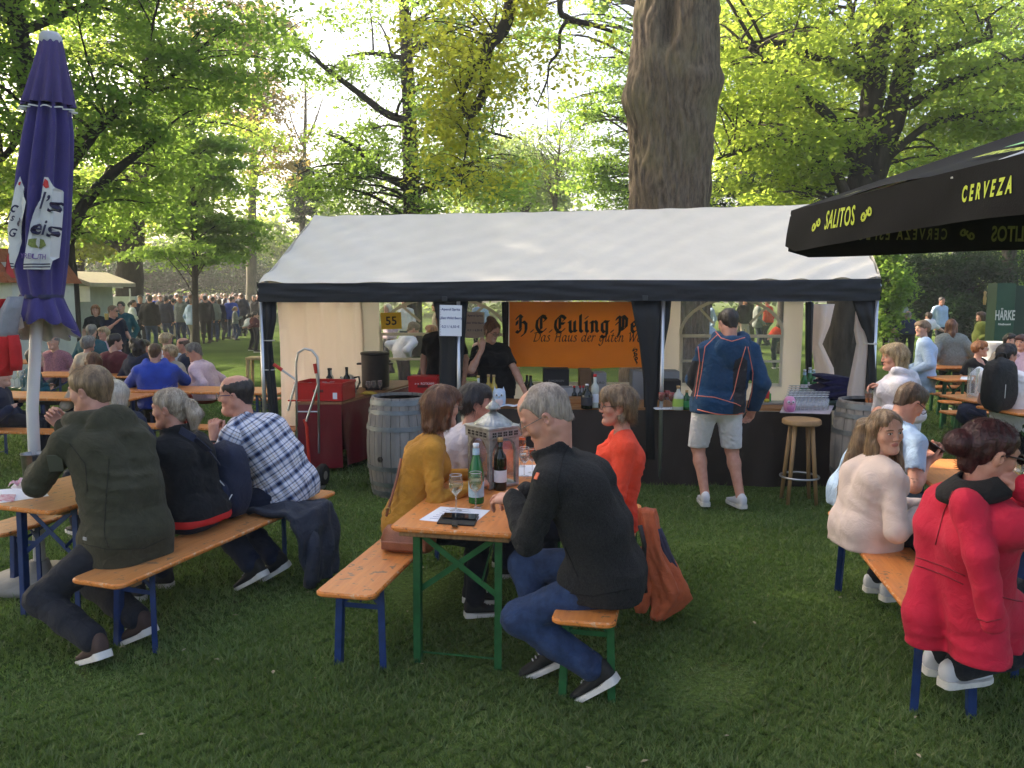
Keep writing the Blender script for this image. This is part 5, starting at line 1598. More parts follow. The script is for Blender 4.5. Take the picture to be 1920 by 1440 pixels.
 for(w,d,n_,sd,h_)in HD:
  if not h_.pop('hide',False):hand(f,w,d,n_,sd,s=s*(1.0 if sex=='m' else .92),k=.005,**h_)
 V,Q=f.surface()
 if res<2.2:V,Q=thin_out(V,Q,fine,.0165*(1 if bare or legs=='shorts' else 1.25)*max(1,res*.9))
 me=raw_mesh('body',V,Q)
 Hi=np.array(Hm.inverted())
 fc=V[Q].mean(1)
 q=fc@Hi[:3,:3].T+Hi[:3,3]
 mi=np.zeros(len(Q),int)
 near=(q[:,1]>.06)
 lip=near&(np.abs(q[:,0])<.024)&(np.abs(q[:,2]+.0525)<.0115*(1-(q[:,0]/.027)**2))&(q[:,1]>.084)
 mi[lip]=1
 brow_slot=4
 for sd in(-1,1):
  ex=(q[:,0]-sd*.031)
  eye=near&((ex/.0135)**2+((q[:,2]-.0115)/.0058)**2<1)
  mi[eye]=2
  iris=near&(ex**2+(q[:,2]-.0118)**2<.0054**2)
  mi[iris&eye]=3
  lash=near&(np.abs(ex)<.0155)&(q[:,2]>.0115)&(((ex/.0165)**2+((q[:,2]-.0115)/.0082)**2)<1)&~eye
  mi[lash]=brow_slot if sex=='f' else 0
  brow=near&(np.abs(ex-sd*.002)<.019)&(np.abs(q[:,2]-.0335+6*(ex-sd*.002)**2)<(.0042 if sex=='m' else .003))
  mi[brow]=brow_slot
 me.polygons.foreach_set('material_index',mi.astype(np.int32))
 body=link('body',me,root,[SKIN[skin],LIPS if sex=='f' else LIPM,EYEW,IRIS,HAIR[hair]])
 info=dict(root=root,Pv=Pv,neck=neck,Sh=Sh,SL=SL,EL=EL,WR=WR,KN=KN,AN=AN,HJ=HJ,Hm=Hm,hp=hp,W=Wst,C=Cst,up=upn,back=back,rx=rx,s=s,HS=HS,lo=lo,hi=hi,hc=hc,HD=HD)
# ------------ hair
 if style:
  he=.22 if hair_extra else 0
  f=Field(hc-v3(.2+he,.2+he,(.62 if style=='long' else .30))*HS,hc+v3(.2,.2,.2)*HS,.0064*res*(1 if res<1.2 else 1.15))
  hair_prims(f,Hm,style,HS,hopt)
  for(a_,b_,ra_,rb_)in(hair_extra or[]):f.cone(loc(a_),loc(b_),ra_,rb_,.02)
  f.ripple(strands(Hm,.0016 if style in('crop','bald','undercut')else .0030,seed),.02)
  V,Q=f.surface()
  if res<1.5 and len(Q):V,Q=wisps(V,Q,Hm,1400 if style in('bald','crop','undercut')else 3200,(.012 if style in('crop','bald','undercut')else .024 if style in('short','pony','bun','up')else .045)*HS,seed,HS,1.0 if style in('pony','bun')else 0)
  info['hair']=link('hair',raw_mesh('hair',V,Q),root,HAIR[hair])
# ------------ garments
 gres=.0105*res
 if bottom is not None:
  f=Field(lo,hi,gres*(1.3 if res<1.2 else 1.7))
  hw=.060*s*g_
  f.cone(Pv-rx*hw,Pv+rx*hw,t_(.107)*g_,t_(.107)*g_,.05)
  f.cone(Pv-rx*hw+back*.03,Pv+rx*hw+back*.03,t_(.102)*g_,t_(.102)*g_,.05)
  f.cone(Pv,Pv+up*.22,t_(.112)*g_,t_(.10)*g_,.05)
  for i in(0,1):
   if legs=='shorts':
    kx=HJ[i]+(KN[i]-HJ[i])*1.04
    f.cone(HJ[i],kx,t_(.098)*g_,t_(.086),.04)
    dn=unit(KN[i]-HJ[i])
   else:
    f.cone(HJ[i],KN[i],t_(.092)*(g_*.7+.3),t_(.068)*tight,.04)
    f.cone(KN[i],KN[i]+(AN[i]-KN[i])*.5,t_(.066)*tight,t_(.064)*tight,.04)
    f.cone(KN[i]+(AN[i]-KN[i])*.5,AN[i]+(KN[i]-AN[i])*.07,t_(.064)*tight,t_(.060+flare)*tight,.03)
  if legs=='shorts':
   kz=min(KN[0][2],KN[1][2])+.015
   f.plane((0,0,-1),(0,0,kz))
  f.ripple(folds(.007,20,seed+3,(1,1,1)))
  V,Q=f.surface()
  info['bottom']=link('shorts' if legs=='shorts' else 'trousers',raw_mesh('trousers',V,Q),root,bottom)
 if top is not None:
  f=Field(lo,hi,gres*(1 if res<1.2 else 1.2))
  torso(f,thick,k=.036,drape=drape)
  if seated and hem is not None:
   for sd in(-1,1):
    f.cone(Pv+rx*sd*.065*s*g_,Pv+rx*sd*.07*s*g_+v3(0,.10,-.02),.104*s*gb+thick,.095*s*gb+thick,.05)
   f.cone(Pv-rx*.065*g_+back*.04-v3(0,0,.03),Pv+rx*.065*g_+back*.04-v3(0,0,.03),t_(.10)*gb+thick,t_(.10)*gb+thick,.05)
   if drape:
    hz_=v3(0,0,Pv[2]-hem)
    for sd in(-1,1):
     f.cone(Pv+rx*sd*.07*g_-hz_,Pv+rx*sd*.07*g_+v3(0,.07,0)-hz_,.108*s*gb+thick,.100*s*gb+thick,.03)
    f.cone(Pv-rx*.07*g_+back*.035-hz_,Pv+rx*.07*g_+back*.035-hz_,.104*s*gb+thick,.104*s*gb+thick,.03)
  elif hem is not None:
   f.cone(Pv-rx*.06*g_,Pv+rx*.06*g_,t_(.112)*g_+thick,t_(.112)*g_+thick,.05)
   f.cone(Pv-rx*.06*g_-v3(0,0,.12),Pv+rx*.06*g_-v3(0,0,.12),t_(.112)*g_+thick,t_(.112)*g_+thick,.05)
  hz=hem if hem is not None else(Pv[2]-.02)
  for i in(0,1):
   te=thick*1.0
   f.cone(SL[i],EL[i],t_(.051)+te*.9,t_(.043)+te,.024)
   if sleeve=='long':
    wq=WR[i]+(EL[i]-WR[i])*.03
    f.cone(EL[i],wq,t_(.043)+te,t_(.033)+te*.8,.02)
    f.cone(wq-unit(wq-EL[i])*.03,wq,t_(.036)+te*.8,t_(.036)+te*.8,.004)
   elif sleeve=='mid':
    f.cone(EL[i],EL[i]+(WR[i]-EL[i])*.55,t_(.045)+te,t_(.036)+te,.03)
  if sleeve=='short':
   for i in(0,1):
    dn=unit(EL[i]-SL[i])
    o=SL[i]+(EL[i]-SL[i])*.72
    f.cone(o+dn*.05,EL[i]+(EL[i]-o)*.3,t_(.085),t_(.085),.0,'s')
  if collar:
   cr,ch=collar
   for j in range(28):
    a=2*PI*j/28
    p=neck+(rx*math.cos(a)*.064-back*math.sin(a)*.066)*s*cr+upn*.0
    f.cone(p-upn*.03,p+upn*(.02+.030*ch)+(rx*math.cos(a)-back*math.sin(a))*.012,.016,.010,.012)
  if hood:
   for j in range(11):
    a=PI*(-.12+1.24*j/10)
    p=neck+rx*math.cos(a)*.115*s+back*math.sin(a)*.105*s+upn*(.045-.035*math.sin(a))
    f.ell(p,(.040*hood,.040*hood,.036*hood),.02)
   f.ell(neck+back*.115*s-upn*.055*s,(.105*s*hood,.055*hood,.085*s*hood),.012)
   f.ell(neck+back*.13*s-upn*.12*s,(.06*s*hood,.045*hood,.07*s*hood),.02)
  for(a,b,ra,rb)in(extra or[]):
   f.cone(loc(a)if isinstance(a,Vector)else a,loc(b)if isinstance(b,Vector)else b,ra,rb,.03)
  f.plane((0,0,-1),(0,0,hz))
  if neckline:
   for(fx,fy,fz,r)in neckline:
    c=neck+rx*fx-back*fy+upn*fz
    f.ell(c,(r,r,r),.01,'s')
  f.ripple(folds(fold,foldf,seed))
  V,Q=f.surface()
  kind=(parts or{}).get('top_name','shirt')
  me=raw_mesh(kind,V,Q)
  if uvs:cloth_uv(me,V,Q,[(Pv-upn*.1,neck,rx,back),*[(SL[i],EL[i],back,v3(0,0,1))for i in(0,1)],*[(EL[i],WR[i],back,v3(0,0,1))for i in(0,1)]],(.17,.062,.052))
  info['top']=link(kind,me,root,top)
# ------------ shoes
 if shoes is not None and lowleg:
  for i in(0,1):
   fp=foot_pitch[i]if isinstance(foot_pitch,(tuple,list))else foot_pitch
   shoe(root,AN[i],s*(1 if sex=='m' else .92),fp,shoes,sole or WHITE_RUBBER,(0,-9,9)[i+1]*-1)
 if glasses:
  spectacles(root,Hm,glasses)
 return info
WHITE_RUBBER=M('white_rubber',(.62,.60,.56),.6,var=.12,vscale=20)
DARK_RUBBER=M('dark_rubber',(.03,.03,.03),.7,var=.1)
def shoe(root,an,s,pitch,mat,sole_mat,toe_out=0.0):
 """upper with its sole; an is the ankle, pitch lifts the heel"""
 Rt=Matrix.Rotation(R(-toe_out),3,'Z')@Matrix.Rotation(R(-pitch),3,'X')
 ball=Vector((0,.13*s,-.075*s))
 ankle=Vector(an)
 def T(p):
  return ankle+Rt@(Vector(p))
 st=[(-.070,.020,-.045,.000),(-.060,.032,-.062,.028),(-.035,.037,-.066,.040),(.0,.038,-.066,.038),(.03,.040,-.066,.015),(.07,.044,-.066,-.012),(.12,.048,-.066,-.028),(.16,.044,-.064,-.036),(.19,.032,-.062,-.045),(.203,.014,-.060,-.052)]
 vs,fs=[],[]
 N=14
 for(y,w,z0,z1)in st:
  for k in range(N):
   a=2*PI*k/N
   c,sn=math.cos(a),math.sin(a)
   zz=(z0+z1)/2+(z1-z0)/2*(abs(sn)**.8)*(1 if sn>0 else-1)
   xx=w*(abs(c)**.7)*(1 if c>0 else-1)*(1-.25*max(0,sn)**2)
   vs.append(T((xx*s,y*s,zz*s)))
 for j in range(len(st)-1):
  fs+=[(j*N+k,j*N+(k+1)%N,(j+1)*N+(k+1)%N,(j+1)*N+k)for k in range(N)]
 fs+=[tuple(range(N)),tuple((len(st)-1)*N+k for k in range(N))]
 m=MB();m.add(vs,fs)
 up=m.build('shoe',mat,root,smooth=True)
 m=MB()
 out=[]
 for y,w,_,_ in st:
  out.append((y,w+.005))
 ring=[(w,y)for y,w in out]+[(-w,y)for y,w in out[::-1]]
 nN=len(ring)
 tz=lambda y:-.064+(.012 if y<.0 else 0)*(1 if y<-.02 else .5)
 vs=[T((x*s,y*s,-.088*s))for x,y in ring]+[T((x*1.03*s,y*s,-.075*s))for x,y in ring]+[T((x*s,y*s,tz(y)*s))for x,y in ring]
 fs=[tuple(range(nN))[::-1],tuple(range(2*nN,3*nN))]
 for j in range(2):fs+=[(j*nN+k,j*nN+(k+1)%nN,(j+1)*nN+(k+1)%nN,(j+1)*nN+k)for k in range(nN)]
 m.add(vs,fs);m.build('sole',sole_mat,up,autosmooth=50)
 m=MB()
 for y in(.035,.055,.075,.095):
  zt=np.interp(y,[a[0]for a in st],[a[3]for a in st])+.003
  m.bar(T((-.016*s,y*s,zt*s)),T((.016*s,(y+.008)*s,zt*s)),.006*s,.004*s)
 m.build('lace',sole_mat,up)
def wisps(V,Q,Hm,n,L,seed,HS,back=0.0):
 rng=np.random.default_rng(seed)
 fi=rng.integers(0,len(Q),n)
 q=V[Q[fi]]
 c=q.mean(1)+(q[:,0]-q[:,2])*(rng.random(n)-.5)[:,None]
 nr=np.cross(q[:,2]-q[:,0],q[:,3]-q[:,1]);nr/=(np.linalg.norm(nr,axis=1)[:,None]+1e-9)
 M3=np.array(Hm.to_3x3());M3=M3/np.linalg.norm(M3[:,0])
 flow=M3@np.array([0,-.35-back*1.6,-1.0+back*.7]);flow=flow[None]+rng.normal(0,.13,(n,3))
 t=flow-nr*(flow*nr).sum(1)[:,None];t/=(np.linalg.norm(t,axis=1)[:,None]+1e-9)
 w=np.cross(nr,t)*.0009
 l_=L*(.5+rng.random(n))[:,None]
 b=c-nr*.001
 m=c+t*l_*.5+nr*(.0012+.0022*rng.random(n))[:,None]
 e=c+t*l_+nr*(-.001+.0045*rng.random(n)**2)[:,None]
 W=np.stack([b-w,b+w,m+w*.8,m-w*.8,m-w*.8,m+w*.8,e+w*.2,e-w*.2],1).reshape(-1,3)
 return np.concatenate([V,W]),np.concatenate([Q,len(V)+np.arange(n*8).reshape(-1,4)])
def spectacles(root,Hm,kind):
 col,dark,thick=kind
 fm=M('frame_'+col,{'black':(.01,.01,.012),'metal':(.12,.11,.10),'blue':(.02,.03,.09)}[col],.3,var=0)
 lm=M('dark_lens',(.008,.008,.010),.08,var=0)if dark else glass_mat('lens_glass',(.93,.95,.96),.94,.02)
 t=lambda a,b,c:Hm@Vector((a,b,c))
 m=MB()
 for sd in(-1,1):
  m.tube([t(sd*(.034+.026*math.cos(a)),.110-.010*abs(math.cos(a))*(1 if sd*math.cos(a)*sd>0 else .2),.008+.017*math.sin(a))for a in np.linspace(0,2*PI,13)],thick,5)
  m.tube([t(sd*.061,.099,.012),t(sd*.079,.06,.014),t(sd*.082,.0,.014),t(sd*.080,-.018,.004)],thick*1.2,5)
 m.tube([t(-.008,.112,.012),t(.008,.112,.012)],thick,5)
 g_=m.build('glasses',fm,root,smooth=True)
 m=MB()
 for sd in(-1,1):
  N=12
  m.add([t(sd*(.034+.026*math.cos(a)),.108,.008+.017*math.sin(a))for a in np.linspace(0,2*PI,N,endpoint=False)],[tuple(range(N))])
 m.build('lens',lm,g_)
# ---------------------------------------------------------------- fabrics
def cloth(name,col,rough=.85,var=.16,vscale=9,bump=.25,bscale=180,sheen=.04,folds=.4,**k):
 return M(name,col,rough,folds=folds,var=var,vscale=vscale,bump=bump,bscale=bscale,sheen=sheen,spec=.2,**k)
FLEECE=cloth('black_fleece',(.0195,.0195,.0195),.95,.55,120,.9,260,.05)
DENIM=cloth('blue_denim',(.025,.045,.105),.85,.35,14,.4,300)
DENIM_D=cloth('dark_denim',(.014,.020,.042),.85,.3,14,.4,300)
OLIVE=cloth('olive_softshell',(.046,.044,.026),.9,.16,20,.35,200,.05)
BLACKK=cloth('black_knit',(.010,.011,.013),.9,.25,30,.3,200)
MUSTARD=cloth('mustard_suede',(.44,.205,.028),.9,.22,9,.3,160,.06)
LAVENDER=cloth('pale_cardigan',(.52,.48,.52),.9,.08,12,.4,160)
CORAL=cloth('coral_knit',(.80,.070,.030),.8,.10,14,.4,220)
NAVY_T=cloth('dark_trousers',(.016,.018,.024),.9,.2,20,.3,200)
WHITEC=cloth('white_cotton',(.74,.73,.76),.85,.06,12,.3,150)
SHORTSM=cloth('light_shorts',(.74,.72,.75),.85,.08,14,.4,180)
TEE_B=cloth('black_tee',(.008,.008,.009),.9,.2,20,.3,150)
BLUESHELL=cloth('blue_softshell',(.009,.042,.10),.85,.12,30,.3,240)
PINKC=cloth('blush_cardigan',(.70,.57,.51),.95,.05,8,.2,240,.06,folds=.2)
REDJ=cloth('red_jacket',(.50,.016,.045),.75,.08,10,.15,260,folds=.28)
POLO=cloth('light_blue_polo',(.38,.52,.72),.85,.06,16,.35,300)
HOODIE=cloth('pale_grey_hoodie',(.55,.54,.60),.9,.10,22,.4,200)
PUFFY=cloth('light_blue_puffer',(.36,.48,.66),.55,.08,12,.4,60)
COAT=cloth('grey_coat',(.20,.22,.21),.95,.25,40,.5,200)
ANORAK=cloth('blue_anorak',(.018,.06,.42),.6,.10,12,.3,120)
PINKS=cloth('pink_shirt',(.66,.50,.58),.85,.10,40,.3,300)
MAROON=cloth('maroon_shirt',(.10,.018,.026),.85,.15,20,.3,200)
NAVYJ=cloth('navy_jacket',(.014,.020,.045),.8,.2,20,.3,200)
BEIGE=cloth('beige_coat',(.38,.33,.26),.9,.12,20,.3,200)
REDT=cloth('red_trousers',(.30,.035,.025),.85,.15,20,.3,200)
TEAL=cloth('teal_jacket',(.018,.085,.11),.8,.15,20,.3,200)
def plaid_mat():
 m,n,l=node_mat('blue_plaid')
 b=n['Principled BSDF'];b.inputs['Roughness'].default_value=.85;b.inputs['Specular IOR Level'].default_value=.2
 tc=n.new('ShaderNodeTexCoord')
 wob=n.new('ShaderNodeVectorMath');wob.operation='ADD';wob.inputs[1].default_value=(5,5,0)
 l.new(tc.outputs['UV'],wob.inputs[0])
 def stripes(direction,period,ramp):
  dt=n.new('ShaderNodeVectorMath');dt.operation='DOT_PRODUCT';dt.inputs[1].default_value=Vector(direction)/period
  l.new(wob.outputs[0],dt.inputs[0])
  fr=n.new('ShaderNodeMath');fr.operation='FRACT';l.new(dt.outputs['Value'],fr.inputs[0])
  r=n.new('ShaderNodeValToRGB');r.color_ramp.interpolation='CONSTANT'
  for i,(p,c)in enumerate(ramp):
   e=r.color_ramp.elements[i]if i<2 else r.color_ramp.elements.new(p)
   e.position=p;e.color=(*c,1)
  l.new(fr.outputs[0],r.inputs[0]);return r
 W_,N_,B_,T_=(.74,.74,.80),(.018,.024,.07),(.20,.27,.45),(.50,.40,.30)
 ramp=[(0,W_),(.20,B_),(.26,N_),(.42,B_),(.48,W_),(.60,N_),(.64,W_),(.78,T_),(.82,W_),(.92,N_),(.96,B_)]
 s1=stripes((1,0,0),.115,ramp)
 s2=stripes((0,1,0),.125,ramp)
 mx=n.new('ShaderNodeMixRGB');mx.blend_type='MULTIPLY';mx.inputs[0].default_value=.55
 l.new(s1.outputs[0],mx.inputs[1]);l.new(s2.outputs[0],mx.inputs[2])
 m2=n.new('ShaderNodeMixRGB');m2.inputs[0].default_value=.45
 l.new(mx.outputs[0],m2.inputs[1]);l.new(s2.outputs[0],m2.inputs[2])
 l.new(m2.outputs[0],b.inputs['Base Color'])
 return m
PLAID=plaid_mat()
SHOE_BLK=M('dark_shoe',(.018,.018,.017),.8,var=.2,bump=.3,bscale=300)
SHOE_BRN=M('brown_shoe',(.06,.035,.028),.8,var=.2,bump=.2,bscale=200)
SHOE_WHT=M('white_shoe',(.62,.62,.66),.6,var=.06)
# ---------------------------------------------------------------- main figures
CAST={}
def who(key,*a,**k):
 CAST[key]=person(*a,**k)
 return CAST[key]
who('main','grey cropped man in black fleece jacket and jeans at the near table end',.475,3.97,face=74,seat=.485,head=P(1024,782,3.98),hyaw=84,hpitch=-30,sex='m',scale=1.08,girth=1.16,headscale=1.19,hair='stubble',style='crop',hopt=dict(recede=1,vol=-.001),top=FLEECE,thick=.026,hem=.505,bottom=DENIM,skin='rosy',wrists=[P(964,936,4.06),P(985,922,4.34)],elbows=[(-.6,-.2,-1),(.55,-.1,-1)],hands=[dict(d=(.25,.95,-.05),palm=(.35,.0,-.9),curl=.50,thumb=.75,point=.30),dict(d=(-.35,.9,-.05),palm=(-.3,0,-.9),curl=.55,thumb=.4)],knees=[(-.1,1,.5),(.1,1,.5)],feet=[P(1118,1262,3.86),P(1030,1268,4.12)],foot_pitch=(36,26),shoes=SHOE_BLK,collar=(1.08,1.7),glasses=('metal',False,.0016),fold=.009,foldf=13,seed=3,tight=1.12,res=.95,parts=dict(top_name='jacket'))
who('mustard','woman in mustard long sleeved top with auburn bob beside the brown handbag',-.64,4.98,face=-84,headscale=1.08,seat=.485,head=P(829,765,5.0),hyaw=-52,hpitch=-4,sex='f',scale=1.02,girth=1.1,hair='auburn',style='bob',hopt=dict(len=.115),top=MUSTARD,thick=.010,hem=.50,bottom=NAVY_T,skin='fair',bust=.95,glasses=('metal',False,.0014),wrists=[P(900,890,5.3),P(885,912,4.88)],elbows=[(-.6,-.3,-1),(.5,-.3,-1)],neckline=[(0,.06,.03,.082)],fold=.009,foldf=24,seed=5,shoes=SHOE_BLK,parts=dict(top_name='shirt'),res=1.0)
who('cardigan','woman in pale lavender cardigan with short dark hair behind the lantern',-.46,5.66,face=-82,headscale=1.08,seat=.485,head=P(893,757,5.62),hyaw=-84,hpitch=2,sex='f',scale=1.02,girth=1.16,hair='dark',style='pixie',hopt=dict(len=.03),top=LAVENDER,thick=.014,hem=.50,bottom=DENIM_D,skin='rosy',bust=1.0,wrists=[P(950,880,5.9),P(935,905,5.55)],fold=.008,seed=6,shoes=SHOE_BLK,parts=dict(top_name='cardigan'),neckline=[(0,.07,.02,.07)],res=1.05)
who('coral','woman in bright coral sweater with brown bob and glasses behind the fleece man',.64,5.14,face=88,headscale=1.08,seat=.485,head=P(1157,762,5.14),hyaw=92,hpitch=-4,sex='f',scale=1.0,girth=1.08,hair='lightbrown',style='bob',hopt=dict(len=.075,ears=1),top=CORAL,thick=.012,hem=.50,bottom=NAVY_T,skin='rosy',bust=.95,wrists=[P(1090,905,5.05),P(1095,900,5.3)],elbows=[(-.6,-.4,-1),(.5,-.3,-1)],glasses=('black',False,.0016),fold=.008,foldf=20,seed=8,shoes=SHOE_BLK,parts=dict(top_name='sweater'),neckline=[(0,.05,.045,.07)],res=1.0)
who('olive','man in olive softshell jacket with sandy short hair lifting a dark cup',-2.20,4.62,face=62,headscale=1.08,seat=.485,head=P(170,735,4.78),hyaw=80,hpitch=-6,sex='m',scale=1.10,girth=1.2,hair='lightbrown',style='crop',hopt=dict(vol=.006),top=OLIVE,thick=.026,hem=.47,bottom=NAVY_T,skin='rosy',wrists=[P(70,880,4.85),P(118,800,5.12)],elbows=[(-.75,-.1,-1),(.6,.2,-1)],hands=[dict(hide=True),dict(d=(-.45,.35,.75),palm=(-.3,-.9,0),curl=.75,thumb=.7)],hood=1.45,fold=.010,foldf=12,seed=9,feet=[P(180,1205,4.22),P(262,1172,4.5)],foot_pitch=(22,25),shoes=SHOE_BRN,tight=1.12,parts=dict(top_name='jacket'),res=.95)
who('ponytail','blonde woman with ponytail in black jacket carrying the navy backpack',-2.02,5.16,face=70,headscale=1.08,seat=.485,head=P(318,768,5.22),hyaw=86,hpitch=-4,sex='f',scale=1.02,girth=1.12,hair='ashblonde',style='pony',top=BLACKK,thick=.018,hem=.535,bottom=DENIM_D,skin='rosy',bust=.8,wrists=[P(200,900,5.3),P(215,890,5.5)],collar=(1.15,1.3),fold=.009,seed=11,shoes=SHOE_BLK,parts=dict(top_name='jacket'),res=1.0)
who('plaid','balding man in blue and white plaid shirt resting chin on clasped hands',-1.60,5.80,face=78,headscale=1.08,seat=.485,head=P(443,742,5.78),hyaw=88,hpitch=-4,sex='m',scale=1.08,girth=1.22,hair='dark',style='bald',top=PLAID,uvs=True,thick=.024,hem=.53,bottom=DENIM_D,skin='rosy',hopt=dict(face_fat=.6),wrists=[P(402,822,5.62),P(410,815,5.76)],elbows=[(-.4,.1,-1),(.4,.25,-1)],hands=[dict(d=(.12,.12,1),palm=(.9,-.1,0),curl=.85,thumb=.6),dict(d=(-.12,.1,1),palm=(-.9,-.1,0),curl=.8,thumb=.6)],sleeve='mid',glasses=('blue',False,.0026),fold=.010,foldf=15,seed=13,feet=[P(475,1062,5.35),P(515,1050,5.55)],foot_pitch=(30,30),shoes=SHOE_BLK,collar=(1.05,.8),tight=1.15,res=1.0)
who('whitehair','white haired person seated low between olive jacket man and ponytail woman',-3.15,6.5,face=60,seat=.46,head=P(214,742,6.5),hyaw=62,sex='f',scale=.98,hair='white',style='bob',hopt=dict(len=.06),top=NAVYJ,thick=.016,hem=.5,bottom=NAVY_T,seed=14,res=1.4,shoes=SHOE_BLK,parts=dict(top_name='jacket'))
who('customer','man in blue softshell hoodie and light shorts standing at the counter',1.86,7.42,face=4,pelvis=.98,head=P(1366,607,7.5),hyaw=12,hpitch=-18,sex='m',scale=1.07,girth=1.16,hair='dark',style='crop',hopt=dict(vol=.003),top=BLUESHELL,thick=.030,hem=.90,bottom=SHORTSM,legs='shorts',skin='rosy',wrists=[P(1318,742,7.75),P(1412,765,7.48)],elbows=[(-1,-.2,-.2),(.35,-.8,-.3)],hood=1.45,fold=.008,foldf=11,seed=15,feet=[P(1322,928,7.46),P(1388,932,7.40)],foot_pitch=(0,0),shoes=SHOE_WHT,res=1.0,parts=dict(top_name='jacket'))
who('barwoman','bar woman in black tee shirt with hair up touching her face',P(932,700,9.35).x,9.35,face=205,pelvis=.93,head=P(922,622,9.2),hyaw=225,hpitch=-22,sex='f',scale=1.0,girth=1.12,hair='auburn',style='up',top=TEE_B,thick=.016,hem=.80,bottom=NAVY_T,sleeve='short',bust=1.0,wrists=[P(985,735,9.05),P(903,655,9.02)],elbows=[(-.9,-.4,-.4),(.6,.2,-1)],hands=[dict(curl=.3),dict(d=(-.1,.1,1),palm=(-.3,-.8,0),curl=.5)],glasses=('black',False,.0018),fold=.009,seed=16,shoes=SHOE_BLK,res=1.15)
who('barman','bar helper in black tee shirt half hidden behind the price sheet',P(832,700,10.0).x,10.0,face=170,pelvis=.94,sex='m',scale=1.0,girth=1.1,hair='brown',style='short',top=TEE_B,thick=.016,hem=.8,bottom=NAVY_T,sleeve='short',seed=17,shoes=SHOE_BLK,res=1.5)
who('girl','young woman in blush pink cardigan with long hair looking back to the right',2.12,4.86,face=-82,seat=.485,head=P(1661,811,4.84),hyaw=-170,hpitch=-2,hroll=4,sex='f',scale=1.02,girth=1.04,headscale=1.08,hair='lightbrown',style='long',hopt=dict(len=.42,back=-.05,front=1),top=PINKC,thick=.022,hem=.47,bottom=NAVY_T,skin='fair',bust=1.05,wrists=[P(1725,950,5.05),P(1722,965,4.72)],elbows=[(-.5,-.4,-1),(.6,-.5,-1)],fold=.007,foldf=10,seed=19,hair_extra=[(P(1622,800,4.95),P(1592,880,4.97),.055,.05),(P(1592,880,4.97),P(1566,985,4.98),.045,.022)],feet=[P(1640,1085,5.1),P(1670,1100,4.9)],shoes=SHOE_WHT,parts=dict(top_name='cardigan'),res=.95,neckline=[(0,.06,.03,.075)])
who('red','woman in crimson jacket with hair bun and sunglasses at the right edge',2.02,3.56,face=-82,seat=.485,head=P(1852,853,3.34),hyaw=-84,hpitch=-12,sex='f',scale=1.10,girth=1.12,headscale=1.08,hair='redbrown',style='bun',top=REDJ,thick=.028,hem=.45,bottom=NAVY_T,skin='rosy',bust=.9,wrists=[P(1960,900,3.55),P(1925,915,3.25)],elbows=[(-.5,-.4,-1),(.7,-.3,-1)],hands=[dict(),dict(curl=.7)],glasses=('black',True,.0030),fold=.010,foldf=9,seed=21,extra=[(P(1808,925,3.36),P(1815,950,3.20),.062,.066),(P(1815,950,3.20),P(1838,1040,3.12),.062,.058),(P(1838,1040,3.12),P(1862,1165,3.10),.058,.052),(P(1785,960,3.5),P(1735,1150,3.48),.10,.09),(P(1735,1150,3.48),P(1740,1260,3.5),.09,.085),(P(1800,1000,3.4),P(1845,1260,3.32),.11,.12)],feet=[P(1760,1230,3.9),P(1790,1250,3.6)],shoes=SHOE_WHT,parts=dict(top_name='jacket'),res=.95,tight=1.1)
who('polo','man in light blue polo with undercut bending over his phone',2.40,5.62,face=-80,seat=.485,head=P(1704,757,5.55),hyaw=-76,hpitch=-34,sex='m',scale=1.06,girth=1.12,hair='brown',style='undercut',top=POLO,thick=.014,hem=.50,bottom=cloth('pale_denim',(.16,.23,.34)),sleeve='short',wrists=[P(1722,858,5.65),P(1738,866,5.36)],elbows=[(-.5,-.2,-1),(.5,-.2,-1)],hands=[dict(d=(.1,.9,.3),palm=(.3,-.2,.9),curl=.6),dict(d=(-.1,.9,.35),palm=(-.3,-.2,.9),curl=.6)],glasses=('black',False,.0024),fold=.008,foldf=12,seed=23,collar=(1.0,.6),shoes=SHOE_WHT,skin='rosy',res=1.0)
who('hoodie','blonde woman in pale grey hoodie standing at the right barrel with a drink',3.34,7.05,face=72,pelvis=.88,head=P(1676,671,7.0),hyaw=84,hpitch=-4,sex='f',scale=.98,girth=1.12,hair='blonde',style='bob',hopt=dict(len=.10,fringe=0),top=HOODIE,thick=.024,hem=.74,bottom=DENIM,skin='rosy',bust=.95,wrists=[P(1662,770,6.85),P(1652,725,7.1)],elbows=[(-.6,-.4,-1),(.6,-.2,-1)],hands=[dict(curl=.4),dict(d=(-.2,.9,.1),palm=(-.5,0,-.6),curl=.5)],hood=1.0,fold=.010,foldf=12,seed=25,shoes=SHOE_WHT,res=1.05,parts=dict(top_name='hoodie'))
def mid(key,label,px,py,Y,dx=0.0,**k):
 h_=P(px,py,Y)
 d=dict(res=1.7,thick=.018,hem=.52,bottom=NAVY_T,seat=.485,shoes=SHOE_BLK,fold=.010)
 d.update(k)
 if 'pelvis' in d:d['seat']=None
 return who(key,label,h_.x+dx,Y,head=h_,**d)
mid('puffer','woman with short grey brown hair in light blue puffer jacket seated on the right',1729,617,12.0,face=70,hyaw=105,sex='f',hair='sandy',style='pixie',hopt=dict(len=.03),top=PUFFY,seat=.62,dx=.05,seed=31,parts=dict(top_name='jacket'),girth=1.1,thick=.03)
mid('greycoat','woman with long brown hair in grey coat standing with her back turned',1783,612,13.6,face=-12,pelvis=.93,sex='f',hair='auburn',style='long',hopt=dict(len=.34),top=COAT,hem=.48,thick=.03,seed=32,dx=.06,parts=dict(top_name='coat'),girth=1.15)
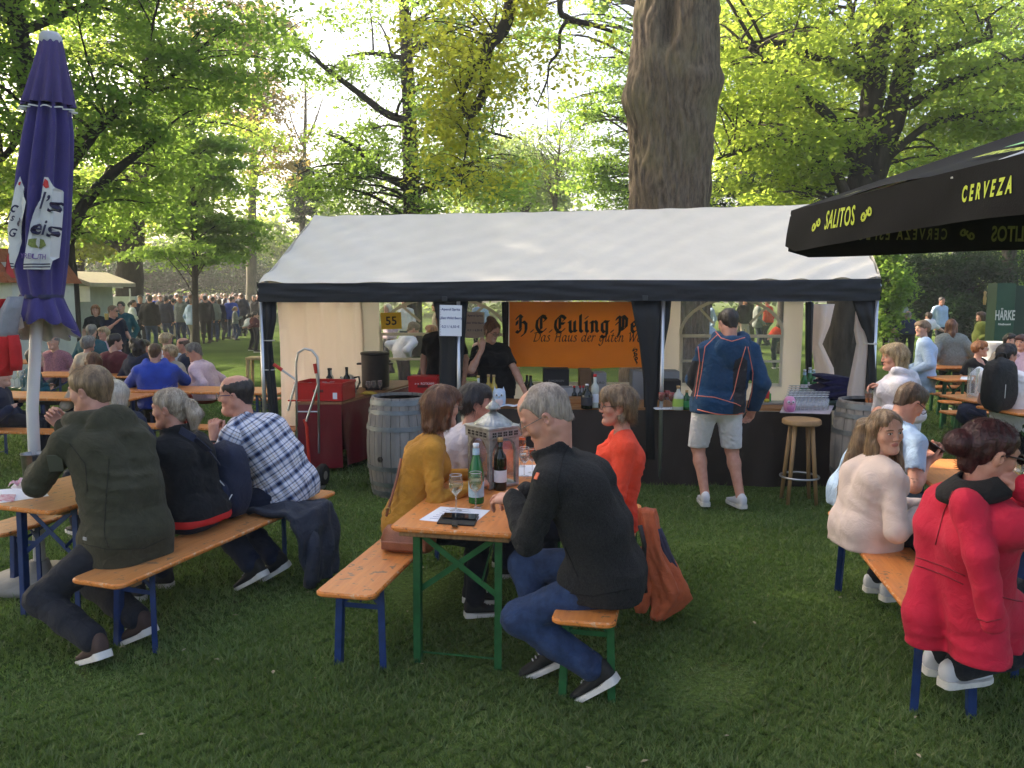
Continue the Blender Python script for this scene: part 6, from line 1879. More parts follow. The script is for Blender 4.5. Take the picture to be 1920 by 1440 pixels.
mid('blacktop','red haired woman in sleeveless black top with glasses seated at the right tables',1838,655,12.0,face=-150,hyaw=-115,sex='f',hair='ginger',style='pixie',hopt=dict(len=.03),top=TEE_B,sleeve='short',skin='fair',dx=-.03,seed=33,neckline=[(0,.08,.0,.09)],glasses=('black',False,.002),bust=1)
mid('backpackman','dark haired man in white tee shirt wearing the black backpack',1888,668,8.7,face=-60,hyaw=-75,sex='m',hair='dark',style='short',top=WHITEC,sleeve='short',dx=.12,seed=34,girth=1.2,skin='rosy',glasses=('black',False,.002),res=1.3)
mid('brownhair','brown haired woman peering over the seated group at the right edge',1894,640,13.0,face=170,hyaw=170,sex='f',hair='dark',style='bob',top=BEIGE,seed=35)
mid('redhead','dark red haired person seated against the right picture edge',1915,643,12.2,face=160,hyaw=130,sex='f',hair='redbrown',style='bob',top=PINKS,seed=36)
mid('seatedright','person with glass at the right edge table facing the crimson jacket woman',1990,800,4.4,face=95,sex='m',hair='brown',style='short',top=NAVYJ,seed=37,dx=.05)
mid('navytee','bald man in dark blue tee shirt walking behind the right tables',1703,592,21.5,face=-30,pelvis=.95,sex='m',hair='grey',style='bald',top=cloth('navy_tee',(.02,.035,.10)),sleeve='short',hem=.85,seed=38,res=2.2,girth=1.15)
mid('whitetee','person in pale pink tee shirt walking beyond the grey coat woman',1741,594,24.0,face=20,pelvis=.95,sex='m',hair='brown',style='short',top=WHITEC,sleeve='short',hem=.85,seed=39,res=2.3)
mid('capwalker','person in white shirt and dark cap walking behind the right tent post',1666,598,26.0,face=200,pelvis=.95,sex='m',hair='dark',style='short',top=WHITEC,hem=.85,seed=40,res=2.3)
mid('greencoat','woman in olive green coat and broad brown hat by the green booth',1839,594,20.0,face=75,pelvis=.90,sex='f',hair='brown',style='bob',top=cloth('green_coat',(.14,.17,.035)),hem=.35,thick=.03,seed=41,res=2.2,parts=dict(top_name='coat'))
mid('boothman','bald man in grey shirt standing next to the green booth',1856,592,21.0,face=100,pelvis=.95,sex='m',hair='grey',style='bald',top=NAVYJ,hem=.85,seed=42,res=2.2)
mid('anorak','man in bright blue anorak seated with his back to the camera',291,662,10.4,face=22,hyaw=10,sex='m',hair='brown',style='crop',top=ANORAK,hood=1.1,thick=.034,seed=51,dx=.02,girth=1.25,res=1.4,wrists=[(-.28,.42,.84),(.30,.44,.84)],parts=dict(top_name='anorak'))
mid('pinkshirt','grey haired man in pale pink shirt and red trousers looking down',364,660,11.2,face=90,hyaw=100,hpitch=-22,sex='m',hair='grey',style='short',hopt=dict(vol=-.006),top=PINKS,bottom=REDT,seed=52,dx=.17,girth=1.25,skin='rosy',res=1.4,belly=1.1,collar=(1.0,.7),glasses=('metal',False,.0016))
mid('maroon','dark haired man in maroon shirt seen from behind at the left tables',216,642,12.4,face=-20,hyaw=-50,sex='m',hair='dark',style='short',top=MAROON,seed=53,girth=1.2)
mid('curlynavy','person with dark curly hair in navy hooded jacket next to the maroon shirt man',262,652,11.9,face=-10,hyaw=-20,sex='f',hair='dark',style='curly',top=NAVYJ,hood=1.0,seed=54)
mid('ruddyman','ruddy man facing the camera beside the blue anorak man',270,652,12.6,face=175,hyaw=165,sex='m',hair='brown',style='crop',top=NAVYJ,seed=55,skin='rosy')
mid('whitebob','white blonde haired person between blue anorak man and pink shirt man',318,662,12.2,face=150,hyaw=130,sex='f',hair='blonde',style='bob',hopt=dict(len=.05),top=BEIGE,seed=56,skin='rosy')
mid('twotone','person with blonde and brown short hair seated behind the pink shirt man',312,638,13.6,face=20,hyaw=-30,sex='f',hair='blonde',style='pixie',hopt=dict(len=.03),top=WHITEC,seed=57)
mid('baldman','bald man in dark jacket directly behind the pink shirt man',343,648,13.2,face=100,hyaw=100,sex='m',hair='brown',style='bald',top=NAVYJ,seed=58,skin='rosy')
mid('beigewoman','grey haired woman in beige coat seated left of the maroon shirt man',166,645,12.2,face=-25,hyaw=-15,sex='f',hair='grey',style='bob',hopt=dict(len=.05),top=BEIGE,seed=59)
mid('greyback','grey haired person farther back above the beige coat woman',172,622,14.6,face=0,sex='m',hair='grey',style='short',top=TEAL,seed=60)
mid('blondeface','blonde woman in pale top facing the camera behind the maroon shirt man',194,626,14.8,face=180,hyaw=170,sex='f',hair='blonde',style='bob',hopt=dict(len=.05),top=PINKS,seed=61,skin='rosy')
mid('longbrown','woman with long copper brown hair just beyond the olive jacket man',176,680,9.6,face=20,hyaw=10,sex='f',hair='auburn',style='long',hopt=dict(len=.2),top=BEIGE,seed=62,res=1.4)
mid('tealman','person in teal jacket seated behind the white umbrella pole',66,672,11.0,face=-60,hyaw=-70,sex='m',hair='dark',style='short',top=TEAL,seed=63,dx=-.05)
mid('dotshirt','person in dusty pink patterned shirt seated behind the umbrella pole',100,642,13.2,face=170,hyaw=170,sex='m',hair='grey',style='bald',top=cloth('dusty_pink',(.30,.13,.16),var=.4,vscale=60),seed=64)
mid('darkleft','person in dark navy jacket seated at the left edge behind the hanging red jacket',2,706,9.2,face=-70,hyaw=-80,sex='m',hair='dark',style='short',top=NAVYJ,seed=65,dx=-.05,girth=1.2)
mid('beerman','man in navy tee shirt and sunglasses standing with a glass of beer',212,584,17.0,face=-125,hyaw=-95,pelvis=.97,sex='m',hair='sandy',style='crop',top=cloth('navy_tee2',(.010,.013,.028)),sleeve='short',hem=.85,seed=66,glasses=('black',True,.003),girth=1.25,skin='rosy',wrists=[(-.25,.2,.95),(.12,.34,1.36)],res=1.6)
mid('rockwoman','woman with reddish hair in dark printed tee shirt standing left of the beer drinker',179,582,18.0,face=200,hyaw=200,pelvis=.93,sex='f',hair='ginger',style='bob',top=cloth('printed_tee',(.02,.022,.022),var=.8,vscale=16),sleeve='short',hem=.85,seed=67,res=1.7)
mid('capman','man in dark cap standing right behind the beer drinker',227,576,18.8,face=185,hyaw=190,pelvis=.96,sex='m',hair='dark',style='short',top=TEAL,hem=.85,seed=68,res=1.8)
mid('burgundyvest','person in burgundy vest over a white shirt walking past the tent corner',478,592,26.6,face=-80,hyaw=-80,pelvis=.95,sex='m',hair='dark',style='short',top=MAROON,bottom=cloth('dark_kilt',(.02,.02,.03)),hem=.80,seed=69,res=2.2)
mid('whitejacket','person in cream jacket walking beside the burgundy vest walker',468,596,27.4,face=-80,hyaw=-80,pelvis=.93,sex='m',hair='dark',style='short',top=WHITEC,hem=.80,seed=70,res=2.2)
mid('windowman','man in white shirt leaning over behind the left tent window',775,618,14.2,face=-60,hyaw=-70,hpitch=-30,pelvis=.95,sex='m',hair='sandy',style='short',top=WHITEC,hem=.8,seed=71,dx=-.2,skin='rosy')
mid('windowwoman','ginger haired person in cream top behind the left tent window',808,622,14.8,face=60,hyaw=60,pelvis=.9,sex='f',hair='ginger',style='bob',top=BEIGE,hem=.8,seed=72)
mid('windowback','seated person in red top glimpsed through the middle tent window',895,655,14.6,face=80,sex='m',hair='brown',style='bald',top=MAROON,seed=73)
mid('windowpale','pale haired person glimpsed through the right tent window',1322,600,17.0,face=40,pelvis=.93,sex='m',hair='grey',style='short',top=PUFFY,hem=.8,seed=74)
mid('windowred','person in red top glimpsed at the right side of the right tent window',1462,612,21.0,face=0,pelvis=.93,sex='f',hair='brown',style='bob',top=CORAL,hem=.8,seed=75,res=2.2)
# ---------------------------------------------------------------- closed purple parasol
PURPLE=M('purple_canvas',(.046,.032,.155),.8,var=.14,vscale=7,bump=.4,bscale=120,sheen=.1)
PURPLE_UP=M('purple_canvas_faded',(.072,.050,.155),.85,var=.12,vscale=7,bump=.4,bscale=120)
WHITEP=M('white_print',(.62,.61,.60),.7,var=.05)
POLE_W=M('white_pole',(.62,.61,.60),.4,var=.05)
INKN=M('navy_print',(.012,.010,.05),.6,var=0)
REDP=M('red_print',(.55,.03,.03),.6,var=0)
LIME=M('yellow_green_print',(.42,.50,.04),.6,var=.04)
UY=5.5
ub=P(66,600,UY);ut=P(95,75,UY);um=P(78,560,UY)
UX=P(62,880,UY).x
closed=thing('closed_parasol','closed purple parasol with white pole and white brewery print','parasol',(UX,UY,0))
def uc(z):
 z0=P(66,660,UY).z
 return Vector(((P(66,660,UY).x-UX)+(ut.x-P(66,660,UY).x)*(z-z0)/(ut.z-z0),0,z))
m=MB();m.tube([(0,0,-.02),uc(1.2),uc(3.5)],.038,14);m.build('pole',POLE_W,closed,smooth=True)
m=MB();m.lathe([(.30,0),(.30,.06),(.08,.09),(.06,.16),(0,.16)],24);m.build('base',M('concrete_base',(.25,.24,.22),.9,var=.2),closed,smooth=True)
rr_u=lambda py:None
prof_px=[(75,76,115),(130,66,122),(200,47,136),(210,50,134),(250,46,134),(330,34,132),(420,26,128),(480,27,124),(530,34,120),(555,40,118)]
def uz(py):return P(80,py,UY).z
def canopy_shape(rows,lobes,depth,n=96,phase=0.0):
 vs,fs=[],[]
 for(py,l,r,dp)in rows:
  z=uz(py);a,b=P(l,py,UY).x-UX,P(r,py,UY).x-UX
  cx,rad=(a+b)/2,(b-a)/2
  for k in range(n):
   t=2*PI*k/n
   q=1-dp*(.5-.5*math.cos(lobes*t+phase+.35*math.sin(py*.01+t)))
   vs.append((cx+rad*q*math.cos(t),rad*q*math.sin(t),z))
 for j in range(len(rows)-1):
  fs+=[(j*n+k,j*n+(k+1)%n,(j+1)*n+(k+1)%n,(j+1)*n+k)for k in range(n)]
 return vs,fs
def interp_rows(rows,step=12):
 ys=np.arange(rows[0][0],rows[-1][0]+.1,step)
 return[(y,*[float(np.interp(y,[r[0]for r in rows],[r[i]for r in rows]))for i in(1,2,3)])for y in ys]
m=MB();m.add(*canopy_shape(interp_rows([(78,76,116,.06),(110,68,121,.14),(160,54,131,.24),(206,40,140,.30)]),11,.2))
up_c=m.build('upper_canopy',PURPLE_UP,closed,smooth=True)
vs,fs=canopy_shape([(205.5,39.6,140.4,.30),(208,39.6,140.4,.30)],11,.2)
m=MB();m.add(vs,fs);m.build('trim',WHITEP,up_c,smooth=True)
m=MB();m.lathe([(0,.05),(.05,.045),(.066,.02),(.07,-.01),(.066,-.03)],20,c=(ut.x-UX,0,uz(75)));m.build('cap',M('grey_cap',(.42,.42,.44),.5),closed,smooth=True)
rows=interp_rows([(196,56,128,.40),(250,46,134,.42),(330,34,132,.40),(420,26,128,.34),(480,27,124,.32),(530,36,119,.26),(556,44,116,.2)])
m=MB();m.add(*canopy_shape(rows,9,.3,phase=.9))
body_c=m.build('canopy',PURPLE,closed,smooth=True)
m=MB();m.add(*canopy_shape([(552,42,117,.15),(556,40,118,.15),(560,42,117,.15)],7,.2));m.build('tie_strap',M('strap_navy',(.02,.02,.06),.6),closed,smooth=True)
def skirt(off,name,mat,par):
 n=120
 vs,fs=[],[]
 R_=[(558,42,116,.08),(575,35,124,.20),(600,26,137,.26),(622,20,146,.26),(632,22,144,.26)]
 for(py,l,r,dp)in interp_rows(R_,6.2):
  a,b=P(l,py,UY).x-UX,P(r,py,UY).x-UX
  cx,rad=(a+b)/2,(b-a)/2-off
  for k in range(n):
   t=2*PI*k/n
   q=1-dp*(.5-.5*math.cos(9*t+.6+.5*math.sin(2*t)))**1.2
   dz=(py-558)/64*(.085*max(0,-math.sin(t-.35))-.045*max(0,math.sin(t-.2))-.016*math.cos(9*t+1))
   vs.append((cx+rad*q*math.cos(t),rad*q*math.sin(t)*.9,uz(py)+dz-.002*off))
 m_=len(vs)//n
 for j in range(m_-1):
  fs+=[(j*n+k,j*n+(k+1)%n,(j+1)*n+(k+1)%n,(j+1)*n+k)for k in range(n)]
 mm=MB();mm.add(vs,fs);return mm.build(name,mat,par,smooth=True)
skirt(0,'skirt',PURPLE,closed)
skirt(.006,'lining',M('pale_lining',(.52,.50,.50),.8,var=.15),closed)
def fold_panel(pts,mat,name,par,lift=.006):
 """pts: closed pixel outline; the panel is draped over the front of the canopy"""
 bm=bmesh.new()
 vv=[bm.verts.new((px,py,0))for px,py in pts]
 bm.faces.new(vv)
 bmesh.ops.triangulate(bm,faces=bm.faces[:])
 for _ in range(3):
  bmesh.ops.subdivide_edges(bm,edges=bm.edges[:],cuts=1,use_grid_fill=True)
 for v in bm.verts:
  px,py=v.co.x,v.co.y
  v.co=drape(px,py,lift)
 me=bpy.data.meshes.new(name);bm.to_mesh(me);bm.free()
 return link(name,me,par,mat)
def drape(px,py,lift):
 l,r,dp=[float(np.interp(py,[q[0]for q in rows],[q[i]for q in rows]))for i in(1,2,3)]
 a,b=P(l,py,UY).x-UX,P(r,py,UY).x-UX
 cx,rad=(a+b)/2,(b-a)/2
 x=P(px,py,UY).x-UX
 best=None
 ts=np.linspace(PI*1.02,PI*1.98,160)
 q=1-dp*(.5-.5*np.cos(9*ts+.9+.35*np.sin(py*.01+ts)))
 X,Yv=cx+rad*q*np.cos(ts),rad*q*np.sin(ts)
 i=int(np.argmin(np.abs(X-x)+.0*Yv))
 near=np.abs(X-x)<.022
 yv=Yv[near].min()if near.any()else Yv[i]
 return Vector((x,yv-lift,uz(py)))
pan1=fold_panel([(62,336),(66,352),(79,384),(76,400),(71,425),(66,445),(58,480),(48,505),(30,500),(33,470),(40,430),(46,395),(53,358)],WHITEP,'print_panel',body_c)
pan2=fold_panel([(104,337),(112,338),(126,362),(125,400),(122,440),(117,490),(113,506),(70,506),(76,478),(84,440),(92,400),(100,360)],WHITEP,'print_panel',body_c)
def fold_text(s,px,py,hpx,par,mat,rot=-8,xs=.8,lift=.032,shear=.25,bold=.02):
 me=text_mesh(s,size=1.0,extrude=0,shear=shear,xscale=xs,bold=bold)
 c,sn=math.cos(R(rot)),math.sin(R(rot))
 for v in me.vertices:
  x,y=v.co.x*hpx,v.co.y*hpx
  v.co=drape(px+x*c-y*sn,py-(x*sn+y*c),lift)
 return link('lettering',me,par,mat)
fold_text('l',103,382,44,pan2,INKN,-6)
fold_text('’s',117,388,42,pan2,INKN,-6)
fold_text('ei',99,430,40,pan2,INKN,-6)
fold_text('s',118,434,40,pan2,INKN,-6)
fold_text('YREUTH',91,483,13,pan2,M('violet_print',(.16,.09,.26),.6,var=0),-3,.8,shear=.1)
fold_text('c',55,393,30,pan1,INKN,-20)
fold_text('s',53,412,20,pan1,INKN,-10);fold_text('e',66,418,34,pan1,INKN,-10)
fold_text('G',52,440,22,pan1,INKN,-10);fold_text('l',44,412,26,pan1,INKN,-10)
fold_panel([(64,346),(62,353),(59,352),(60,347)],REDP,'emblem',pan1,.010)
fold_panel([(106,340),(112,344),(114,356),(108,358),(102,352)],REDP,'emblem',pan2,.010)
fold_panel([(84,452),(94,449),(104,452),(108,462),(98,468),(88,466),(82,462)],M('hop_green',(.19,.22,.05),.6,var=.4,vscale=60),'emblem',pan2,.010)
for y0 in(496,501):
 fold_panel([(71,y0),(114,y0-1),(114,y0+1.2),(71,y0+2.2)],INKN,'print_line',pan2,.010)
 fold_panel([(30,y0-3),(50,y0-1),(50,y0+1),(30,y0-1)],INKN,'print_line',pan1,.010)
for s,px,py,h_ in(('C',29,602,30),('G',56,598,34)):
 me=text_mesh(s,size=h_/FPX*UY*1.35,extrude=.0005,bold=.012)
 p=P(px,py,UY)
 me.transform(frame_mat((p.x-UX,-(.175 if px>40 else .12),p.z),(1,-.15 if px>40 else-.55,0),(0,-.25,1)))
 link('lettering',me,closed,WHITEP)
hj=thing('hanging_jacket','red and grey jacket hanging beside the purple parasol','jacket',P(14,690,5.2)*1.0)
hj.location.z=0
hx,hy=hj.location.x,hj.location.y
def pillow(rows_px,Y,name,mat,par,dep=.07,n=20,amp=.15):
 vs,fs=[],[]
 for py,l,r in rows_px:
  a,b=P(l,py,Y),P(r,py,Y)
  for k in range(n):
   t=2*PI*k/n
   q=1+amp*math.sin(3*t+py*.03)
   vs.append(((a.x+b.x)/2-hx+(b.x-a.x)/2*math.cos(t)*(1+.0*q),dep*math.sin(t)*q,a.z))
 for j in range(len(rows_px)-1):fs+=[(j*n+k,j*n+(k+1)%n,(j+1)*n+(k+1)%n,(j+1)*n+k)for k in range(n)]
 fs+=[tuple(range(n)),tuple((len(rows_px)-1)*n+k for k in range(n))]
 mm=MB();mm.add(vs,fs);return mm.build(name,mat,par,smooth=True)
GREYF=cloth('grey_softshell',(.26,.26,.28));REDF=cloth('red_softshell',(.50,.022,.022))
pillow([(556,20,38),(580,4,36),(620,-8,30),(635,-14,27)],5.2,'shoulder',GREYF,hj)
pillow([(630,-16,28),(650,-16,26),(690,-18,22),(704,-18,20)],5.2,'torso',REDF,hj,.08)
pillow([(628,22,34),(650,24,40),(680,27,43),(694,28,42)],5.22,'sleeve',REDF,hj,.05)
pillow([(560,2,20),(600,-30,8),(640,-40,-10)],5.25,'sleeve',REDF,hj,.05)
# ---------------------------------------------------------------- open black parasol at the upper right
BLK=M('black_parasol_cloth',(.0075,.0075,.008),.8,spec=.15,var=.15,vscale=5,bump=.12,bscale=140,trl=.03,trlcol=(.02,.02,.02))
A0=Vector((1.56,4.7,2.44));B0=Vector((1.80,1.75,2.46));C0=Vector((4.55,4.95,2.46));D0=Vector((4.8,1.95,2.46))
AP=Vector((3.18,3.32,3.02))
par=thing('open_parasol','open black square parasol with yellow green lettering at the right','parasol',(AP.x,AP.y,0))
PO=Vector((AP.x,AP.y,0))
def face_roof(a,b):
 mm=MB()
 mm.grid(lambda u,v:(lambda p:p-Vector((0,0,.05*math.sin(PI*v)*math.sin(PI*u)+.012*math.sin(u*14)*(1-v))))(lerp(lerp(a,b,u),AP,v))-PO,24,16)
 return mm.build('canopy_panel',BLK,par,smooth=True)
panels=[face_roof(a,b)for a,b in((A0,B0),(C0,A0),(D0,C0),(B0,D0))]
def par_valance(a,b,out,drop=.215):
 o=Vector(out)
 mm=MB()
 def pt(u,v):
  w=.012*math.sin(u*9+1)*v+.006*math.sin(u*31+v*3)*v
  e=drop*(1+.08*math.cos(u*2*PI))*v-.035*max(0,1-u/.04)*v-.035*max(0,1-(1-u)/.04)*v
  return lerp(a,b,u)+o*(w+.015*v)-Vector((0,0,e))-PO
 mm.grid(pt,50,6)
 vo=mm.build('valance',BLK,par,smooth=True)
 return vo,(lambda u,z:lerp(a,b,u)+o*(.012*math.sin(u*9+1)*(z/drop)+.006*math.sin(u*31+3*z/drop)*(z/drop)+.015*z/drop+.004)-Vector((0,0,z))-PO)
vl,fl_=par_valance(A0,B0,(-1,0,0))
vb,fb_=par_valance(A0,C0,(0,1,0),.24)
par_valance(C0,D0,(1,0,0));par_valance(B0,D0,(0,-1,0))
def valance_text(s,fn,length,u0,zc,h_,par_,mat,lift=Vector((0,0,0)),flip=False,bold=.006,xs=.62,sp=1.0):
 me=text_mesh(s,size=h_,extrude=0,bold=bold,xscale=xs,spacing=sp)
 for v in me.vertices:
  x=-v.co.x if flip else v.co.x
  p=fn(u0+x/length,zc-v.co.y)
  v.co=p+lift
 return link('lettering',me,par_,mat)
LA=(B0-A0).length
valance_text('SALITOS',fl_,LA,.205,.100,.128,vl,LIME,bold=.0022,xs=.56,sp=1.12)
valance_text('CERVEZA',fl_,LA,.575,.100,.080,vl,LIME,xs=.56,sp=1.75,bold=.003)
valance_text('ESPECIAL',fl_,LA,.775,.100,.080,vl,LIME,xs=.52,sp=1.5,bold=.003)
def scroll(fn,L_,u,z,s,par_,mat,lift=Vector((0,0,0)),flip=False):
 mm=MB()
 for sg in(1,-1):
  pts=[(sg*.24+.24*(1-.72*t)*math.cos(t*7.5*1+(PI if sg>0 else 0)),sg*.10+.24*(1-.72*t)*math.sin(-t*7.5+.3))for t in np.linspace(0,1,16)]
  if sg<0:pts=pts+[]
  for i in range(15):
   (ax,ay),(bx_,by_)=pts[i],pts[i+1]
   d=Vector((bx_-ax,by_-ay));nn=Vector((-d.y,d.x)).normalized()*.060
   q=[(ax+nn.x,ay+nn.y),(bx_+nn.x,by_+nn.y),(bx_-nn.x,by_-nn.y),(ax-nn.x,ay-nn.y)]
   mm.add([fn(u+(-x if flip else x)*s/L_,z-y*s)+lift for x,y in q],[(0,1,2,3)])
 return mm.build('scroll_mark',mat,par_)
scroll(fl_,LA,.120,.105,.10,vl,LIME);scroll(fl_,LA,.288,.098,.10,vl,LIME)
LB_=(C0-A0).length
IN=Vector((0,-.022,0))
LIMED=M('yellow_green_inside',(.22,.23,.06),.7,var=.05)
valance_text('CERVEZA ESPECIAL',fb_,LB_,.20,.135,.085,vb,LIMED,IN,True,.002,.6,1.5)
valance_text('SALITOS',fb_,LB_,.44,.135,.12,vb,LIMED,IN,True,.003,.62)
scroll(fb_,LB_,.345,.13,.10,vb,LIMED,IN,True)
def roof_text(s,u,v,h_,mat,xs=.7,bold=.004):
 ux=(B0-A0).normalized()
 me=text_mesh(s,size=h_,extrude=0,bold=bold,xscale=xs)
 for w in me.vertices:
  uu=u+w.co.x/LA;vv=v+w.co.y/1.75
  p=lerp(lerp(A0,B0,uu),AP,vv)-Vector((0,0,.05*math.sin(PI*vv)*math.sin(PI*uu)+.012*math.sin(uu*14)*(1-vv)))-PO
  w.co=p+Vector((-.006,0,.012))
 return link('lettering',me,panels[0],mat)
def roof_patch(poly,mat,name,lift=.009):
 bm=bmesh.new();bm.faces.new([bm.verts.new((u,v,0))for u,v in poly])
 for _ in range(3):bmesh.ops.subdivide_edges(bm,edges=bm.edges[:],cuts=1,use_grid_fill=True)
 for w in bm.verts:
  uu,vv=w.co.x,w.co.y
  w.co=lerp(lerp(A0,B0,uu),AP,vv)-Vector((0,0,.05*math.sin(PI*vv)*math.sin(PI*uu)+.012*math.sin(uu*14)*(1-vv)))-PO+Vector((-.004,0,lift))
 me=bpy.data.meshes.new(name);bm.to_mesh(me);bm.free()
 return link(name,me,panels[0],mat)
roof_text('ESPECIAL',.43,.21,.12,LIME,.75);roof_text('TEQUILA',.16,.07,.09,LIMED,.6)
GRL=M('label_green',(.20,.46,.17),.6,var=.1,vscale=20)
roof_patch([(.31,.31),(.78,.31),(.70,.62),(.40,.62)],GRL,'label_print')
roof_patch([(.36,.42),(.74,.42),(.72,.49),(.38,.49)],M('label_red',(.55,.06,.04),.6,var=.1),'label_print',.014)
roof_text('SALITOS',.50,.55,.13,INKN,.8)
m=MB()
m.tube([(0,0,0),(0,0,3.0)],.03,12);m.build('pole',POLE_W,par,smooth=True)
for e in(A0,B0,C0,D0,lerp(A0,B0,.5),lerp(A0,C0,.5),lerp(C0,D0,.5),lerp(B0,D0,.5)):
 m=MB();m.tube([AP-PO-Vector((0,0,.06)),e-PO-Vector((0,0,.03))],.010,6);m.build('rib',POLE_W,par)
m=MB();m.lathe([(.34,0),(.34,.07),(.07,.1),(.05,.18),(0,.18)],24);m.build('base',_mats['concrete_base'],par,smooth=True)
# ---------------------------------------------------------------- counter, red table, barrels
BROWNV=M('dark_vinyl_cloth',(.030,.022,.020),.32,var=.25,vscale=3,bump=.5,bscale=5,stretch=(1,1,.4))
REDV=M('wine_red_vinyl',(.16,.008,.016),.30,var=.15,vscale=3,bump=.7,bscale=6)
def P0(px,Y):return P(px,700,Y).x
def draped_table(name,label,a,b,depth_dir,depth,top,clothmat,wood,drop=.74,amp=.02,seed=0,sides=True):
 """front edge from a to b on the ground, table runs back along depth_dir"""
 t=thing(name,label,'table',(a.x,a.y,0))
 o=Vector((a.x,a.y,0))
 dd=Vector(depth_dir).normalized()*depth
 qs=[Vector((a.x,a.y,0)),Vector((b.x,b.y,0)),Vector((b.x,b.y,0))+dd,Vector((a.x,a.y,0))+dd]
 mm=MB();mm.add([(q-o)+Vector((0,0,top-.026))for q in qs]+[(q-o)+Vector((0,0,top))for q in qs],[(3,2,1,0),(4,5,6,7),(0,1,5,4),(1,2,6,5),(2,3,7,6),(3,0,4,7)])
 mm.build('tabletop',wood,t)
 for i,(p,q)in enumerate(((qs[0],qs[1]),(qs[1],qs[2]),(qs[3],qs[0]))):
  if not sides and i>0:continue
  n_=(q-p).cross(Vector((0,0,1))).normalized()
  L_=(q-p).length
  mm=MB()
  mm.grid(lambda u,v:lerp(p,q,u)-o+n_*(.006+(amp*(math.sin(u*L_*7+seed+i)+.6*math.sin(u*L_*17+2*v))+.03)*v)+Vector((0,0,top-.028-(drop)*v)),max(8,int(L_*16)),10)
  mm.build('table_cloth',clothmat,t,smooth=True)
 return t
GC0,GC1=G(905,903),G(1552,912)
draped_table('counter_table','long bar counter with dark brown vinyl cloth hanging to the grass',GC0,GC1,(.05,1,0),.62,.80,BROWNV,M('counter_wood',(.34,.15,.05),.5,var=.25,stretch=(.6,6,6),vscale=7),drop=.78)
r0,r1=P(558,745,8.95),P(640,745,8.95)
redt=draped_table('red_table','side table with shiny wine red cloth and red crate inside the tent',Vector((r0.x,8.95,0)),Vector((r1.x,8.95,0)),(.30,1,0),2.3,.78,REDV,M('red_table_wood',(.30,.14,.06),.5,var=.2,stretch=(6,.6,6)),drop=.70,amp=.035,seed=2)
STAVE=M('weathered_oak',(.20,.185,.17),.8,var=.35,vscale=9,stretch=(1,1,.15),bump=.5,bscale=40)
HOOP=M('hoop_steel',(.17,.19,.20),.5,.7,.25,9)
def barrel(label,x,y,h_=.92,r=.30,turn=0):
 t=thing('wine_barrel',label,'barrel',(x,y,0),turn,'weathered wine barrels used as tables')
 nst=22
 prof=lambda z:r*(.80+.20*math.sin(PI*(.06+.88*z/h_))**1.1)
 for k in range(nst):
  mm=MB()
  a0,a1=2*PI*(k+.03)/nst,2*PI*(k+.97)/nst
  vs,fs=[],[]
  nz=9
  for j in range(nz+1):
   z=h_*j/nz
   ro=prof(z)*(1+.006*math.sin(k*2.7));ri=ro-.022
   for a,q in((a0,ro),((a0+a1)/2,ro*1.004),(a1,ro),(a1,ri),(a0,ri)):
    vs.append((q*math.cos(a),q*math.sin(a),z))
  for j in range(nz):fs+=[(j*5+i,j*5+(i+1)%5,(j+1)*5+(i+1)%5,(j+1)*5+i)for i in range(5)]
  fs+=[tuple(range(5)),tuple(nz*5+i for i in range(5))]
  mm.add(vs,fs);mm.build('stave',STAVE,t)
 for z0,w in((.02,.05),(.115,.04),(.27,.045),(h_-.315,.045),(h_-.155,.04),(h_-.07,.05)):
  mm=MB();mm.lathe([(prof(z0)+.001,z0),(prof(z0)+.007,z0),(prof(z0+w)+.007,z0+w),(prof(z0+w)+.001,z0+w)],44,cap=False)
  mm.build('hoop',HOOP,t,autosmooth=40)
 mm=MB();mm.lathe([(0,h_-.028),(prof(h_)-.02,h_-.028)],30);mm.build('barrel_head',M('barrel_head_wood',(.10,.085,.075),.8,var=.3,vscale=8),t)
 mm=MB();p=prof(h_*.42);mm.lathe([(.028,-.004),(.028,.006),(.014,.006),(.012,0)],14)
 q=Matrix.Translation((0,-p-.002,h_*.40))@Matrix.Rotation(R(90),4,'X')
 mm.v=[tuple(q@Vector(v))for v in mm.v]
 b_=mm.build('bung',M('bung_dark',(.012,.010,.010),.6),t);b_.rotation_euler=(0,0,R(-28))
 return t
bl=P(747,815,7.95)
barrel('weathered wine barrel standing left of the counter behind the mustard top woman',bl.x,8.05,.97,.325)
brp=P(1622,830,7.8)
barrel('weathered wine barrel at the right end of the counter under a drink',brp.x,7.75,.97,.33,1.0)
STW=M('stool_wood',(.34,.205,.09),.5,var=.22,vscale=10,stretch=(1,1,.3))
sp=G(1497,941)
t=thing('bar_stool','round wooden bar stool with steel foot ring in front of the counter','stool',(sp.x,sp.y,0))
m=MB();m.lathe([(.165,.745),(.178,.755),(.178,.785),(.168,.797),(0,.797)],30);m.build('seat',STW,t,autosmooth=40)
for k in range(4):
 a=R(40+90*k)
 m=MB();m.tube([(.11*math.cos(a),.11*math.sin(a),.75),(.185*math.cos(a),.185*math.sin(a),0)],[.021,.017],10);m.build('leg',STW,t,smooth=True)
m=MB();m.tube([(.175*math.cos(a),.175*math.sin(a),.25)for a in np.linspace(0,2*PI,33)],.010,8,cap=False);m.build('foot_ring',STEEL,t,smooth=True)
TY=8.25
c0=P(585,860,TY)
t=thing('hand_truck','silver hand truck with red rails leaning beside the red table','hand truck',(c0.x,TY,0))
ALU=M('aluminium',(.55,.56,.58),.3,.95,.06);REDM=M('red_paint',(.50,.025,.012),.35,var=.08);RUB=M('black_rubber',(.012,.012,.012),.8,var=.2)
q=lambda px,py,dy=0.0:P(px,py,TY+dy)-Vector((c0.x,TY,0))+Vector((0,dy*0,0))
